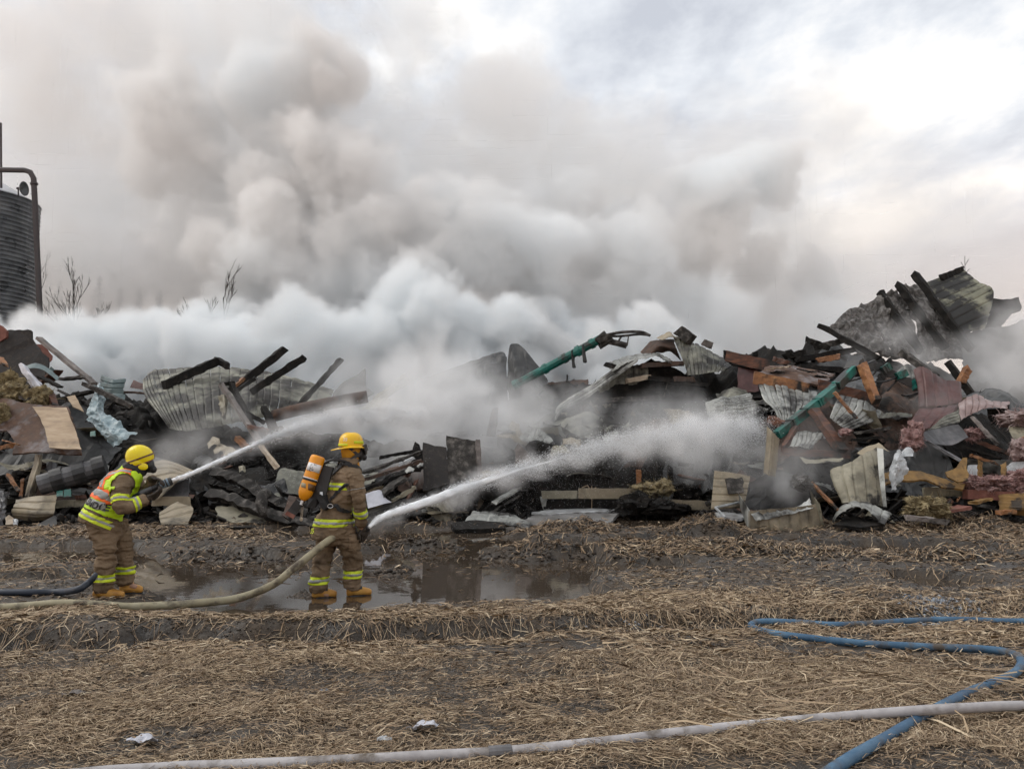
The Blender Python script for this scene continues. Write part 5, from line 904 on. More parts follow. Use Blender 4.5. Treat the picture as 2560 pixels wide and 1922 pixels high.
    wool('yellow_batt', 'lump of yellow insulation on the ground before the right heap', C4, 1340, 1490, 15.8, .42, .26, .22, 'wool_yellow', 91, sub=5)
    beam('red_brick_board', 'flat dull red board beside the yellow insulation', C4, (1440, 1515, 15.8), (1570, 1488, 16.0), .36, .05, 'brick_red', 'board')
    beam('grey_plank', 'grey plank lying on the mud in front of the yellow insulation', C4, (1228, 1550, 15.3), (1445, 1575, 15.2), .26, .10, 'wood_grey', 'plank')
    beam('split_lath', 'split yellow lath lying under the bench frame', C4, (1610, 1465, 16.0), (1720, 1440, 16.2), .16, .05, 'plywood_gold', 'lath')
    beam('orange_block', 'low orange timber offcut by the leg of the bench frame', C4, (1775, 1520, 15.8), (1860, 1515, 15.8), .12, .08, 'wood_orange', 'block')
    # siding pieces at the front
    sheet('upright_siding', 'upright cream siding strip standing at the front of the right heap', C4, [[(393, 1005, 17.4), (435, 1045, 17.2), (478, 1092, 17.4)], [(385, 1120, 17.3), (425, 1160, 17.1), (470, 1190, 17.3)], [(368, 1280, 17.2), (410, 1300, 17.0), (455, 1310, 17.2)]], 10, 16, 'siding_cream', ribs=2, rib_h=.02, crumple=.02, seed=271)
    sheet('leaning_siding', 'cream ribbed siding panel with a scorched hole leaning on the foundation', C4, [[(85, 1268, 17.6), (190, 1278, 17.5), (300, 1300, 17.5)], [(75, 1390, 17.3), (170, 1395, 17.2), (280, 1400, 17.2)], [(64, 1500, 17.0), (160, 1495, 17.0), (262, 1490, 17.0)]], 12, 20, 'siding_cream', ribs=5, rib_axis='v', rib_h=.025, crumple=.012, seed=273)
    slab('scorched_patch', 'scorched grey remnant stuck on the cream ribbed siding panel', C4, [(150, 1320, 17.25), (250, 1310, 17.3), (262, 1400, 17.1), (170, 1410, 17.05)], 'char_grey', .03, .03, 'board')
    sheet('grey_door', 'grimy grey ribbed metal door bent upright at the front of the right heap', C4, [[(765, 1262, 16.9), (880, 1218, 16.7), (985, 1165, 16.7), (1058, 1128, 16.9)], [(785, 1340, 16.6), (890, 1310, 16.4), (1000, 1280, 16.5), (1075, 1260, 16.7)], [(838, 1462, 16.3), (920, 1460, 16.1), (1020, 1470, 16.2), (1100, 1485, 16.4)]], 26, 22, 'siding_dirty', 'door', ribs=5, rib_h=.024, crumple=.035, seed=275, ragged=.03)
    sheet('door_post', 'pale grey edge strip standing along the grimy metal door', C4, [[(1048, 1135, 16.6), (1085, 1140, 16.5)], [(1060, 1300, 16.3), (1092, 1300, 16.2)], [(1085, 1485, 16.0), (1105, 1488, 15.9)]], 4, 14, 'sheet_pale', crumple=.02, seed=277)
    sheet('pale_flap', 'cream bent flap behind the grimy metal door', C4, [[(930, 1165, 17.4), (1000, 1125, 17.5), (1060, 1105, 17.5)], [(960, 1175, 17.2), (1040, 1150, 17.2), (1125, 1165, 17.2)]], 12, 6, 'siding_cream', crumple=.03, seed=279)
    sheet('tan_flap', 'tan torn sheet under the long level red beam', C4, [[(590, 1190, 17.6), (700, 1200, 17.6), (850, 1205, 17.5)], [(630, 1225, 17.3), (720, 1220, 17.3), (850, 1215, 17.3)]], 12, 5, 'siding_dirty', crumple=.03, seed=281)
    # open metal box
    root = empty('metal_box', gp(*C4(500, 1630)), 'open siding-clad metal box with torn rim smoking at the front of the right heap', 'metal box')
    yb = 15.75
    def SH(n, ctrl, nu, nv, m, **k):
        v, f = sheet_geo([[A(C4, *p) for p in r] for r in ctrl], nu, nv, **k); return mesh_obj(n, v, f, m, root)
    SH('front_panel', [[(290, 1512, yb), (420, 1500, yb - .02), (560, 1490, yb), (690, 1470, yb + .05)], [(290, 1645, yb), (430, 1640, yb - .02), (580, 1628, yb), (728, 1608, yb + .05)]], 28, 8, 'siding_cream', ribs=7, rib_h=.02, crumple=.01, seed=283)
    SH('torn_rim', [[(300, 1530, yb - .05), (380, 1500, yb), (520, 1500, yb - .03), (650, 1435, yb + .2)], [(335, 1570, yb - .10), (400, 1555, yb - .10), (540, 1525, yb - .08), (670, 1480, yb)]], 24, 8, 'sheet_pale', crumple=.05, cscale=3, seed=285, ragged=.05)
    SH('side_panel', [[(222, 1405, yb + 1.3), (255, 1455, yb + .6), (292, 1510, yb)], [(235, 1490, yb + 1.3), (262, 1570, yb + .6), (290, 1645, yb)]], 8, 8, 'sheet_pale', crumple=.02, seed=287)
    SH('back_panel', [[(240, 1385, yb + 1.5), (400, 1290, yb + 1.7), (540, 1290, yb + 1.7), (640, 1380, yb + 1.4)], [(240, 1500, yb + 1.4), (400, 1500, yb + 1.6), (540, 1490, yb + 1.6), (660, 1480, yb + 1.3)]], 16, 8, 'sheet_soot', crumple=.04, seed=289)
    SH('far_side', [[(640, 1380, yb + 1.4), (670, 1420, yb + .7), (690, 1470, yb + .05)], [(660, 1500, yb + 1.3), (690, 1550, yb + .7), (728, 1608, yb + .05)]], 8, 8, 'siding_dirty', crumple=.03, seed=291, ribs=2, rib_h=.03)
    wool('rim_insulation', 'olive-grey burnt insulation along the back of the open metal box', C4, 600, 1345, 16.9, .22, .2, .18, 'wool_grey', 93)
    sheet('arched_hood', 'pale arched sheet with a black hollow lying right of the open metal box', C4, [[(775, 1575, 15.9), (820, 1490, 15.9), (900, 1448, 15.9), (1000, 1455, 15.9), (1080, 1490, 15.7), (1142, 1522, 15.6)], [(800, 1560, 15.3), (870, 1500, 15.3), (930, 1478, 15.3), (1000, 1500, 15.3), (1060, 1560, 15.1), (1100, 1590, 15.0)]], 30, 8, 'sheet_pale', ribs=6, rib_h=.02, crumple=.03, seed=293, ragged=.04)
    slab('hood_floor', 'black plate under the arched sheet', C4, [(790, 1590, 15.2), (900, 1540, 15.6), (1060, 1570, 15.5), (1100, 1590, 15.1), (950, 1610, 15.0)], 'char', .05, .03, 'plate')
    sheet('foil_leaf', 'crumpled bright foil sheet hanging like a leaf at the front of the right heap', C4, [[(1165, 1150, 16.6), (1185, 1142, 16.5), (1200, 1155, 16.6)], [(1130, 1225, 16.4), (1175, 1215, 16.2), (1215, 1225, 16.4)], [(1115, 1295, 16.3), (1165, 1290, 16.1), (1222, 1285, 16.3)], [(1128, 1350, 16.2), (1160, 1345, 16.1), (1195, 1335, 16.2)], [(1135, 1388, 16.1), (1145, 1385, 16.1), (1155, 1375, 16.1)]], 16, 24, 'foil', 'foil', crumple=.05, cscale=4, seed=295)
    sheet('foil_curl', 'small foil curl beside the bright foil sheet', C4, [[(1195, 1165, 16.7), (1235, 1138, 16.7), (1270, 1160, 16.7)], [(1210, 1195, 16.5), (1240, 1185, 16.5), (1265, 1180, 16.5)]], 8, 6, 'foil', 'foil', crumple=.03, seed=297)
    sheet('silver_sheet', 'silvery crushed sheet under the green arm', C4, [[(560, 1040, 18.2), (640, 1030, 18.3), (740, 1050, 18.2)], [(550, 1085, 17.9), (630, 1090, 17.8), (700, 1085, 17.9)], [(530, 1120, 17.7), (600, 1135, 17.6), (680, 1125, 17.7)]], 16, 10, 'sheet_pale', ribs=6, rib_h=.02, crumple=.06, cscale=2.5, seed=299, ragged=.04)
    for i, (a, b) in enumerate([((920, 1050, 17.9), (1130, 1020, 18.0)), ((900, 1090, 17.7), (1080, 1075, 17.8)), ((1350, 1100, 17.4), (1560, 1225, 16.9)), ((1610, 950, 18.2), (1760, 1110, 17.7)), ((1560, 1130, 17.5), (1780, 1200, 17.3)), ((1600, 1180, 17.3), (1760, 1230, 17.1))]):
        beam('dark_lath', ['upper wavy burnt lath beside the dusty pink insulation', 'lower wavy burnt lath beside the dusty pink insulation', 'long dark lath running down from the slate plate', 'frosted dark rail under the pinkish roofing', 'black lath below the far reddish beam', 'pale-edged lath above the clean white panel'][i], C4, a, b, .10, .06, ['char_grey', 'char', 'steel_grey', 'wood_grey', 'char', 'wood_orange'][i], 'lath')
    # wire fan guard lying on the mud
    c = gp(*C4(1585, 1610)); c.z = hz(c.x, c.y) + .05
    root = empty('fan_guard', c, 'round wire fan guard lying on the mud at the right', 'fan guard')
    for r in (.08, .16, .24, .32, .40):
        v, f = tube([c + V((math.cos(t) * r, math.sin(t) * r * .95, .10 + math.sin(t) * r * .42)) for t in [2 * math.pi * k / 28 for k in range(29)]], .007, 4, cap=False); mesh_obj('ring', v, f, 'wood_grey', root)
    for k in range(3):
        t = k * math.pi / 3 + .6; d = V((math.cos(t) * .40, math.sin(t) * .38, math.sin(t) * .168)); v, f = tube([c + V((0, 0, .1)) - d, c + V((0, 0, .1)) + d], .007, 4); mesh_obj('spoke', v, f, 'wood_grey', root)
    root = empty('bent_pipe', gp(*C4(150, 1550)), 'thin white bent pipe on the slush left of the open metal box', 'pipe')
    v, f = tube([A(C4, 150, 1550, 16.2), A(C4, 92, 1492, 16.8), A(C4, 230, 1460, 17.0)], .03, 6); mesh_obj('pipe_run', v, f, 'foil', root)
build_right()
# ------------------------------------------------------------------ firefighters, their kit and hoses
def cloth_mat(name, cols, rough=.85, bscale=45, bump=.5, scale=4): pmat(name, cols, scale=scale, rough=rough, bump=bump, bscale=bscale, dist=.010, rr=.08, spec=.25, soot=((0.035, 0.026, 0.018), 3.2, .56, .74))
cloth_mat('turnout_tan', [(0.105, 0.074, 0.046), (0.165, 0.118, 0.075), (0.22, 0.160, 0.106)])
pmat('tape_lime', [(0.44, 0.54, 0.012), (0.62, 0.74, 0.018)], scale=8, rough=.5, bump=.15, soot=((0.20, 0.20, 0.05), 5, .58, .75))
pmat('tape_silver', [(0.22, 0.23, 0.22), (0.34, 0.35, 0.34)], scale=8, rough=.4, bump=.1)
pmat('vest_lime', [(0.40, 0.62, 0.008), (0.55, 0.80, 0.012)], scale=5, rough=.6, bump=.15)
pmat('vest_orange', [(0.80, 0.12, 0.015), (0.95, 0.17, 0.025)], scale=5, rough=.6, bump=.1)
pmat('helmet_yellow', [(0.62, 0.36, 0.004), (0.78, 0.47, 0.006)], scale=4, rough=.28, bump=.04, rr=.08)
pmat('helmet_lemon', [(0.66, 0.52, 0.004), (0.80, 0.66, 0.008)], scale=4, rough=.25, bump=.03, rr=.06)
pmat('helmet_trim', [(0.08, 0.035, 0.008), (0.14, 0.06, 0.012)], scale=6, rough=.4, bump=.05)
pmat('rubber_black', [(0.010, 0.010, 0.011), (0.024, 0.024, 0.026)], scale=8, rough=.5, bump=.2)
pmat('webbing', [(0.008, 0.008, 0.009), (0.018, 0.018, 0.020)], scale=20, rough=.7, bump=.3)
pmat('glove_leather', [(0.016, 0.011, 0.008), (0.035, 0.024, 0.016)], scale=10, rough=.65, bump=.3)
pmat('boot_tan', [(0.30, 0.135, 0.020), (0.44, 0.22, 0.040), (0.52, 0.29, 0.07)], scale=6, rough=.6, bump=.2)
pmat('hood_ochre', [(0.42, 0.19, 0.010), (0.55, 0.27, 0.016)], scale=6, rough=.9, bump=.2)
pmat('skin', [(0.30, 0.17, 0.115), (0.40, 0.24, 0.17)], scale=8, rough=.55, bump=.05)
pmat('cylinder_orange', [(0.60, 0.22, 0.006), (0.78, 0.31, 0.010)], scale=4, rough=.35, bump=.05, soot=((0.35, 0.12, 0.01), 6, .60, .66))
pmat('sticker_white', [(0.60, 0.60, 0.60), (0.75, 0.75, 0.75)], scale=5, rough=.5, bump=.05)
pmat('print_black', [(0.012, 0.012, 0.014), (0.02, 0.02, 0.022)], scale=5, rough=.6, bump=0)
pmat('nozzle_blue', [(0.10, 0.15, 0.20), (0.20, 0.27, 0.33)], scale=5, rough=.4, bump=.1)
pmat('hose_tan', [(0.19, 0.165, 0.105), (0.28, 0.25, 0.165), (0.34, 0.31, 0.22)], scale=5, rough=.7, bump=.25, bscale=80, dist=.005, soot=((0.07, 0.055, 0.04), 6, .50, .66))
pmat('hose_grey', [(0.27, 0.255, 0.26), (0.38, 0.365, 0.37), (0.47, 0.455, 0.46)], scale=4, rough=.7, bump=.25, bscale=90, dist=.005, soot=((0.10, 0.08, 0.06), 5, .50, .68))
pmat('hose_blue', [(0.020, 0.060, 0.115), (0.040, 0.105, 0.185), (0.085, 0.165, 0.25)], scale=4, rough=.6, bump=.25, bscale=90, dist=.005, soot=((0.075, 0.062, 0.05), 6, .50, .66))
pmat('hose_navy', [(0.012, 0.018, 0.030), (0.028, 0.038, 0.058)], scale=5, rough=.55, bump=.2, bscale=80, dist=.005)
pmat('steel_bright', [(0.40, 0.40, 0.41), (0.55, 0.55, 0.56)], scale=6, rough=.3, metal=.8, bump=.05)

def loft(secs, n=24, p=2.3):
    """secs: (centre, half-width vector, half-depth vector); closed superelliptic tube"""
    vs, fs = [], []
    for c, a, b in secs:
        for k in range(n):
            t = 2 * math.pi * k / n; cs, sn = math.cos(t), math.sin(t)
            vs.append(V(c) + V(a) * (math.copysign(abs(cs) ** (2 / p), cs)) + V(b) * (math.copysign(abs(sn) ** (2 / p), sn)))
    m = len(secs)
    for i in range(m - 1):
        for k in range(n): fs.append((i * n + k, i * n + (k + 1) % n, (i + 1) * n + (k + 1) % n, (i + 1) * n + k))
    fs.append(tuple(range(n - 1, -1, -1))); fs.append(tuple((m - 1) * n + k for k in range(n)))
    return vs, fs
def limb(pts, radii, n=12, m=14, flat=1.0):
    P = spline(pts, m); rs = [float(np.interp(i / (m - 1), np.linspace(0, 1, len(radii)), radii)) for i in range(m)]
    # round the ends
    d0 = (P[0] - P[1]).normalized(); d1 = (P[-1] - P[-2]).normalized()
    P = [P[0] + d0 * rs[0] * .5] + P + [P[-1] + d1 * rs[-1] * .35]; rs = [rs[0] * .6] + rs + [rs[-1] * .75]
    return tube(P, rs, n, flat=flat)
def ellipsoid(c, rx, ry, rz, M=None, u=16, v=10):
    vs, fs = [], []
    for j in range(v + 1):
        ph = math.pi * j / v
        for i in range(u):
            th = 2 * math.pi * i / u; q = V((rx * math.sin(ph) * math.cos(th), ry * math.sin(ph) * math.sin(th), rz * math.cos(ph)))
            vs.append(V(c) + (M @ q if M else q))
    for j in range(v):
        for i in range(u): fs.append((j * u + i, (j + 1) * u + i, (j + 1) * u + (i + 1) % u, j * u + (i + 1) % u))
    return vs, fs
def remesh(geos, voxel, smooth=4, wrinkle=0.0, wscale=9.0, seed=0, fold=None):
    """fuse closed shapes into one continuous skin; returns a bmesh-ready mesh datablock"""
    v, f = join(*geos); me = bpy.data.meshes.new('tmp'); me.from_pydata([tuple(p) for p in v], [], f); me.update()
    ob = bpy.data.objects.new('tmp', me); COL.objects.link(ob)
    md = ob.modifiers.new('r', 'REMESH'); md.mode = 'VOXEL'; md.voxel_size = voxel; md.adaptivity = 0
    if smooth: s = ob.modifiers.new('s', 'SMOOTH'); s.factor = .5; s.iterations = smooth
    dg = bpy.context.evaluated_depsgraph_get(); out = bpy.data.meshes.new_from_object(ob.evaluated_get(dg))
    bpy.data.objects.remove(ob); bpy.data.meshes.remove(me)
    if wrinkle:
        n = len(out.vertices); co = np.zeros(n * 3); out.vertices.foreach_get('co', co); co = co.reshape(-1, 3)
        nr = np.array([tuple(q.vector) for q in out.vertex_normals])
        w = fbm(co[:, 0] * wscale + seed, co[:, 1] * wscale, co[:, 2] * wscale * 1.9, 3, seed=seed)
        w2 = 1 - 2 * np.abs(fbm(co[:, 0] * wscale * .8, co[:, 1] * wscale * .8 + seed, co[:, 2] * wscale * 1.5, 2, seed=seed + 3))
        w3 = np.clip(1 - 3.2 * np.abs(fbm(co[:, 0] * wscale * .55 + 3, co[:, 1] * wscale * .55, co[:, 2] * wscale * 2.1 + .8 * w, 2, seed=seed + 7)), 0, 1)
        co = co + nr * (wrinkle * (w * .9 + w2 * .6 + w3 * 1.1 - .3))[:, None]
        out.vertices.foreach_set('co', co.ravel()); out.update()
    out.polygons.foreach_set('use_smooth', [True] * len(out.polygons))
    return out
def mesh_part(name, me, mat, parent):
    o = bpy.data.objects.new(name, me); COL.objects.link(o); me.materials.clear(); me.materials.append(MATS[mat]); o.parent = parent
    o.location = -parent.location if parent.parent is None else -(parent.location + parent.parent.location)
    me.name = name; return o
def cut_band(src, planes, keep=None, off=.006):
    """piece of a garment's surface between planes [(point, normal)...] (kept where dot < 0), lifted off by off"""
    bm = bmesh.new(); bm.from_mesh(src); bmesh.ops.recalc_face_normals(bm, faces=bm.faces); bm.normal_update()
    for co, no in planes:
        bmesh.ops.bisect_plane(bm, geom=list(bm.verts) + list(bm.edges) + list(bm.faces), plane_co=co, plane_no=no, clear_outer=True)
    if keep: bmesh.ops.delete(bm, geom=[f for f in bm.faces if not keep(f.calc_center_median())], context='FACES')
    bm.normal_update()
    for v in bm.verts: v.co = v.co + v.normal * off
    r = bmesh.ops.extrude_face_region(bm, geom=list(bm.faces)); ev = [g for g in r['geom'] if isinstance(g, bmesh.types.BMVert)]
    for v in ev: v.co = v.co + v.normal * .003
    me = bpy.data.meshes.new('band'); bm.to_mesh(me); bm.free(); me.polygons.foreach_set('use_smooth', [True] * len(me.polygons)); return me
def seg_dist(p, a, b):
    ab = b - a; t = max(0, min(1, (p - a).dot(ab) / ab.length_squared)); return (p - (a + ab * t)).length
def stripes(src, c, n, w, parent, keep, name='reflective_band', lime='tape_lime'):
    """lime tape with a silver middle, across axis n at c, total width w"""
    n = V(n).normalized(); c = V(c)
    b = mesh_part(name, cut_band(src, [(c + n * w / 2, n), (c - n * w / 2, -n)], keep, .004), lime, parent)
    mesh_part('silver_stripe', cut_band(src, [(c + n * w / 7, n), (c - n * w / 7, -n)], keep, .0075), 'tape_silver', b)
    return b
def text_mesh(txt, size, bold=.02):
    cu = bpy.data.curves.new('t', 'FONT'); cu.body = txt; cu.size = size; cu.offset = size * bold; cu.align_x = 'CENTER'; cu.resolution_u = 3
    ob = bpy.data.objects.new('t', cu); COL.objects.link(ob); dg = bpy.context.evaluated_depsgraph_get()
    me = bpy.data.meshes.new_from_object(ob.evaluated_get(dg)); bpy.data.objects.remove(ob); bpy.data.curves.remove(cu); return me
def wrap_text(txt, size, src, origin, u, v, into, mat, parent, name='lettering', bold=.02, off=.012):
    from mathutils.bvhtree import BVHTree
    bs = bmesh.new(); bs.from_mesh(src); tree = BVHTree.FromBMesh(bs)
    me = text_mesh(txt, size, bold); bm = bmesh.new(); bm.from_mesh(me)
    bmesh.ops.subdivide_edges(bm, edges=[e for e in bm.edges if e.calc_length() > size * .3], cuts=2)
    bmesh.ops.triangulate(bm, faces=bm.faces)
    u, v, into = V(u).normalized(), V(v).normalized(), V(into).normalized()
    for q in bm.verts:
        p = V(origin) + u * q.co.x + v * q.co.y - into * .5
        hit = tree.ray_cast(p, into)
        if hit[0]: q.co = hit[0] - into * off * (1.0 if abs(hit[1].dot(into)) > .5 else 1.5)
        else: q.tag = True
    bmesh.ops.delete(bm, geom=[q for q in bm.verts if q.tag], context='VERTS')
    bm.to_mesh(me); bm.free(); bs.free(); me.materials.clear()
    return mesh_part(name, me, mat, parent)
def glove(wrist, d, nrm, curl, mat, parent, side=1, s=1.0):
    """palm, four jointed fingers of unequal length and a thumb from the side of the palm"""
    w = V(wrist); d = V(d).normalized(); nrm = V(nrm).normalized(); lat = d.cross(nrm).normalized() * side
    parts = [limb([w - d * .03, w + d * .03 * s], [.036, .04], 10, 6), ellipsoid(w + d * .055 * s, .048 * s, .022 * s, .052 * s, Matrix((lat, nrm, d)).transposed(), 12, 8)]
    for i, (o, L) in enumerate([(-.033, .078), (-.011, .088), (.011, .083), (.033, .064)]):
        p = w + d * .095 * s + lat * o * s; pts = [p - d * .03]; dd = d.copy()
        for k, fr in enumerate((.42, .33, .25)):
            dd = (Matrix.Rotation(curl * (.7 if k == 0 else 1.0), 3, lat * side) @ dd); p = p + dd * L * fr * s; pts.append(p.copy())
        parts.append(limb(pts, [.0115 * s, .011 * s, .0105 * s, .009 * s], 8, 9))
    t0 = w + d * .03 * s - lat * .042 * s; pts = [t0 + lat * .01, t0 + (d * .6 - lat * .8).normalized() * .035 * s - nrm * .0, t0 + (d * .9 - lat * .35).normalized() * .075 * s + nrm * .02 * (1 if curl > 0 else -1)]
    parts.append(limb(pts, [.015 * s, .0135 * s, .011 * s], 8, 8))
    return mesh_part('glove', remesh(parts, .0055, 2), mat, parent)
def boot(heel, toe, top, mat, parent, sole='rubber_black', upper=None, r=.058):
    heel, toe, top = V(heel), V(toe), V(top); d = (toe - heel); d.z = 0; L = d.length; d.normalize(); s = V((-d.y, d.x, 0)); up = V((0, 0, 1))
    secs = [(heel + d * t * L + up * h, s * w, up * h2) for t, h, w, h2 in ((-.06, .055, .034, .038), (.03, .060, .048, .055), (.25, .066, .052, .060), (.5, .060, .055, .055), (.75, .052, .058, .047), (.95, .044, .050, .040), (1.06, .040, .028, .026))]
    shaft = limb([heel + d * .07 + up * .05, heel + d * .065 + up * .12, top], [.062, .066, .068], 12, 8)
    b = mesh_part('boot', remesh([loft(secs, 16, 2.4), shaft], .008, 3), mat, parent)
    out = []
    for k in range(22):
        t = 2 * math.pi * k / 22; a = heel + d * (L * .5 + math.cos(t) * L * .55) + s * math.sin(t) * (.050 if math.cos(t) > 0 else .044); out.append(a)
    vs = [q + up * .0 for q in out] + [q + up * .022 for q in out]; n = len(out)
    fs = [tuple(range(n - 1, -1, -1)), tuple(range(n, 2 * n))] + [(k, (k + 1) % n, n + (k + 1) % n, n + k) for k in range(n)]
    mesh_obj('sole', vs, fs, sole, b)
    if upper: mesh_part('boot_collar', cut_band(b.data, [(heel + d * .05 + up * .085, -up), (heel + d * L * .62 + up * .05, d)], None, .004), upper, b)
    return b
def head_geo(c, d, s=1.0):
    """skull, jaw, nose, ears and neck in one skin, looking along d"""
    c = V(c); d = V(d).normalized(); side = V((-d.y, d.x, 0)); M = Matrix((d, side, V((0, 0, 1)))).transposed()
    return [ellipsoid(c + V((0, 0, .02)), .098, .077, .105, M), ellipsoid(c + d * .03 - V((0, 0, .06)), .065, .058, .065, M), ellipsoid(c + d * .098 - V((0, 0, .012)), .020, .014, .026, M, 10, 8),
            ellipsoid(c + side * .077, .022, .010, .032, M, 10, 8), ellipsoid(c - side * .077, .022, .010, .032, M, 10, 8), ellipsoid(c + d * .088 - V((0, 0, .055)), .014, .026, .011, M, 10, 8),
            limb([c - V((0, 0, .06)) - d * .01, c - V((0, 0, .17)) - d * .02], [.056, .062], 12, 6)]
def hose(name, label, pts, r, mat, n=90, couplings=(), parent=None):
    P = spline(pts, n); v, f = tube([q + V((mnoise.noise(q * 3.1) * .006, mnoise.noise(q * 2.7 + V((5, 0, 0))) * .006, mnoise.noise(q * 3.7) * .004)) for q in P], [r * (1 + .05 * mnoise.noise(q * 4)) for q in P], 14)
    root = empty(name, V(pts[0]), label, 'hose'); mesh_obj('hose_jacket', v, f, mat, root, smooth=True)
    for t in couplings:
        i = int(t * (n - 2)); d = (P[i + 1] - P[i]).normalized(); v, f = tube([P[i] - d * .06, P[i] - d * .055, P[i] + d * .055, P[i] + d * .06], [r * 1.02, r * 1.18, r * 1.18, r * 1.02], 12); mesh_obj('coupling', v, f, 'steel_grey', root, smooth=False)
    return root
def strap(pts, w, parent, mat='webbing', src=None, off=.014, name='strap', m=18, t=.006):
    """flat webbing through points, laid on the garment"""
    P = spline(pts, m)
    if src:
        from mathutils.bvhtree import BVHTree
        bs = bmesh.new(); bs.from_mesh(src); tree = BVHTree.FromBMesh(bs); bs.free()
        Q, Nn = [], []
        for p in P:
            h = tree.find_nearest(p); q, n_ = h[0], h[1]
            if (p - q).dot(n_) < 0: n_ = n_
            Q.append(q + n_ * off); Nn.append(n_)
        P = Q
    else: Nn = [V((0, -1, 0))] * m
    vs, fs = [], []
    for i in range(m):
        d = (P[min(i + 1, m - 1)] - P[max(i - 1, 0)]).normalized(); s = d.cross(Nn[i]).normalized() * w / 2
        for a in (-1, 1):
            for b in (-1, 1): vs.append(P[i] + s * a + Nn[i] * (b * t / 2))
    for i in range(m - 1):
        a = i * 4
        for k in ((0, 1), (1, 3), (3, 2), (2, 0)): fs.append((a + k[0], a + k[1], a + 4 + k[1], a + 4 + k[0]))
    fs += [(0, 2, 3, 1), ((m - 1) * 4, (m - 1) * 4 + 1, (m - 1) * 4 + 3, (m - 1) * 4 + 2)]
    return mesh_obj(name, vs, fs, mat, parent)

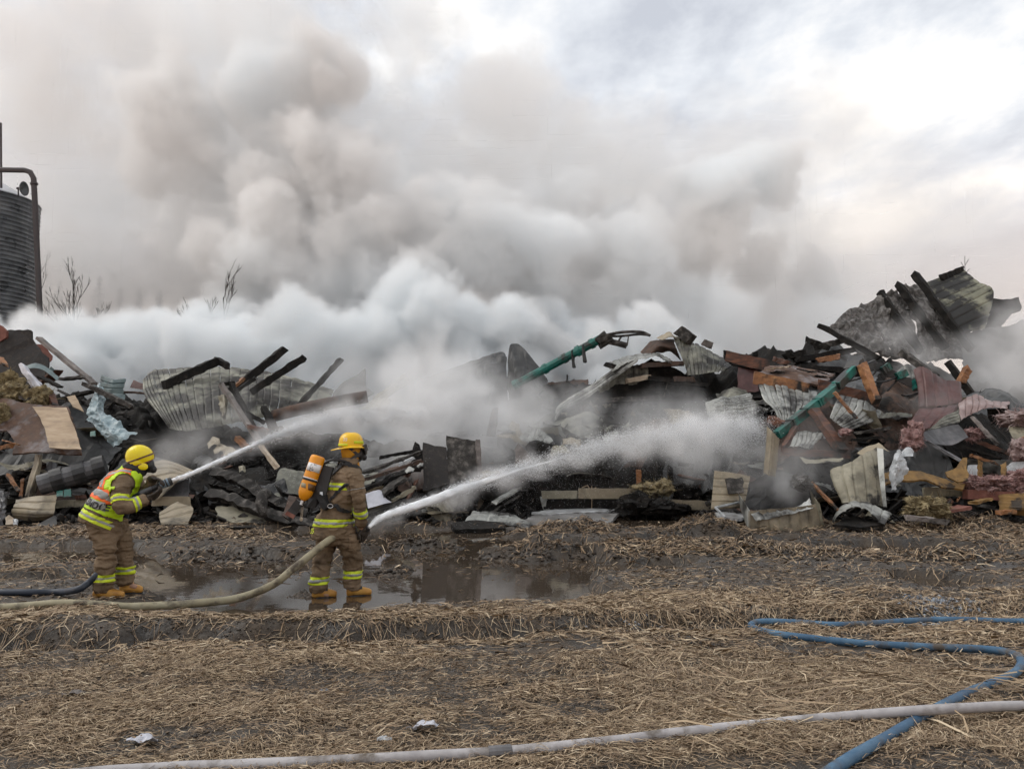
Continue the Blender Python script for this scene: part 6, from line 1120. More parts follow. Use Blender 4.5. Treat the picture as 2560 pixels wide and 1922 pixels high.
def build_standing():
    """the firefighter with the orange cylinder, back three quarters to us, holding the tan hose low"""
    O = gp(841.8, 1481); O.z = WATER_Z - .01; yaw = V((.75, .66, 0)).normalized(); rt = V((yaw.y, -yaw.x, 0))
    def L(x, y, z): return O + V((x, y, z))
    root = empty('person', O, 'firefighter standing in tan turnout gear and yellow brimmed helmet, orange cylinder on the back', 'person')
    def S(z, cx, a, b, cy=0.0, tilt=0.0): return (L(cx, cy, z), rt * a, yaw * b + V((0, 0, tilt)))
    torso = loft([S(.68, -.065, .240, .225), S(.72, -.065, .246, .230), S(.85, -.045, .228, .210), S(.98, -.015, .208, .180), S(1.10, .02, .214, .172), S(1.24, .055, .232, .168), S(1.36, .08, .226, .150), S(1.44, .095, .185, .125), S(1.50, .11, .110, .10), S(1.58, .12, .098, .095)])
    sh_r, el_r, wr_r = L(.22, -.165, 1.375), L(.285, -.215, 1.08), L(.285, -.10, .835)
    sh_l, el_l, wr_l = L(-.045, .16, 1.38), L(.05, .30, 1.09), L(.22, .15, .86)
    sl_r = limb([L(.12, -.08, 1.39), sh_r, el_r, wr_r], [.085, .088, .072, .060]); sl_l = limb([L(.02, .08, 1.39), sh_l, el_l, wr_l], [.085, .086, .072, .060])
    jacket = remesh([torso, sl_r, sl_l], .010, 3, .012, 8.0, 3)
    # body inside the clothes
    head_c = L(.135, .015, 1.665); look = V((.92, .40, 0))
    hip_l, kn_l, an_l = L(-.11, .06, .80), L(-.165, -.02, .43), L(-.205, -.06, .075)
    hip_r, kn_r, an_r = L(.07, -.06, .80), L(.165, .03, .45), L(.165, .08, .10)
    body = remesh(head_geo(head_c, look) + [loft([S(.80, -.03, .16, .12), S(1.0, 0, .14, .10), S(1.3, .07, .17, .11), S(1.44, .10, .10, .08)], 16), limb([sh_r, el_r, wr_r, wr_r + V((.01, .02, -.05))], [.055, .045, .033, .03]), limb([sh_l, el_l, wr_l, wr_l + V((.03, -.02, -.04))], [.055, .045, .033, .03]),
                   limb([hip_l, kn_l, an_l], [.085, .058, .042]), limb([hip_r, kn_r, an_r], [.085, .058, .042]), limb([an_l, an_l + V((.12, .02, -.04))], [.04, .03]), limb([an_r, an_r + V((.14, .02, -.05))], [.04, .03])], .012, 2)
    mesh_part('body', body, 'skin', root)
    jk = mesh_part('jacket', jacket, 'turnout_tan', root)
    tr = remesh([loft([S(.60, -.03, .17, .15), S(.72, -.03, .195, .175), S(.86, -.03, .19, .17), S(.98, -.01, .18, .16)], 20), limb([hip_l, L(-.145, .02, .60), kn_l, L(-.19, -.045, .22), L(-.205, -.06, .105)], [.122, .114, .098, .092, .100]), limb([hip_r, L(.125, -.02, .62), kn_r, L(.17, .06, .25), L(.165, .08, .125)], [.126, .118, .102, .094, .100])], .010, 3, .017, 8.0, 9)
    mesh_part('trousers', tr, 'turnout_tan', root)
    up = V((0, 0, 1))
    def torso_only(p): return seg_dist(p, sh_r, el_r) > .115 and seg_dist(p, el_r, wr_r) > .105 and seg_dist(p, sh_l, el_l) > .11 and seg_dist(p, el_l, wr_l) > .10
    stripes(jacket, L(0, 0, .855), up, .085, root, torso_only); stripes(jacket, L(0, 0, 1.265), up, .078, root, torso_only)
    stripes(jacket, el_r.lerp(wr_r, .42), wr_r - el_r, .085, root, lambda p: seg_dist(p, el_r, wr_r) < .12)
    stripes(jacket, el_l.lerp(wr_l, .42), wr_l - el_l, .085, root, lambda p: seg_dist(p, el_l, wr_l) < .10)
    stripes(tr, L(-.19, 0, .205), up, .088, root, lambda p: p.x < O.x); stripes(tr, L(.17, 0, .255), up, .088, root, lambda p: p.x > O.x)
    wrap_text('35', .085, jacket, L(-.255, -.10, .735), V((.85, -.5, 0)), up, V((.45, .9, 0)), 'tape_lime', root, 'hem_number')
    # storm pocket on the thigh, seam line on the sleeve
    mesh_part('thigh_pocket', cut_band(tr, [(L(0, 0, .72), up), (L(0, 0, .54), -up), (L(.155, 0, 0), V((-1, 0, 0)))], lambda p: p.y < O.y + .10, .008), 'turnout_tan', root)
    mesh_part('sleeve_piping', cut_band(jacket, [(L(.2, 0, 1.235), V((-.18, 0, 1))), (L(.2, 0, 1.228), V((.18, 0, -1)))], lambda p: seg_dist(p, sh_r, el_r) < .13 and p.x > O.x + .14, .005), 'tape_silver', root)
    # hood and mask
    mesh_part('hood', remesh([ellipsoid(head_c + V((0, 0, -.005)), .118, .098, .125, Matrix((look, V((-look.y, look.x, 0)), up)).transposed()), limb([head_c - up * .08, head_c - up * .19], [.085, .105], 14, 6)], .009, 3, .004, 14, 5), 'hood_ochre', root)
    side = V((-look.y, look.x, 0)).normalized()
    mk = mesh_part('face_mask', remesh([ellipsoid(head_c + look * .10 - up * .03, .055, .075, .085, Matrix((look, side, up)).transposed()), ellipsoid(head_c + look * .15 - up * .07, .035, .04, .04, Matrix((look, side, up)).transposed())], .007, 2), 'rubber_black', root)
    for a, b in (((head_c - side * .10 - look * .05 + up * .05), (head_c - side * .088 + look * .075 - up * .06)), ((head_c - side * .11 - look * .02 - up * .09), (head_c - side * .075 + look * .10 - up * .02))):
        v, f = box_between(a, b, .012, .034, up=(0, 0, 1), seg=4); mesh_obj('mask_strap', v, f, 'rubber_black', mk)
    # brimmed helmet
    hc = head_c + V((-.005, 0, .055)); hroot = root
    prof = [(0, .150), (.045, .143), (.085, .118), (.112, .080), (.128, .030), (.133, .0)]
    vs, fs = [], []; n = 28; rows = [(1.0, 0.0), (1.0, .02), (.985, .055), (.93, .09), (.82, .118), (.66, .138), (.45, .152), (.22, .158)]
    for k, h in rows:
        for i in range(n):
            t = 2 * math.pi * i / n; vs.append(hc + look * (math.cos(t) * .142 * k) + side * (math.sin(t) * .117 * k) + up * (h + (.008 if abs(math.sin(t)) < .12 else 0)))
    vs.append(hc + up * .162)
    for j in range(len(rows) - 1):
        for i in range(n): fs.append((j * n + i, j * n + (i + 1) % n, (j + 1) * n + (i + 1) % n, (j + 1) * n + i))
    top = len(vs) - 1; j = len(rows) - 1
    for i in range(n): fs.append((j * n + i, j * n + (i + 1) % n, top))
    hm = mesh_obj('helmet', vs, fs, 'helmet_yellow', root, smooth=True)
    vs, fs = [], []
    for k, dz in ((.99, .004), (1.0, -.006)):
        pass
    ring = lambda kx_f, kx_b, ks, dz: [hc + look * (math.cos(t) * (kx_f if math.cos(t) > 0 else kx_b)) + side * (math.sin(t) * ks) + up * (dz - .030 * (abs(math.cos(t)) ** 2 if math.cos(t) < 0 else 0)) for t in [2 * math.pi * i / n for i in range(n)]]
    R_ = [ring(.140, .140, .115, .010), ring(.175, .195, .155, -.002), ring(.192, .232, .172, -.012), ring(.192, .232, .172, -.018), ring(.140, .140, .115, -.002)]
    for r_ in R_: vs += r_
    for j in range(4):
        for i in range(n): fs.append((j * n + i, j * n + (i + 1) % n, (j + 1) * n + (i + 1) % n, (j + 1) * n + i))
    mesh_obj('brim', vs, fs, 'helmet_yellow', hm, smooth=True)
    hme = hm.data.copy(); hme.transform(Matrix.Translation(root.location + hm.location))
    for c_, z0, z1, dirn in ((0, .028, .058, (-.35, -.94, 0)),):
        pass
    mesh_part('reflective_strip', cut_band(hme, [(hc + up * .062, up), (hc + up * .030, -up), (hc - side * 0 + look * .01, -look)], lambda p: (p - hc).dot(side) < 0, .002), 'tape_lime', hm)
    mesh_part('reflective_strip', cut_band(hme, [(hc + up * .030, up), (hc + up * .006, -up), (hc - look * .06, look)], lambda p: (p - hc).dot(side) < .03, .002), 'tape_lime', hm)
    wrap_text('35', .052, hme, hc - look * .085 - side * .085 + up * .062, V((.80, -.6, 0)), up, V((.5, .86, 0)), 'sticker_white', hm, 'helmet_number', .01, .003)
    # raised visor hardware
    v, f = sheet_geo([[hc + look * .165 + side * s_ - up * z for s_ in (-.11, -.05, .05, .11)] for z in (-.01, .045, .095)], 8, 4, thick=.003); mesh_obj('visor', v, f, 'tape_silver', hm)
    v, f = box_between(hc + look * .13 - side * .115 + up * .02, hc + look * .16 - side * .10 - up * .05, .02, .05, seg=2); mesh_obj('visor_hinge', v, f, 'rubber_black', hm)
    # gloves on the nozzle
    glove(wr_r + V((.01, .03, -.035)), V((.18, .22, -.95)), V((-.8, .55, 0)), .55, 'glove_leather', root, 1, 1.15)
    glove(wr_l + V((.03, -.03, -.02)), V((.5, -.5, -.6)), V((.3, -.4, .8)), -.5, 'glove_leather', root, -1, 1.1)
    boot(L(-.25, -.07, .0), L(-.02, .02, .0), L(-.205, -.06, .14), 'boot_tan', root, upper='rubber_black'); boot(L(.115, .06, .0), L(.36, .13, .0), L(.165, .08, .16), 'boot_tan', root, upper='rubber_black')
    # breathing apparatus: a thing of its own
    ap = empty('breathing_apparatus', L(-.25, -.12, 1.0), 'orange air cylinder with white stickers and black harness on the standing firefighter', 'air cylinder')
    t0, t1 = L(-.205, -.165, 1.60), L(-.345, -.225, 1.135); ax = (t1 - t0).normalized(); cyl = []
    for k, r in ((-.012, .060), (-.002, .078), (.02, .084), (.40, .084), (.43, .080), (.47, .064), (.50, .040), (.515, .022)): cyl.append((t0 + ax * k, r))
    v, f = tube([c for c, r in cyl], [r for c, r in cyl], 24); cy_ = mesh_obj('cylinder', v, f, 'cylinder_orange', ap, smooth=True)
    cme = cy_.data.copy(); cme.transform(Matrix.Translation(ap.location + cy_.location))
    front = lambda p: (p - t0.lerp(t1, .5)).dot(V((.1, -1, 0))) > .02
    st = mesh_part('sticker', cut_band(cme, [(t0 + ax * .175, ax), (t0 + ax * .085, -ax)], lambda p: front(p) and p.x > (t0 + ax * .1).x - .07, .0015), 'sticker_white', cy_)
    for k in range(26):
        a = _rr.uniform(-.05, .05); h = _rr.uniform(.09, .17); q = t0 + ax * h; s_ = V((1, 0, 0)) * a
        wrap_text(_rr.choice('-/|=LTVX'), .022, cme, q + s_, V((1, 0, .2)), up, V((.05, 1, 0)), 'print_black', cy_, 'sticker_mark', .03, .005)
    mesh_part('sticker', cut_band(cme, [(t0 + ax * .285, ax), (t0 + ax * .262, -ax)], front, .0015), 'print_black', cy_)
    mesh_part('sticker', cut_band(cme, [(t0 + ax * .262, ax), (t0 + ax * .252, -ax)], front, .0015), 'sticker_white', cy_)
    mesh_part('sticker', cut_band(cme, [(t0 + ax * .385, ax), (t0 + ax * .315, -ax), (t0 + ax * .35 + V((.025, 0, 0)), V((-1, 0, 0)))], front, .0015), 'helmet_trim', cy_)
    mesh_part('sticker', cut_band(cme, [(t0 + ax * .375, ax), (t0 + ax * .325, -ax), (t0 + ax * .35 + V((.0, 0, 0)), V((1, 0, 0))), (t0 + ax * .35 - V((.055, 0, 0)), V((-1, 0, 0)))], front, .0015), 'hose_tan', cy_)
    v, f = tube([t1 - ax * .0, t1 + ax * .075], .022, 10); mesh_obj('valve', v, f, 'steel_bright', ap)
    v, f = box_between(L(-.315, -.20, 1.085), L(-.20, -.13, 1.06), .10, .10, seg=3, jit=.01, rng=_rr); mesh_obj('regulator', v, f, 'rubber_black', ap)
    v, f = box_between(L(-.385, -.20, 1.095), L(-.485, -.22, .965), .09, .10, seg=3, jit=.006, rng=_rr); mesh_obj('gauge_guard', v, f, 'rubber_black', ap)
    v, f = box_between(L(-.478, -.22, .975), L(-.50, -.225, .935), .095, .105); mesh_obj('red_cap', v, f, 'brick_red', ap)
    for dx in (0, .018):
        v, f = tube([L(-.365 + dx, -.22, 1.05), L(-.37 + dx * .8, -.225, .93)], .004, 5); mesh_obj('pull_cord', v, f, 'wood_pale', ap)
    v, f = ellipsoid(L(-.365, -.225, .905), .018, .018, .024); mesh_obj('pull_knob', v, f, 'wood_pale', ap)
    bp0, bp1 = L(-.115, -.115, 1.50), L(-.215, -.15, 1.06); v, f = box_between(bp0, bp1, .16, .05, up=(0, -1, 0), seg=5, jit=.006, rng=_rr); mesh_obj('back_plate', v, f, 'rubber_black', ap)
    v, f = box_between(L(-.165, -.17, 1.20), L(-.155, -.19, 1.12), .03, .05); mesh_obj('buckle', v, f, 'steel_bright', ap)
    v, f = box_between(L(-.16, -.15, 1.16), L(-.06, -.18, 1.02), .14, .07, seg=3, jit=.012, rng=_rr); mesh_obj('lumbar_pad', v, f, 'webbing', ap)
    strap([L(-.13, -.14, 1.45), L(-.03, -.14, 1.535), L(.08, -.14, 1.535), L(.16, -.1, 1.50), L(.22, .02, 1.44)], .055, ap, src=jacket, name='shoulder_strap')
    strap([L(-.12, -.1, 1.42), L(-.08, -.03, 1.52), L(-.02, .08, 1.53), L(.05, .16, 1.46)], .055, ap, src=jacket, name='shoulder_strap')
    strap([L(-.09, -.24, 1.14), L(.02, -.26, 1.20), L(.09, -.25, 1.25), L(.15, -.22, 1.29)], .032, ap, src=jacket, name='side_strap')
    strap([L(-.09, -.25, 1.07), L(.0, -.28, 1.05), L(.10, -.26, 1.0), L(.17, -.2, .95), L(.2, -.05, .92)], .045, ap, src=jacket, name='waist_strap')
    bk = L(-.025, -.285, 1.055); v, f = tube([bk + V((math.cos(t) * .03, -.01, math.sin(t) * .022)) for t in [2 * math.pi * k / 12 for k in range(13)]], .005, 5, cap=False); mesh_obj('d_ring', v, f, 'steel_bright', ap)
    v, f = tube(spline([L(-.16, -.15, 1.50), L(-.07, -.17, 1.56), L(.06, -.15, 1.56), L(.16, -.05, 1.52), L(.24, .02, 1.56)], 18), .014, 8); mesh_obj('air_line', v, f, 'rubber_black', ap, smooth=True)
    # hose running between the legs to the nozzle
    nz = L(.355, -.03, .795)
    hp = [gp(-260, 1532, .04), gp(0, 1526, .04), gp(160, 1522, .04), gp(330, 1516, .04), gp(500, 1507, .04), gp(600, 1493, .04)]
    hp = [V((p.x, p.y, max(.04, hz(p.x, p.y) + .03))) for p in hp]
    hp += [at(680, 1462, 8.55), at(735, 1420, 8.6), at(785, 1380, 8.72), at(826, 1348, 8.85), L(.08, .03, .72), L(.18, .0, .76), L(.27, -.02, .78)]
    h = hose('fire_hose', 'tan fire hose curving from the grass up between the standing firefighter\'s legs', hp, .042, 'hose_tan', 110, (.93,))
    v, f = tube([L(.26, -.02, .775), L(.30, -.022, .782), L(.301, -.022, .782), L(.352, -.03, .792), nz], [.030, .034, .042, .044, .036], 14); mesh_obj('nozzle', v, f, 'rubber_black', h)
    return nz

def build_stooping():
    """the firefighter in the hi-vis vest, stooping forward with the nozzle at chest height"""
    O = gp(266.3, 1501); O.z = hz(O.x, O.y) - .005; yaw = V((.85, .53, 0)).normalized(); rt = V((yaw.y, -yaw.x, 0))
    def L(x, y, z): return O + V((x, y, z))
    root = empty('person', O, 'firefighter stooping in tan turnout gear with lime and orange vest, aiming a nozzle', 'person')
    up = V((0, 0, 1)); lean = V((.36, .20, .91)).normalized(); back = lean.cross(rt).normalized()
    def S(x, y, z, a, b): return (L(x, y, z), rt * a, back * b)
    torso = loft([S(-.125, -.02, .755, .220, .200), S(-.115, -.02, .80, .220, .200), S(-.075, 0, .92, .204, .178), S(-.03, .02, 1.03, .208, .170), S(.025, .05, 1.14, .220, .162), S(.085, .08, 1.24, .225, .155), S(.135, .10, 1.31, .17, .125), S(.165, .115, 1.355, .11, .105), S(.19, .125, 1.40, .10, .095)])
    sh_r, el_r, wr_r = L(.165, -.12, 1.215), L(.235, -.235, .985), L(.415, -.10, 1.055)
    sh_l, el_l, wr_l = L(.06, .27, 1.245), L(.26, .30, 1.10), L(.385, .11, 1.255)
    jacket = remesh([torso, limb([L(.11, -.02, 1.23), sh_r, el_r, wr_r], [.095, .096, .080, .060]), limb([L(.08, .16, 1.24), sh_l, el_l, wr_l], [.095, .094, .078, .058])], .010, 3, .012, 8.0, 13)
    head_c = L(.235, .13, 1.475); look = V((.88, .42, -.06)).normalized()
    hip_r, kn_r, an_r = L(-.055, -.08, .78), L(.02, -.09, .47), L(-.005, -.07, .085)
    hip_l, kn_l, an_l = L(.02, .09, .78), L(.085, .16, .48), L(.09, .20, .12)
    body = remesh(head_geo(head_c, V((look.x, look.y, 0))) + [loft([S(-.06, 0, .80, .15, .12), S(.0, .03, 1.05, .15, .11), S(.09, .08, 1.25, .16, .10), S(.17, .11, 1.36, .09, .08)], 16), limb([sh_r, el_r, wr_r, wr_r + V((.05, .03, .03))], [.055, .045, .033, .03]), limb([sh_l, el_l, wr_l, wr_l + V((.05, -.02, .0))], [.055, .045, .033, .03]),
                   limb([hip_l, kn_l, an_l], [.085, .058, .042]), limb([hip_r, kn_r, an_r], [.085, .058, .042]), limb([an_l, an_l + V((.12, .02, -.05))], [.04, .03]), limb([an_r, an_r + V((.14, .02, -.04))], [.04, .03])], .012, 2)
    mesh_part('body', body, 'skin', root)
    mesh_part('jacket', jacket, 'turnout_tan', root)
    tr = remesh([loft([(L(-.03, 0, .62), rt * .15, yaw * .14), (L(-.05, 0, .74), rt * .18, yaw * .165), (L(-.07, 0, .86), rt * .18, yaw * .165), (L(-.06, 0, .95), rt * .17, yaw * .15)], 20), limb([hip_r, L(-.01, -.08, .63), kn_r, L(.01, -.08, .27), L(-.005, -.07, .12)], [.124, .115, .100, .094, .102]), limb([hip_l, L(.055, .12, .63), kn_l, L(.088, .18, .28), L(.09, .20, .15)], [.118, .112, .098, .090, .096])], .010, 3, .017, 8.0, 19)
    mesh_part('trousers', tr, 'turnout_tan', root)
    def torso_only(p): return seg_dist(p, sh_r, el_r) > .118 and seg_dist(p, el_r, wr_r) > .10 and seg_dist(p, sh_l, el_l) > .115 and seg_dist(p, el_l, wr_l) > .10
    stripes(jacket, L(-.10, 0, .835), (lean + V((.1, 0, .1))), .085, root, torso_only)
    stripes(jacket, sh_r.lerp(el_r, .72), el_r - sh_r, .075, root, lambda p: seg_dist(p, sh_r, el_r) < .13 and (p - O).dot(rt) > .05)
    stripes(jacket, el_r.lerp(wr_r, .62), wr_r - el_r, .07, root, lambda p: seg_dist(p, el_r, wr_r) < .10)
    stripes(tr, L(0, 0, .225), up, .078, root, lambda p: p.y < O.y + .06); stripes(tr, L(0, 0, .27), up, .078, root, lambda p: p.y > O.y + .07)
    # hi-vis vest cut from the jacket's surface
    s0 = L(-.09, 0, .90)
    vest_ok = lambda p: seg_dist(p, sh_r + V((.03, 0, 0)), el_r) > .118 and seg_dist(p, el_r, wr_r) > .105 and seg_dist(p, sh_l, el_l) > .115 and seg_dist(p, el_l, wr_l) > .10
    vm_ = cut_band(jacket, [(s0, -lean), (L(.165, .115, 1.37), lean)], vest_ok, .010)
    vest = mesh_part('vest', vm_, 'vest_lime', root)
    def vstripe(c, n, w, keep, silver=True, nm='orange_band'):
        n = V(n).normalized(); c = V(c)
        o_ = mesh_part(nm, cut_band(jacket, [(s0, -lean), (L(.165, .115, 1.365), lean), (c + n * w / 2, n), (c - n * w / 2, -n)], lambda p: vest_ok(p) and keep(p), .016), 'vest_orange', vest)
        if silver: mesh_part('silver_stripe', cut_band(jacket, [(s0, -lean), (L(.165, .115, 1.36), lean), (c + n * w / 4.2, n), (c - n * w / 4.2, -n)], lambda p: vest_ok(p) and keep(p), .0195), 'tape_silver', vest)
    ctr = L(.03, .05, 1.15); bk = lambda p: (p - ctr).dot(back) > -.03 if back.dot(yaw) < 0 else (p - ctr).dot(back) < .03
    waist = L(-.015, .02, 1.075)
    vstripe(waist, lean, .135, lambda p: True)
    above = lambda p: (p - waist).dot(lean) > .058
    x0 = L(.045, .06, 1.175)
    vstripe(x0 + lean * .03, lean * .72 + rt * .70, .105, lambda p: bk(p) and above(p)); vstripe(x0 + lean * .03, lean * .72 - rt * .70, .105, lambda p: bk(p) and above(p))
    # lettered panel low on the back
    low = L(-.055, 0, .972)
    mesh_part('letter_panel', cut_band(jacket, [(low + lean * .036, lean), (low - lean * .042, -lean)], lambda p: vest_ok(p) and (p - L(0, 0, 0)).x < .035, .016), 'tape_silver', vest)
    bdir = V((back.x, back.y, 0)).normalized() * (1 if back.dot(yaw) < 0 else -1)
    wrap_text('INCENDIE', .100, jacket, low - lean * .030 + V((-.025, 0, .060)), V((.93, -.36, -.289)), lean, V((.36, .93, 0)), 'print_black', vest, 'lettering', .03, .030)
    # helmet of the closed type
    hM = Matrix((look, V((-look.y, look.x, 0)).normalized(), up)).transposed(); side = V((-look.y, look.x, 0)).normalized()
    hc = head_c + up * .03
    shell = remesh([ellipsoid(hc + up * .01, .146, .122, .134, hM, 24, 16), ellipsoid(hc - up * .05 - look * .02, .118, .118, .095, hM, 20, 12)], .008, 3)
    shell2 = cut_band(shell, [(hc - up * .105 + look * .02, V((-.25, 0, -1))), (hc + look * .10 - up * .03, (look - up * 1.4).normalized())], None, .0)
    hm = mesh_part('helmet', shell2, 'helmet_lemon', root)
    for nrm, c_, w, m, nm in ((up * .92 - look * .38, hc - up * .005, .018, 'helmet_trim', 'trim_band'), (side, hc + side * .0, .016, 'helmet_trim', 'crest_line'), (up * .92 - look * .38, hc - up * .075, .014, 'brick_red', 'lower_trim')):
        nn = V(nrm).normalized(); mesh_part(nm, cut_band(shell2, [(c_ + nn * w / 2, nn), (c_ - nn * w / 2, -nn)], None, .003), m, hm)
    mesh_part('side_plate', remesh([ellipsoid(hc + look * .035 - side * .108 - up * .092, .055, .014, .042, hM)], .007, 2), 'helmet_lemon', hm)
    mk = mesh_part('face_mask', remesh([ellipsoid(head_c + look * .095 - up * .045, .06, .085, .085, hM), ellipsoid(head_c + look * .14 - up * .09, .04, .045, .045, hM)], .007, 2), 'rubber_black', root)
    mesh_part('neck_guard', remesh([limb([head_c - up * .06 - look * .03, L(.185, .12, 1.375)], [.125, .135], 16, 6)], .010, 3, .006, 14, 3), 'webbing', root)
    glove(wr_r + V((.02, .02, .01)), V((.80, .30, .45)), V((-.35, .3, .85)), .55, 'glove_leather', root, 1, 1.15)
    glove(wr_l + V((.015, -.02, .01)), V((.93, -.30, -.02)), V((0, -.35, -.9)), .50, 'glove_leather', root, 1, 1.15)
    boot(L(-.085, -.08, .0), L(.195, -.05, .0), L(-.005, -.07, .13), 'boot_tan', root); boot(L(.05, .20, .0), L(.25, .27, .0), L(.09, .20, .16), 'boot_tan', root)
    n0, n1 = L(.345, -.01, 1.125), L(.635, .11, 1.262); ax = (n1 - n0).normalized()
    hp = [gp(-260, 1490, .04), gp(-60, 1491, .04), gp(60, 1491, .04), gp(140, 1487, .04)]
    hp = [V((p.x, p.y, max(.04, hz(p.x, p.y) + .03))) for p in hp] + [at(190, 1474, 8.38), at(222, 1456, 8.45), at(248, 1430, 8.5), L(-.05, .23, .42), L(-.02, .26, .60), L(.06, .22, .86), L(.17, .06, 1.02), n0]
    h = hose('fire_hose', 'dark navy fire hose rising from the grass behind the stooping firefighter', hp, .036, 'hose_navy', 100)
    def ring(a, b, r0, r1, m, nm):
        v, f = tube([n0 + ax * a, n0 + ax * (a + .001), n0 + ax * (b - .001), n0 + ax * b], [r0 * .9, r0, r1, r1 * .92], 14); return mesh_obj(nm, v, f, m, h)
    ring(-.02, .10, .036, .036, 'steel_grey', 'coupling'); ring(.10, .20, .03, .03, 'rubber_black', 'shutoff_valve'); ring(.19, .25, .042, .046, 'nozzle_blue', 'nozzle_body'); ring(.25, .32, .048, .046, 'rubber_black', 'nozzle_bumper'); ring(.265, .285, .051, .051, 'nozzle_blue', 'nozzle_ring')
    v, f = box_between(n0 + ax * .14, n0 + ax * .13 - up * .12, .025, .035, seg=3); mesh_obj('pistol_grip', v, f, 'rubber_black', h)
    v, f = tube([n0 + ax * .15 + side * .035, n0 + ax * .17 + side * .035 + up * .07, n0 + ax * .17 - side * .035 + up * .07, n0 + ax * .15 - side * .035], .008, 6); mesh_obj('bail_handle', v, f, 'rubber_black', h)
    return n0 + ax * .32, ax
NZ2 = build_standing()
NZ1, NZ1_AX = build_stooping()
def build_hoses():
    def G(px, py, z=.03):
        p = gp(px, py, z + .03); k = .03 if py < 1660 else hz(p.x, p.y)
        for _ in range(3): p = gp(px, py, k + z); k = max(.02, min(.06, hz(p.x, p.y)))
        return V((p.x, p.y, k + z - .009))
    def lay(pts, r, lift=None):
        out = []
        for i, (x, y) in enumerate(pts):
            out.append(G(x, y, r + .004 + (lift or {}).get(i, 0)))
        return out
    hose('fire_hose', 'long blue fire hose looping across the straw at the right', lay([(2000, 1990), (2085, 1915), (2200, 1848), (2320, 1780), (2420, 1728), (2510, 1692), (2550, 1665), (2548, 1640), (2500, 1624), (2380, 1616), (2200, 1608), (2020, 1592), (1920, 1578), (1880, 1564), (1895, 1552), (1980, 1553), (2080, 1560), (2180, 1556), (2300, 1548), (2400, 1547), (2500, 1550), (2640, 1556)], .031), .031, 'hose_blue', 170, (.335,))
    hose('fire_hose', 'pale grey muddy fire hose crossing the near straw over the blue hose', lay([(-100, 1960), (250, 1925), (560, 1908), (900, 1895), (1280, 1872), (1560, 1845), (1800, 1815), (2050, 1792), (2240, 1775), (2400, 1766), (2600, 1757), (2800, 1752)], .029, {7: .01, 8: .03, 9: .062, 10: .03}), .029, 'hose_grey', 150, (.36,))
build_hoses()
# small litter on the near straw
def build_litter():
    for i, (px, py, s, m, lab, cat) in enumerate([(185, 1770, .07, 'wood_grey', 'pale curled bark strip on the near straw', 'bark'), (360, 1868, .08, 'membrane', 'crumpled clear plastic film in the near mud', 'plastic film'), (1060, 1860, .08, 'membrane', 'torn white plastic bag beside the grey hose', 'plastic bag'), (810, 1750, .03, 'hose_blue', 'tiny blue plastic scrap on the near straw', 'plastic scrap'), (960, 1880, .04, 'foil', 'small white paper scrap beside the grey hose', 'paper scrap')]):
        c = gp(px, py); c.z = hz(c.x, c.y) + .015; z = V((0, 0, 1))
        ctrl = [[c + V((-s, -s * .4, 0)), c + V((0, -s * .5, s * .12)), c + V((s, -s * .3, .0))], [c + V((-s * .8, 0, s * .10)), c + V((0, .0, s * .18)), c + V((s * .9, .1 * s, s * .06))], [c + V((-s * .5, s * .5, 0)), c + V((0, s * .6, s * .08)), c + V((s * .7, s * .4, 0))]]
        v, f = sheet_geo(ctrl, 12, 10, crumple=s * .25, cscale=1.2 / s, ragged=s * .3, thick=.003, seed=400 + i); tag(mesh_obj(['bark_strip', 'plastic_film', 'plastic_bag', 'plastic_scrap', 'paper_scrap'][i], v, f, m), lab, cat)
build_litter()
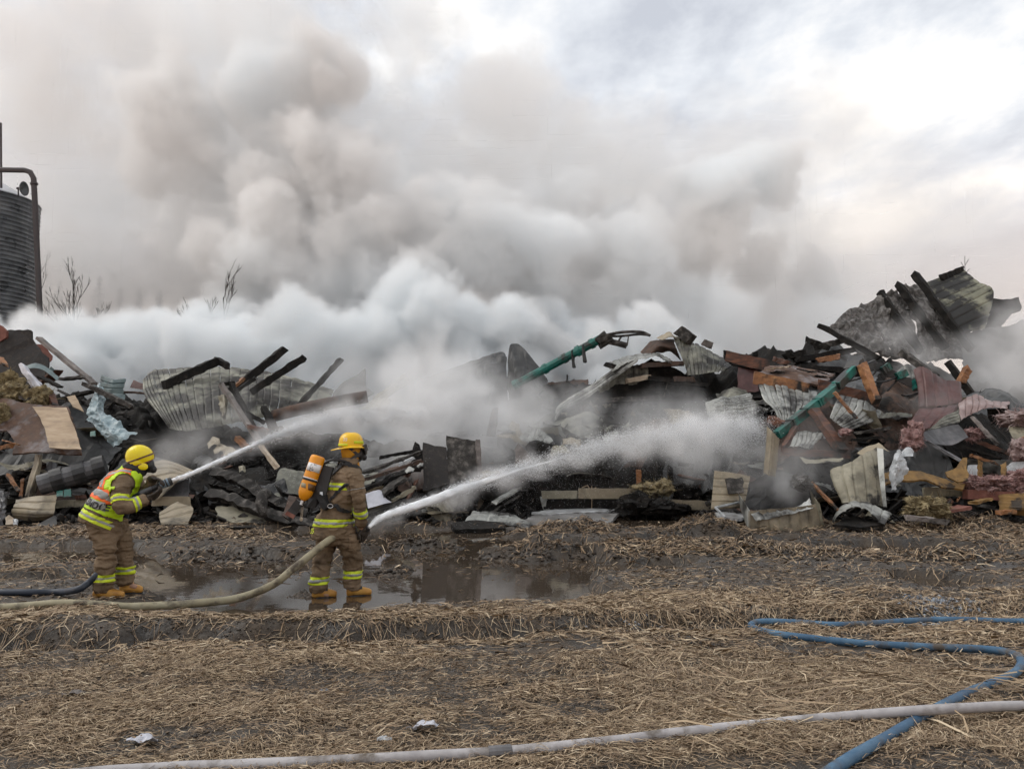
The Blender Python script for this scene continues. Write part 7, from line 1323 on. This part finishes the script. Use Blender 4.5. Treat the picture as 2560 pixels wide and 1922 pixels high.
# ------------------------------------------------------------------ silo and trees behind
pmat('galvanised', [(0.035, 0.040, 0.045), (0.075, 0.082, 0.09), (0.14, 0.15, 0.16)], scale=1.2, rough=.35, metal=.3, bump=.1)
pmat('roof_zinc', [(0.42, 0.44, 0.47), (0.55, 0.57, 0.60)], scale=1.5, rough=.45, metal=.4, bump=.05)
pmat('pipe_dark', [(0.020, 0.016, 0.018), (0.045, 0.036, 0.038)], scale=2, rough=.5, bump=.1)
pmat('bark', [(0.020, 0.017, 0.015), (0.055, 0.045, 0.038)], scale=3, rough=.9, bump=.4)
pmat('needles', [(0.012, 0.020, 0.014), (0.030, 0.045, 0.032)], scale=3, rough=.9, bump=.3)
def build_silo():
    Y = 38.0; edge = at(80, 502, Y); Rr = 2.55; cx = edge.x - Rr; ze = edge.z; c = V((cx, Y, 0))
    root = empty('silo', c, 'tall corrugated steel grain silo standing in the smoke', 'silo')
    vs, fs = [], []; n = 56; rows = []; z = 0.0
    while z < ze - .01: rows += [(z, 0), (z + .07, .035), (z + .14, .0)]; z += .215
    rows.append((ze, 0.0))
    for zz, o in rows:
        for k in range(n):
            t = 2 * math.pi * k / n; vs.append(c + V((math.cos(t) * (Rr + o), math.sin(t) * (Rr + o), zz)))
    for j in range(len(rows) - 1):
        for k in range(n): fs.append((j * n + k, j * n + (k + 1) % n, (j + 1) * n + (k + 1) % n, (j + 1) * n + k))
    mesh_obj('wall', vs, fs, 'galvanised', root)
    vs = [c + V((math.cos(2 * math.pi * k / n) * (Rr + .06), math.sin(2 * math.pi * k / n) * (Rr + .06), ze - .03)) for k in range(n)] + [c + V((math.cos(2 * math.pi * k / n) * .3, math.sin(2 * math.pi * k / n) * .3, ze + 1.35)) for k in range(n)] + [c + V((0, 0, ze + 1.42))]
    fs = [(k, (k + 1) % n, n + (k + 1) % n, n + k) for k in range(n)] + [(n + k, n + (k + 1) % n, 2 * n) for k in range(n)]
    rf = mesh_obj('roof', vs, fs, 'roof_zinc', root)
    def P(x, y, YY=36.0): return at(x, y, YY)
    pts = [P(-60, 424), P(0, 425), P(62, 426), P(76, 431), P(84, 446), P(86, 480), P(92, 610), P(97, 720), P(104, 900)]
    v, f = tube(pts, .125, 12); mesh_obj('downpipe', v, f, 'pipe_dark', root, smooth=True)
    v, f = tube([P(85, 458), P(85.4, 462)], .17, 12); mesh_obj('pipe_clamp', v, f, 'pipe_dark', root)
    v, f = tube([P(2, 308), P(3, 470)], .05, 8); mesh_obj('mast', v, f, 'pipe_dark', root)
    for i in range(int((ze - 6) / .35)):
        q = at(82, 500, 36.2); v, f = box_between(V((q.x - .05, 36.1, ze - .3 - i * .35)), V((q.x + .1, 36.1, ze - .3 - i * .35)), .03, .05); mesh_obj('bracket', v, f, 'galvanised', root)
    # dish aerial on its post
    dr = empty('dish_aerial', P(46, 490, 36.4), 'small dish aerial on the silo roof', 'aerial')
    dc = P(60, 472, 36.4); vs, fs = [], []; m = 20
    for r, o in ((.0, -.14), (.15, -.12), (.28, -.06), (.34, 0.0)):
        for k in range(m):
            t = 2 * math.pi * k / m; vs.append(dc + V((.03 - o * -1.0, math.cos(t) * r, math.sin(t) * r)))
    for j in range(3):
        for k in range(m): fs.append((j * m + k, j * m + (k + 1) % m, (j + 1) * m + (k + 1) % m, (j + 1) * m + k))
    vs2 = [v - V((.03, 0, 0)) for v in vs]; k0 = len(vs); fs2 = [tuple(i + k0 for i in q[::-1]) for q in fs] + [(3 * m + k, 3 * m + (k + 1) % m, k0 + 3 * m + (k + 1) % m, k0 + 3 * m + k) for k in range(m)]
    mesh_obj('reflector', vs + vs2, fs + fs2, 'galvanised', dr, smooth=True)
    v, f = tube([dc + V((-.1, 0, 0)), dc + V((-.34, 0, .02))], .06, 8); mesh_obj('feed', v, f, 'pipe_dark', dr)
    v, f = tube([P(46, 492, 36.4), P(46, 470, 36.4)], .035, 8); mesh_obj('post', v, f, 'pipe_dark', dr)
def bare_tree(px, py_top, Y, label, seed, spread=.5, group=None):
    g = random.Random(seed); top = at(px, py_top, Y); H = top.z; base = V((top.x, Y, 0)); root = empty('bare_tree', base, label, 'tree', group)
    trunk = [base + V((g.uniform(-.1, .1) * k, 0, H * .62 * k / 6)) for k in range(7)]
    v, f = tube(trunk, [.085 - .008 * k for k in range(7)], 7); mesh_obj('trunk', v, f, 'bark', root)
    parts = []
    def grow(p, d, L, r, lev):
        q = p + d * L; mid = p.lerp(q, .5) + V((g.uniform(-1, 1), g.uniform(-1, 1), g.uniform(0, 1))) * L * .05
        parts.append(tube([p, mid, q], [r, r * .8, r * .6], 5 if lev < 2 else 4))
        if lev < 5:
            for k in range(g.choice([2, 3, 3]) if lev < 3 else 2):
                t = g.uniform(.35, 1.0); a = V((g.uniform(-1, 1), g.uniform(-1, 1), g.uniform(.2, .9))).normalized()
                grow(p.lerp(q, t), (d * 1.1 + a * spread).normalized(), L * g.uniform(.5, .75), max(r * .62, .010), lev + 1)
    for k in range(14):
        t = .4 + .6 * k / 13; p = base + V((0, 0, H * .62 * t)); a = g.uniform(0, 6.28)
        grow(p, V((math.cos(a) * .62, math.sin(a) * .62, 1.0)).normalized(), H * .17 * g.uniform(.7, 1.1) * (1.25 - .5 * t), .032, 1)
    grow(trunk[-1], V((0, 0, 1)), H * .2, .035, 1)
    v, f = join(*parts); mesh_obj('crown', v, f, 'bark', root); return root
def conifer(px, py_top, Y, label, seed, group):
    g = random.Random(seed); top = at(px, py_top, Y); H = top.z; base = V((top.x, Y, 0)); root = empty('conifer', base, label, 'tree', group)
    v, f = tube([base, base + V((0, 0, H * .95))], [.18, .04], 6); mesh_obj('trunk', v, f, 'bark', root)
    vs, fs = [], []
    for i in range(900):
        t = g.random() ** .8; z = H * (.12 + .88 * t); R0 = (1 - t) * H * .20 + .1; a = g.uniform(0, 6.28); r = R0 * g.uniform(.25, 1.05)
        c = base + V((math.cos(a) * r, math.sin(a) * r, z - r * .35)); s = g.uniform(.12, .34); d = V((math.cos(a), math.sin(a), -.35)) * s; u = V((-math.sin(a), math.cos(a), g.uniform(-.3, .3))) * s * .35
        k = len(vs); vs += [c - u, c + d * .8, c + u, c - d * .3 + V((0, 0, .06))]; fs += [(k, k + 1, k + 2), (k, k + 2, k + 3)]
    mesh_obj('crown', vs, fs, 'needles', root)
def build_trees():
    bare_tree(214, 634, 44, 'bare leafless tree rising above the smoke to the right of the silo', 3)
    bare_tree(527, 640, 33.2, 'bare treetop showing over the white smoke bank away from the silo', 8, .45)
    bare_tree(108, 655, 47, 'thin bare tree close beside the silo pipe', 5, .4)
    c = at(2413, 690, 27.6); root = empty('weed_stalk', c, 'thin dry weed sticking up behind the top edge of the tilted roof', 'weed')
    for pts in [[(2413, 720), (2412, 640)], [(2413, 672), (2402, 655)], [(2412, 664), (2422, 648)], [(2413, 684), (2424, 672)]]:
        v, f = tube([at(x, y, 27.9) for x, y in pts], .010, 4); mesh_obj('stem', v, f, 'bark', root)
    for i, (x, y) in enumerate([(120, 655), (150, 700), (250, 690), (300, 720), (350, 715), (400, 725), (600, 715), (640, 705), (690, 700), (740, 720)]):
        conifer(x, y, 64 + (i * 7) % 5, 'dim conifer in the tree line veiled by smoke', 30 + i, 'conifers in the far tree line')
build_silo(); build_trees()
# ------------------------------------------------------------------ water jets
def jet_mat():
    m = bpy.data.materials.new('jet_water'); m.use_nodes = True; MATS['jet_water'] = m
    b = m.node_tree.nodes['Principled BSDF']; b.inputs['Base Color'].default_value = (0.90, 0.93, 0.96, 1); b.inputs['Roughness'].default_value = .3; b.inputs['Subsurface Weight'].default_value = .0; b.inputs['Transmission Weight'].default_value = .08
jet_mat()
def build_jet(name, label, pts, rad, n, seed, fall, core_to):
    g = np.random.default_rng(seed); M = 240
    P = np.array([tuple(p) for p in spline(pts, M)]); Rr = np.interp(np.linspace(0, 1, M), np.linspace(0, 1, len(rad)), rad)
    root = empty(name, V(pts[0]), label, 'water jet')
    # solid core breaking up along its length
    vs, fs = [], []; k = int(M * core_to); nn = 14
    for i in range(k):
        d = V(P[min(i + 1, M - 1)] - P[max(i - 1, 0)]).normalized(); s = d.cross(V((0, 0, 1))).normalized(); u = s.cross(d)
        tt = i / k; r = Rr[i] * (1 - .35 * tt) * (1 - sstep(.45, 1.0, np.array([tt]))[0] * .97)
        for a in range(nn):
            th = 2 * math.pi * a / nn; w = 1 + (.08 + .5 * tt) * mnoise.noise(V((i * .22, math.cos(th) * 1.3 + seed, math.sin(th) * 1.3)))
            vs.append(V(P[i]) + s * math.cos(th) * r * w + u * math.sin(th) * r * w)
    for i in range(k - 1):
        for a in range(nn): fs.append((i * nn + a, i * nn + (a + 1) % nn, (i + 1) * nn + (a + 1) % nn, (i + 1) * nn + a))
    fs.append(tuple(range(nn - 1, -1, -1))); fs.append(tuple((k - 1) * nn + a for a in range(nn)))
    mesh_obj('core', vs, fs, 'jet_water', root, smooth=True)
    # droplets
    t = g.uniform(.02, 1, n) ** .75; i = np.clip((t * (M - 1)).astype(int), 0, M - 2); c = P[i] + (P[i + 1] - P[i]) * g.uniform(0, 1, (n, 1))
    off = g.normal(0, .42, (n, 3)) * Rr[i][:, None]
    clump = fbm(t * 60 + seed, off[:, 2] / Rr[i] * 1.2, 0, 3, seed=seed)
    keep = clump > -.15; c, off, i, t = c[keep], off[keep], i[keep], t[keep]; n = len(c)
    c = c + off; drop = g.uniform(0, 1, n) < fall * sstep(.25, .6, t)
    c[:, 2] -= np.where(drop, np.abs(g.normal(0, .55, n)) * (.4 + t), 0); c[:, 2] = np.maximum(c[:, 2], .05)
    s = (.0020 + .0018 * t) * g.uniform(.5, 1.6, n); s = np.where(drop, s * .55, s)
    d = P[i + 1] - P[i]; d /= np.linalg.norm(d, axis=1, keepdims=True); d = np.where(drop[:, None], d * .5 + np.array([0, 0, -.8]), d)
    a = g.normal(0, 1, (n, 3)); a -= d * (a * d).sum(1, keepdims=True); a /= np.linalg.norm(a, axis=1, keepdims=True); b = np.cross(d, a)
    st = np.where(drop, 1.8, 4.0) * g.uniform(.7, 1.5, n)
    co = np.stack([c + d * (s * st)[:, None], c + a * s[:, None], c - (a * .5 - b * .87) * s[:, None], c - (a * .5 + b * .87) * s[:, None], c - d * (s * st)[:, None]], 1).reshape(-1, 3)
    F = np.array([(0, 1, 2), (0, 2, 3), (0, 3, 1), (4, 2, 1), (4, 3, 2), (4, 1, 3)]); q = (F[None] + (np.arange(n) * 5)[:, None, None]).reshape(-1, 3)
    o = big_mesh('spray_droplets', co, q, 'jet_water'); o['kind'] = 'stuff'; o.parent = root; o.location = -root.location
    return P, Rr
JET2 = [NZ2, at(960, 1290, 9.4), at(1060, 1257, 10.4), at(1200, 1207, 12.0), at(1400, 1146, 14.0), at(1600, 1100, 16.0), at(1760, 1078, 17.4), at(1900, 1068, 18.6)]
JET1 = [NZ1, at(470, 1187, 8.8), at(540, 1156, 9.6), at(640, 1110, 10.6), at(716, 1082, 11.4), at(800, 1058, 12.4), at(900, 1040, 13.6), at(1060, 1038, 15.4)]
J2 = build_jet('hose_jet', 'broad white water jet spraying from the standing firefighter across to the right heap', JET2, [.020, .04, .065, .12, .24, .36, .46, .55], 84000, 4, .22, .58)
J1 = build_jet('hose_jet', 'narrow white water jet shot from the nozzle of the stooping firefighter', JET1, [.024, .026, .029, .042, .085, .16, .21, .25], 36000, 9, .10, .60)
# ------------------------------------------------------------------ smoke: puffs -> density grid -> scattering volume
def smoke_material(name, dens, col_a, col_b, cscale=0.12, aniso=0.1, bias=(0.42, 0.60), steam_z=None):
    m = bpy.data.materials.new(name); m.use_nodes = True
    nt = m.node_tree; N = nt.nodes; L = nt.links; N.clear()
    out = N.new('ShaderNodeOutputMaterial'); pv = N.new('ShaderNodeVolumePrincipled'); L.new(pv.outputs[0], out.inputs['Volume'])
    pv.inputs['Density'].default_value = dens; pv.inputs['Anisotropy'].default_value = aniso
    tc = N.new('ShaderNodeTexCoord'); no = N.new('ShaderNodeTexNoise'); no.inputs['Scale'].default_value = cscale; no.inputs['Detail'].default_value = 1
    L.new(tc.outputs['Object'], no.inputs['Vector'])
    fac = no.outputs['Fac']
    if steam_z:                                  # white steam low down, sooty smoke above
        sp = N.new('ShaderNodeSeparateXYZ'); L.new(tc.outputs['Object'], sp.inputs[0])
        mr = N.new('ShaderNodeMapRange'); L.new(sp.outputs[2], mr.inputs[0]); mr.inputs[1].default_value, mr.inputs[2].default_value = steam_z; mr.inputs[3].default_value = .22; mr.inputs[4].default_value = -.05
        ad = N.new('ShaderNodeMath'); L.new(fac, ad.inputs[0]); L.new(mr.outputs[0], ad.inputs[1]); fac = ad.outputs[0]
    rp = N.new('ShaderNodeValToRGB'); L.new(fac, rp.inputs[0])
    rp.color_ramp.elements[0].position = bias[0]; rp.color_ramp.elements[0].color = (*col_a, 1)
    rp.color_ramp.elements[1].position = bias[1]; rp.color_ramp.elements[1].color = (*col_b, 1)
    L.new(rp.outputs[0], pv.inputs['Color'])
    return m
def smoke_volume(name, label, puffs, lo, hi, vox, mat, radii, nscale=0.35, namp=0.75, warp=0.8, soft=0.30, thick=0.18, group=None, rough=0.55, bill=0.35):
    """puffs: list of (x, y, z, class, strength); the radius of class k is radii[k]."""
    me = bpy.data.meshes.new(name)
    P = np.array(puffs, dtype=np.float32)
    me.vertices.add(len(P)); me.vertices.foreach_set('co', P[:, :3].ravel())
    a = me.attributes.new('cls', 'INT', 'POINT'); a.data.foreach_set('value', P[:, 3].astype(np.int32))
    a = me.attributes.new('str', 'FLOAT', 'POINT'); a.data.foreach_set('value', P[:, 4])
    ob = bpy.data.objects.new(name, me); COL.objects.link(ob)
    ob['kind'] = 'stuff'; ob['label'] = label; ob['category'] = 'smoke'
    if group: ob['group'] = group
    ng = bpy.data.node_groups.new(name + '_density', 'GeometryNodeTree')
    ng.interface.new_socket('Geometry', in_out='INPUT', socket_type='NodeSocketGeometry')
    ng.interface.new_socket('Geometry', in_out='OUTPUT', socket_type='NodeSocketGeometry')
    N = ng.nodes; L = ng.links
    gi = N.new('NodeGroupInput'); go = N.new('NodeGroupOutput')
    def put(s, v):
        if isinstance(v, bpy.types.NodeSocket): L.new(v, s)
        else: s.default_value = v
    def mth(op, a, b=None, c=None):
        n = N.new('ShaderNodeMath'); n.operation = op
        for i, v in enumerate((a, b, c)):
            if v is not None: put(n.inputs[i], v)
        return n.outputs[0]
    def vm(op, a, b=None, s=None):
        n = N.new('ShaderNodeVectorMath'); n.operation = op; put(n.inputs[0], a)
        if b is not None: put(n.inputs[1], b)
        if s is not None: n.inputs['Scale'].default_value = s
        return n.outputs[0]
    pos = N.new('GeometryNodeInputPosition').outputs[0]
    def nz(vec, scale, det, ro, col=False):
        n = N.new('ShaderNodeTexNoise'); put(n.inputs['Vector'], vec); n.inputs['Scale'].default_value = scale
        n.inputs['Detail'].default_value = det; n.inputs['Roughness'].default_value = ro
        return n.outputs['Color' if col else 'Fac']
    # two rounds of warping give the curls
    w1 = vm('SCALE', vm('SUBTRACT', nz(pos, nscale * 0.45, 2, 0.5, True), (0.5, 0.5, 0.5)), s=warp * 3.2)
    p1 = vm('ADD', pos, w1)
    w2 = vm('SCALE', vm('SUBTRACT', nz(p1, nscale * 1.5, 2, 0.5, True), (0.5, 0.5, 0.5)), s=warp * 1.0)
    p2 = vm('ADD', p1, w2)
    w3 = vm('SCALE', vm('SUBTRACT', nz(p2, nscale * 5.0, 1, 0.5, True), (0.5, 0.5, 0.5)), s=warp * .42)
    p2 = vm('ADD', p2, w3)
    best = None
    for k, r in enumerate(radii):
        if not np.any(P[:, 3] == k): continue
        cls = N.new('GeometryNodeInputNamedAttribute'); cls.data_type = 'INT'; cls.inputs[0].default_value = 'cls'
        cmp_ = N.new('FunctionNodeCompare'); cmp_.data_type = 'INT'; cmp_.operation = 'EQUAL'
        L.new(cls.outputs[0], cmp_.inputs[2]); cmp_.inputs[3].default_value = k
        sep = N.new('GeometryNodeSeparateGeometry'); sep.domain = 'POINT'
        L.new(gi.outputs[0], sep.inputs[0]); L.new(cmp_.outputs[0], sep.inputs[1])
        px = N.new('GeometryNodeProximity'); px.target_element = 'POINTS'
        L.new(sep.outputs[0], px.inputs[0])
        put([s for s in px.inputs if s.name in ('Sample Position', 'Source Position')][0], p2)
        dist = px.outputs['Distance']
        sn = N.new('GeometryNodeSampleNearest'); sn.domain = 'POINT'; L.new(sep.outputs[0], sn.inputs[0]); put(sn.inputs[1], p2)
        st = N.new('GeometryNodeInputNamedAttribute'); st.data_type = 'FLOAT'; st.inputs[0].default_value = 'str'
        si = N.new('GeometryNodeSampleIndex'); si.data_type = 'FLOAT'; si.domain = 'POINT'
        L.new(sep.outputs[0], si.inputs[0]); L.new(st.outputs[0], si.inputs[1]); L.new(sn.outputs[0], si.inputs['Index'])
        e = mth('SUBTRACT', 1.0, mth('DIVIDE', dist, r))
        best = (e, si.outputs[0]) if best is None else (mth('SMOOTH_MAX', best[0], e, 0.15), mth('MAXIMUM', best[1], si.outputs[0])) if False else _merge(N, L, mth, best, (e, si.outputs[0]))
    E, S = best
    fb = nz(p2, nscale, 6, rough)
    vo = N.new('ShaderNodeTexVoronoi'); vo.feature = 'F1'; put(vo.inputs['Vector'], p2); vo.inputs['Scale'].default_value = nscale * 2.2
    vo.inputs['Detail'].default_value = 1; vo.inputs['Roughness'].default_value = 0.5
    f = mth('ADD', mth('MULTIPLY', mth('SUBTRACT', fb, 0.5), namp * 2.0), mth('MULTIPLY', mth('SUBTRACT', 0.42, vo.outputs['Distance']), bill))
    f = mth('ADD', E, f)
    mr = N.new('ShaderNodeMapRange'); mr.interpolation_type = 'SMOOTHSTEP'; put(mr.inputs[0], mth('SUBTRACT', f, thick))
    mr.inputs[1].default_value = 0.0; mr.inputs[2].default_value = soft; mr.inputs[3].default_value = 0; mr.inputs[4].default_value = 1
    d = mth('MULTIPLY', mr.outputs[0], S)
    # fade at the faces of the grid
    sx = N.new('ShaderNodeSeparateXYZ'); put(sx.inputs[0], pos)
    for i in (0, 1, 2):
        for b, sgn in ((lo[i], 1), (hi[i], -1)):
            if i == 2 and sgn == 1: continue
            q = N.new('ShaderNodeMapRange'); q.interpolation_type = 'SMOOTHSTEP'; put(q.inputs[0], sx.outputs[i])
            q.inputs[1].default_value = b; q.inputs[2].default_value = b + sgn * (hi[i] - lo[i]) * 0.04; q.inputs[3].default_value = 0; q.inputs[4].default_value = 1
            if sgn == -1:
                q.inputs[1].default_value, q.inputs[2].default_value = b - (hi[i] - lo[i]) * 0.04, b
                q.inputs[3].default_value, q.inputs[4].default_value = 1, 0
            d = mth('MULTIPLY', d, q.outputs[0])
    vc = N.new('GeometryNodeVolumeCube'); put(vc.inputs['Density'], d)
    vc.inputs['Min'].default_value = lo; vc.inputs['Max'].default_value = hi
    for ax, i in zip('XYZ', range(3)): vc.inputs['Resolution ' + ax].default_value = max(8, int((hi[i] - lo[i]) / vox))
    sm = N.new('GeometryNodeSetMaterial'); L.new(vc.outputs[0], sm.inputs[0]); sm.inputs['Material'].default_value = mat
    L.new(sm.outputs[0], go.inputs[0])
    md = ob.modifiers.new('density', 'NODES'); md.node_group = ng
    me.materials.append(mat)
    return ob
def _merge(N, L, mth, A, B):
    # the puff that reaches furthest past a point gives its strength
    gt = mth('GREATER_THAN', B[0], A[0])
    mx = N.new('ShaderNodeMix'); mx.data_type = 'FLOAT'; L.new(gt, mx.inputs[0]); L.new(A[1], mx.inputs[2]); L.new(B[1], mx.inputs[3])
    return (mth('SMOOTH_MAX', A[0], B[0], 0.12), mx.outputs[0])
def in_poly(x, y, poly):
    c = False; j = len(poly) - 1
    for i in range(len(poly)):
        (xi, yi), (xj, yj) = poly[i], poly[j]
        if (yi > y) != (yj > y) and x < (xj - xi) * (y - yi) / (yj - yi) + xi: c = not c
        j = i
    return c
def fill_puffs(rng, poly, n, Y0, Y1, cls, st):
    xs = [p[0] for p in poly]; ys = [p[1] for p in poly]; out = []
    while len(out) < n:
        x = rng.uniform(min(xs), max(xs)); y = rng.uniform(min(ys), max(ys))
        if in_poly(x, y, poly):
            p = at(x, y, rng.uniform(Y0, Y1)); out.append((p.x, p.y, max(p.z, 0.3), cls, st * rng.uniform(0.75, 1.25)))
    return out
def build_smoke():
    rng = random.Random(11)
    P = []
    # broad plume leaning to the left, thinner towards its edges
    plume = [(250, 40), (500, -250), (900, -250), (1050, 60), (1300, 270), (1500, 400), (1780, 440), (1960, 560), (2100, 760), (1900, 950), (1200, 950), (700, 800), (330, 480)]
    P += fill_puffs(rng, plume, 120, 41, 51, 0, 0.22)
    lowveil = [(-250, 540), (300, 600), (900, 640), (900, 850), (-250, 850)]
    P += fill_puffs(rng, lowveil, 40, 50, 55, 0, 0.24)
    leftveil = [(-250, -250), (700, -250), (600, 300), (700, 850), (-250, 850)]
    P += fill_puffs(rng, leftveil, 70, 47, 55, 0, 0.24)
    # bright lobes on the near side of the plume
    for (x, y, s, Y, n) in [(830, 150, 80, 39, 6), (760, 260, 90, 39, 7), (640, 220, 60, 40, 4), (430, 290, 70, 40, 6), (400, 200, 50, 41, 3), (500, 400, 90, 39, 7), (800, 430, 90, 37, 7), (640, 520, 100, 37, 6), (780, 380, 50, 37, 4),
                            (900, 560, 110, 36, 9), (1050, 570, 90, 36, 6), (800, 640, 120, 36, 8), (1230, 560, 90, 36, 6), (1160, 600, 90, 36, 5), (1400, 640, 100, 36, 6), (1180, 690, 120, 35, 8), (1560, 700, 110, 36, 6), (600, 660, 80, 36, 6),
                            (1750, 650, 130, 38, 6), (1000, 760, 110, 34, 7), (1500, 520, 100, 40, 4), (1900, 620, 90, 39, 4)]:
        for _ in range(n):
            p = at(x + rng.gauss(0, s * .6), y + rng.gauss(0, s * .6), Y + rng.uniform(-1, 1.5)); P.append((p.x, p.y, p.z, 1, rng.uniform(0.8, 1.5)))
    # dense white bank rolling along the ground behind the rubble
    bank = [(-200, 850), (60, 850), (300, 825), (520, 790), (720, 750), (900, 760), (1060, 730), (1200, 755), (1300, 800), (1400, 850), (1500, 840), (1620, 770), (1720, 830), (1740, 1130), (-200, 1130)]
    P += fill_puffs(rng, bank, 420, 29.5, 35, 2, 2.2)
    right = [(1500, 830), (1650, 740), (1800, 760), (2100, 800), (2300, 1050), (1500, 1050)]
    P += fill_puffs(rng, right, 50, 34, 39, 1, 0.40)
    drift = [(1700, 380), (2050, 330), (2350, 480), (2450, 800), (1900, 850)]
    P += fill_puffs(rng, drift, 30, 42, 52, 0, 0.07)
    wisp = [(2080, 600), (2300, 500), (2600, 520), (2750, 800), (2700, 950), (2200, 900)]
    P += fill_puffs(rng, wisp, 26, 44, 54, 0, 0.06)
    m = smoke_material('smoke_grey', 1.0, (0.912, 0.908, 0.905), (0.962, 0.985, 1.0), cscale=.13, bias=(.38, .62), steam_z=(5, 11))
    smoke_volume('smoke', 'thick grey and white smoke rolling up behind the collapsed building', P, (-37, 28, 0), (36, 57, 33), 0.21, m, (4.6, 2.3, 1.4), soft=.20, rough=.76, nscale=.26, namp=1.5, warp=1.1, bill=.10, thick=.22)
build_smoke()
def build_wisps():
    rng = random.Random(5); P = []
    for (x, y, Y, s, n, c, st) in [(1080, 1000, 20.5, 60, 14, 0, 1.3), (1120, 990, 22.0, 50, 8, 0, .9), (1120, 1060, 20.0, 60, 12, 0, 1.6), (1020, 1090, 19.6, 40, 8, 1, 1.3), (1110, 1120, 19.3, 45, 8, 1, 1.3), (1250, 1100, 20.6, 45, 7, 0, 1.0), (1330, 1050, 21.5, 45, 5, 0, .7), (900, 1040, 20.5, 45, 6, 1, .8), (960, 980, 21.5, 50, 6, 0, .7), (1000, 1110, 19.3, 50, 6, 1, .8), (930, 1090, 19.8, 40, 5, 1, .7), (1260, 1080, 19.8, 50, 5, 0, .7), (1180, 1120, 19.2, 40, 5, 1, .8),
                                   (1350, 1010, 23.2, 50, 3, 0, .3), (1480, 1040, 22.6, 50, 3, 0, .3), (1620, 1060, 21.5, 50, 4, 0, .4), (1720, 1080, 19.5, 60, 7, 0, .7), (1830, 1110, 18.2, 45, 6, 1, .8), (1900, 1180, 17.6, 30, 4, 1, .6),
                                   (470, 1100, 17.2, 35, 6, 1, .6), (420, 1125, 17.0, 20, 4, 1, .4), (570, 1050, 19.2, 35, 5, 1, .3), (620, 1000, 20, 40, 4, 1, .2), (880, 1000, 21, 50, 4, 0, .35), (790, 1080, 19.6, 40, 4, 1, .25),
                                   (1960, 1225, 16.4, 26, 7, 2, 1.0), (1985, 1180, 16.7, 30, 5, 1, .6), (2010, 1130, 17.0, 30, 3, 1, .3), (2060, 1180, 17.0, 25, 3, 1, .3),
                                   (2520, 900, 23, 40, 8, 0, .9), (2545, 840, 24, 30, 5, 0, .7), (2520, 980, 21.5, 45, 5, 0, .7), (2450, 900, 23, 40, 4, 0, .5), (2370, 930, 22.5, 40, 3, 0, .4), (2260, 880, 22.8, 40, 4, 1, .5), (2200, 820, 23.6, 35, 4, 1, .35), (2210, 900, 22, 30, 3, 1, .5), (2360, 1000, 17.6, 20, 3, 1, .2)]:
        for _ in range(n):
            p = at(x + rng.gauss(0, s), y + rng.gauss(0, s * .7), Y + rng.uniform(-.4, .4)); P.append((p.x, p.y, max(p.z, .2), c, st * rng.uniform(.6, 1.3)))
    m = smoke_material('smoke_wisp', 0.75, (0.965, 0.97, 0.975), (0.98, 0.99, 1.0), cscale=.4)
    smoke_volume('drifting_smoke', 'pale smoke drifting low through the wreckage', P, (-10, 15.6, 0), (17.5, 26.5, 7), .13, m, (.95, .55, .35), nscale=1.1, warp=.45, soft=.7, thick=.02, namp=.85, bill=.2)
    for k, ((Pj, Rj), st, t0) in enumerate(((J2, 2.2, .05), (J1, 1.8, .25))):
        P = []
        for i in range(int(len(Pj) * t0), len(Pj), 3):
            f = i / len(Pj)
            for _ in range(2):
                q = Pj[i] + np.array([rng.gauss(0, .2), rng.gauss(0, .2), rng.gauss(-.10, .22)]) * Rj[i] * 1.3
                P.append((q[0], q[1], max(q[2], .2), min(2, int((f - t0) / (1 - t0) * 3)), st * rng.uniform(.6, 1.2)))
        A_ = np.array(P)[:, :3]; lo = tuple(A_.min(0) - .9); hi = tuple(A_.max(0) + .9); lo = (lo[0], lo[1], max(0.02, lo[2]))
        m = smoke_material('spray_mist_%d' % k, 0.9, (0.985, 0.99, 1.0), (0.99, 0.995, 1.0), cscale=.6)
        smoke_volume('spray_mist', ['fine white spray mist around the broad water jet', 'fine white spray mist around the narrow water jet'][k], P, lo, hi, .075, m, (.13, .26, .40) if k == 0 else (.12, .24, .34), nscale=2.2, warp=.22, soft=.8, thick=.05, namp=.8, bill=.15)
build_wisps()
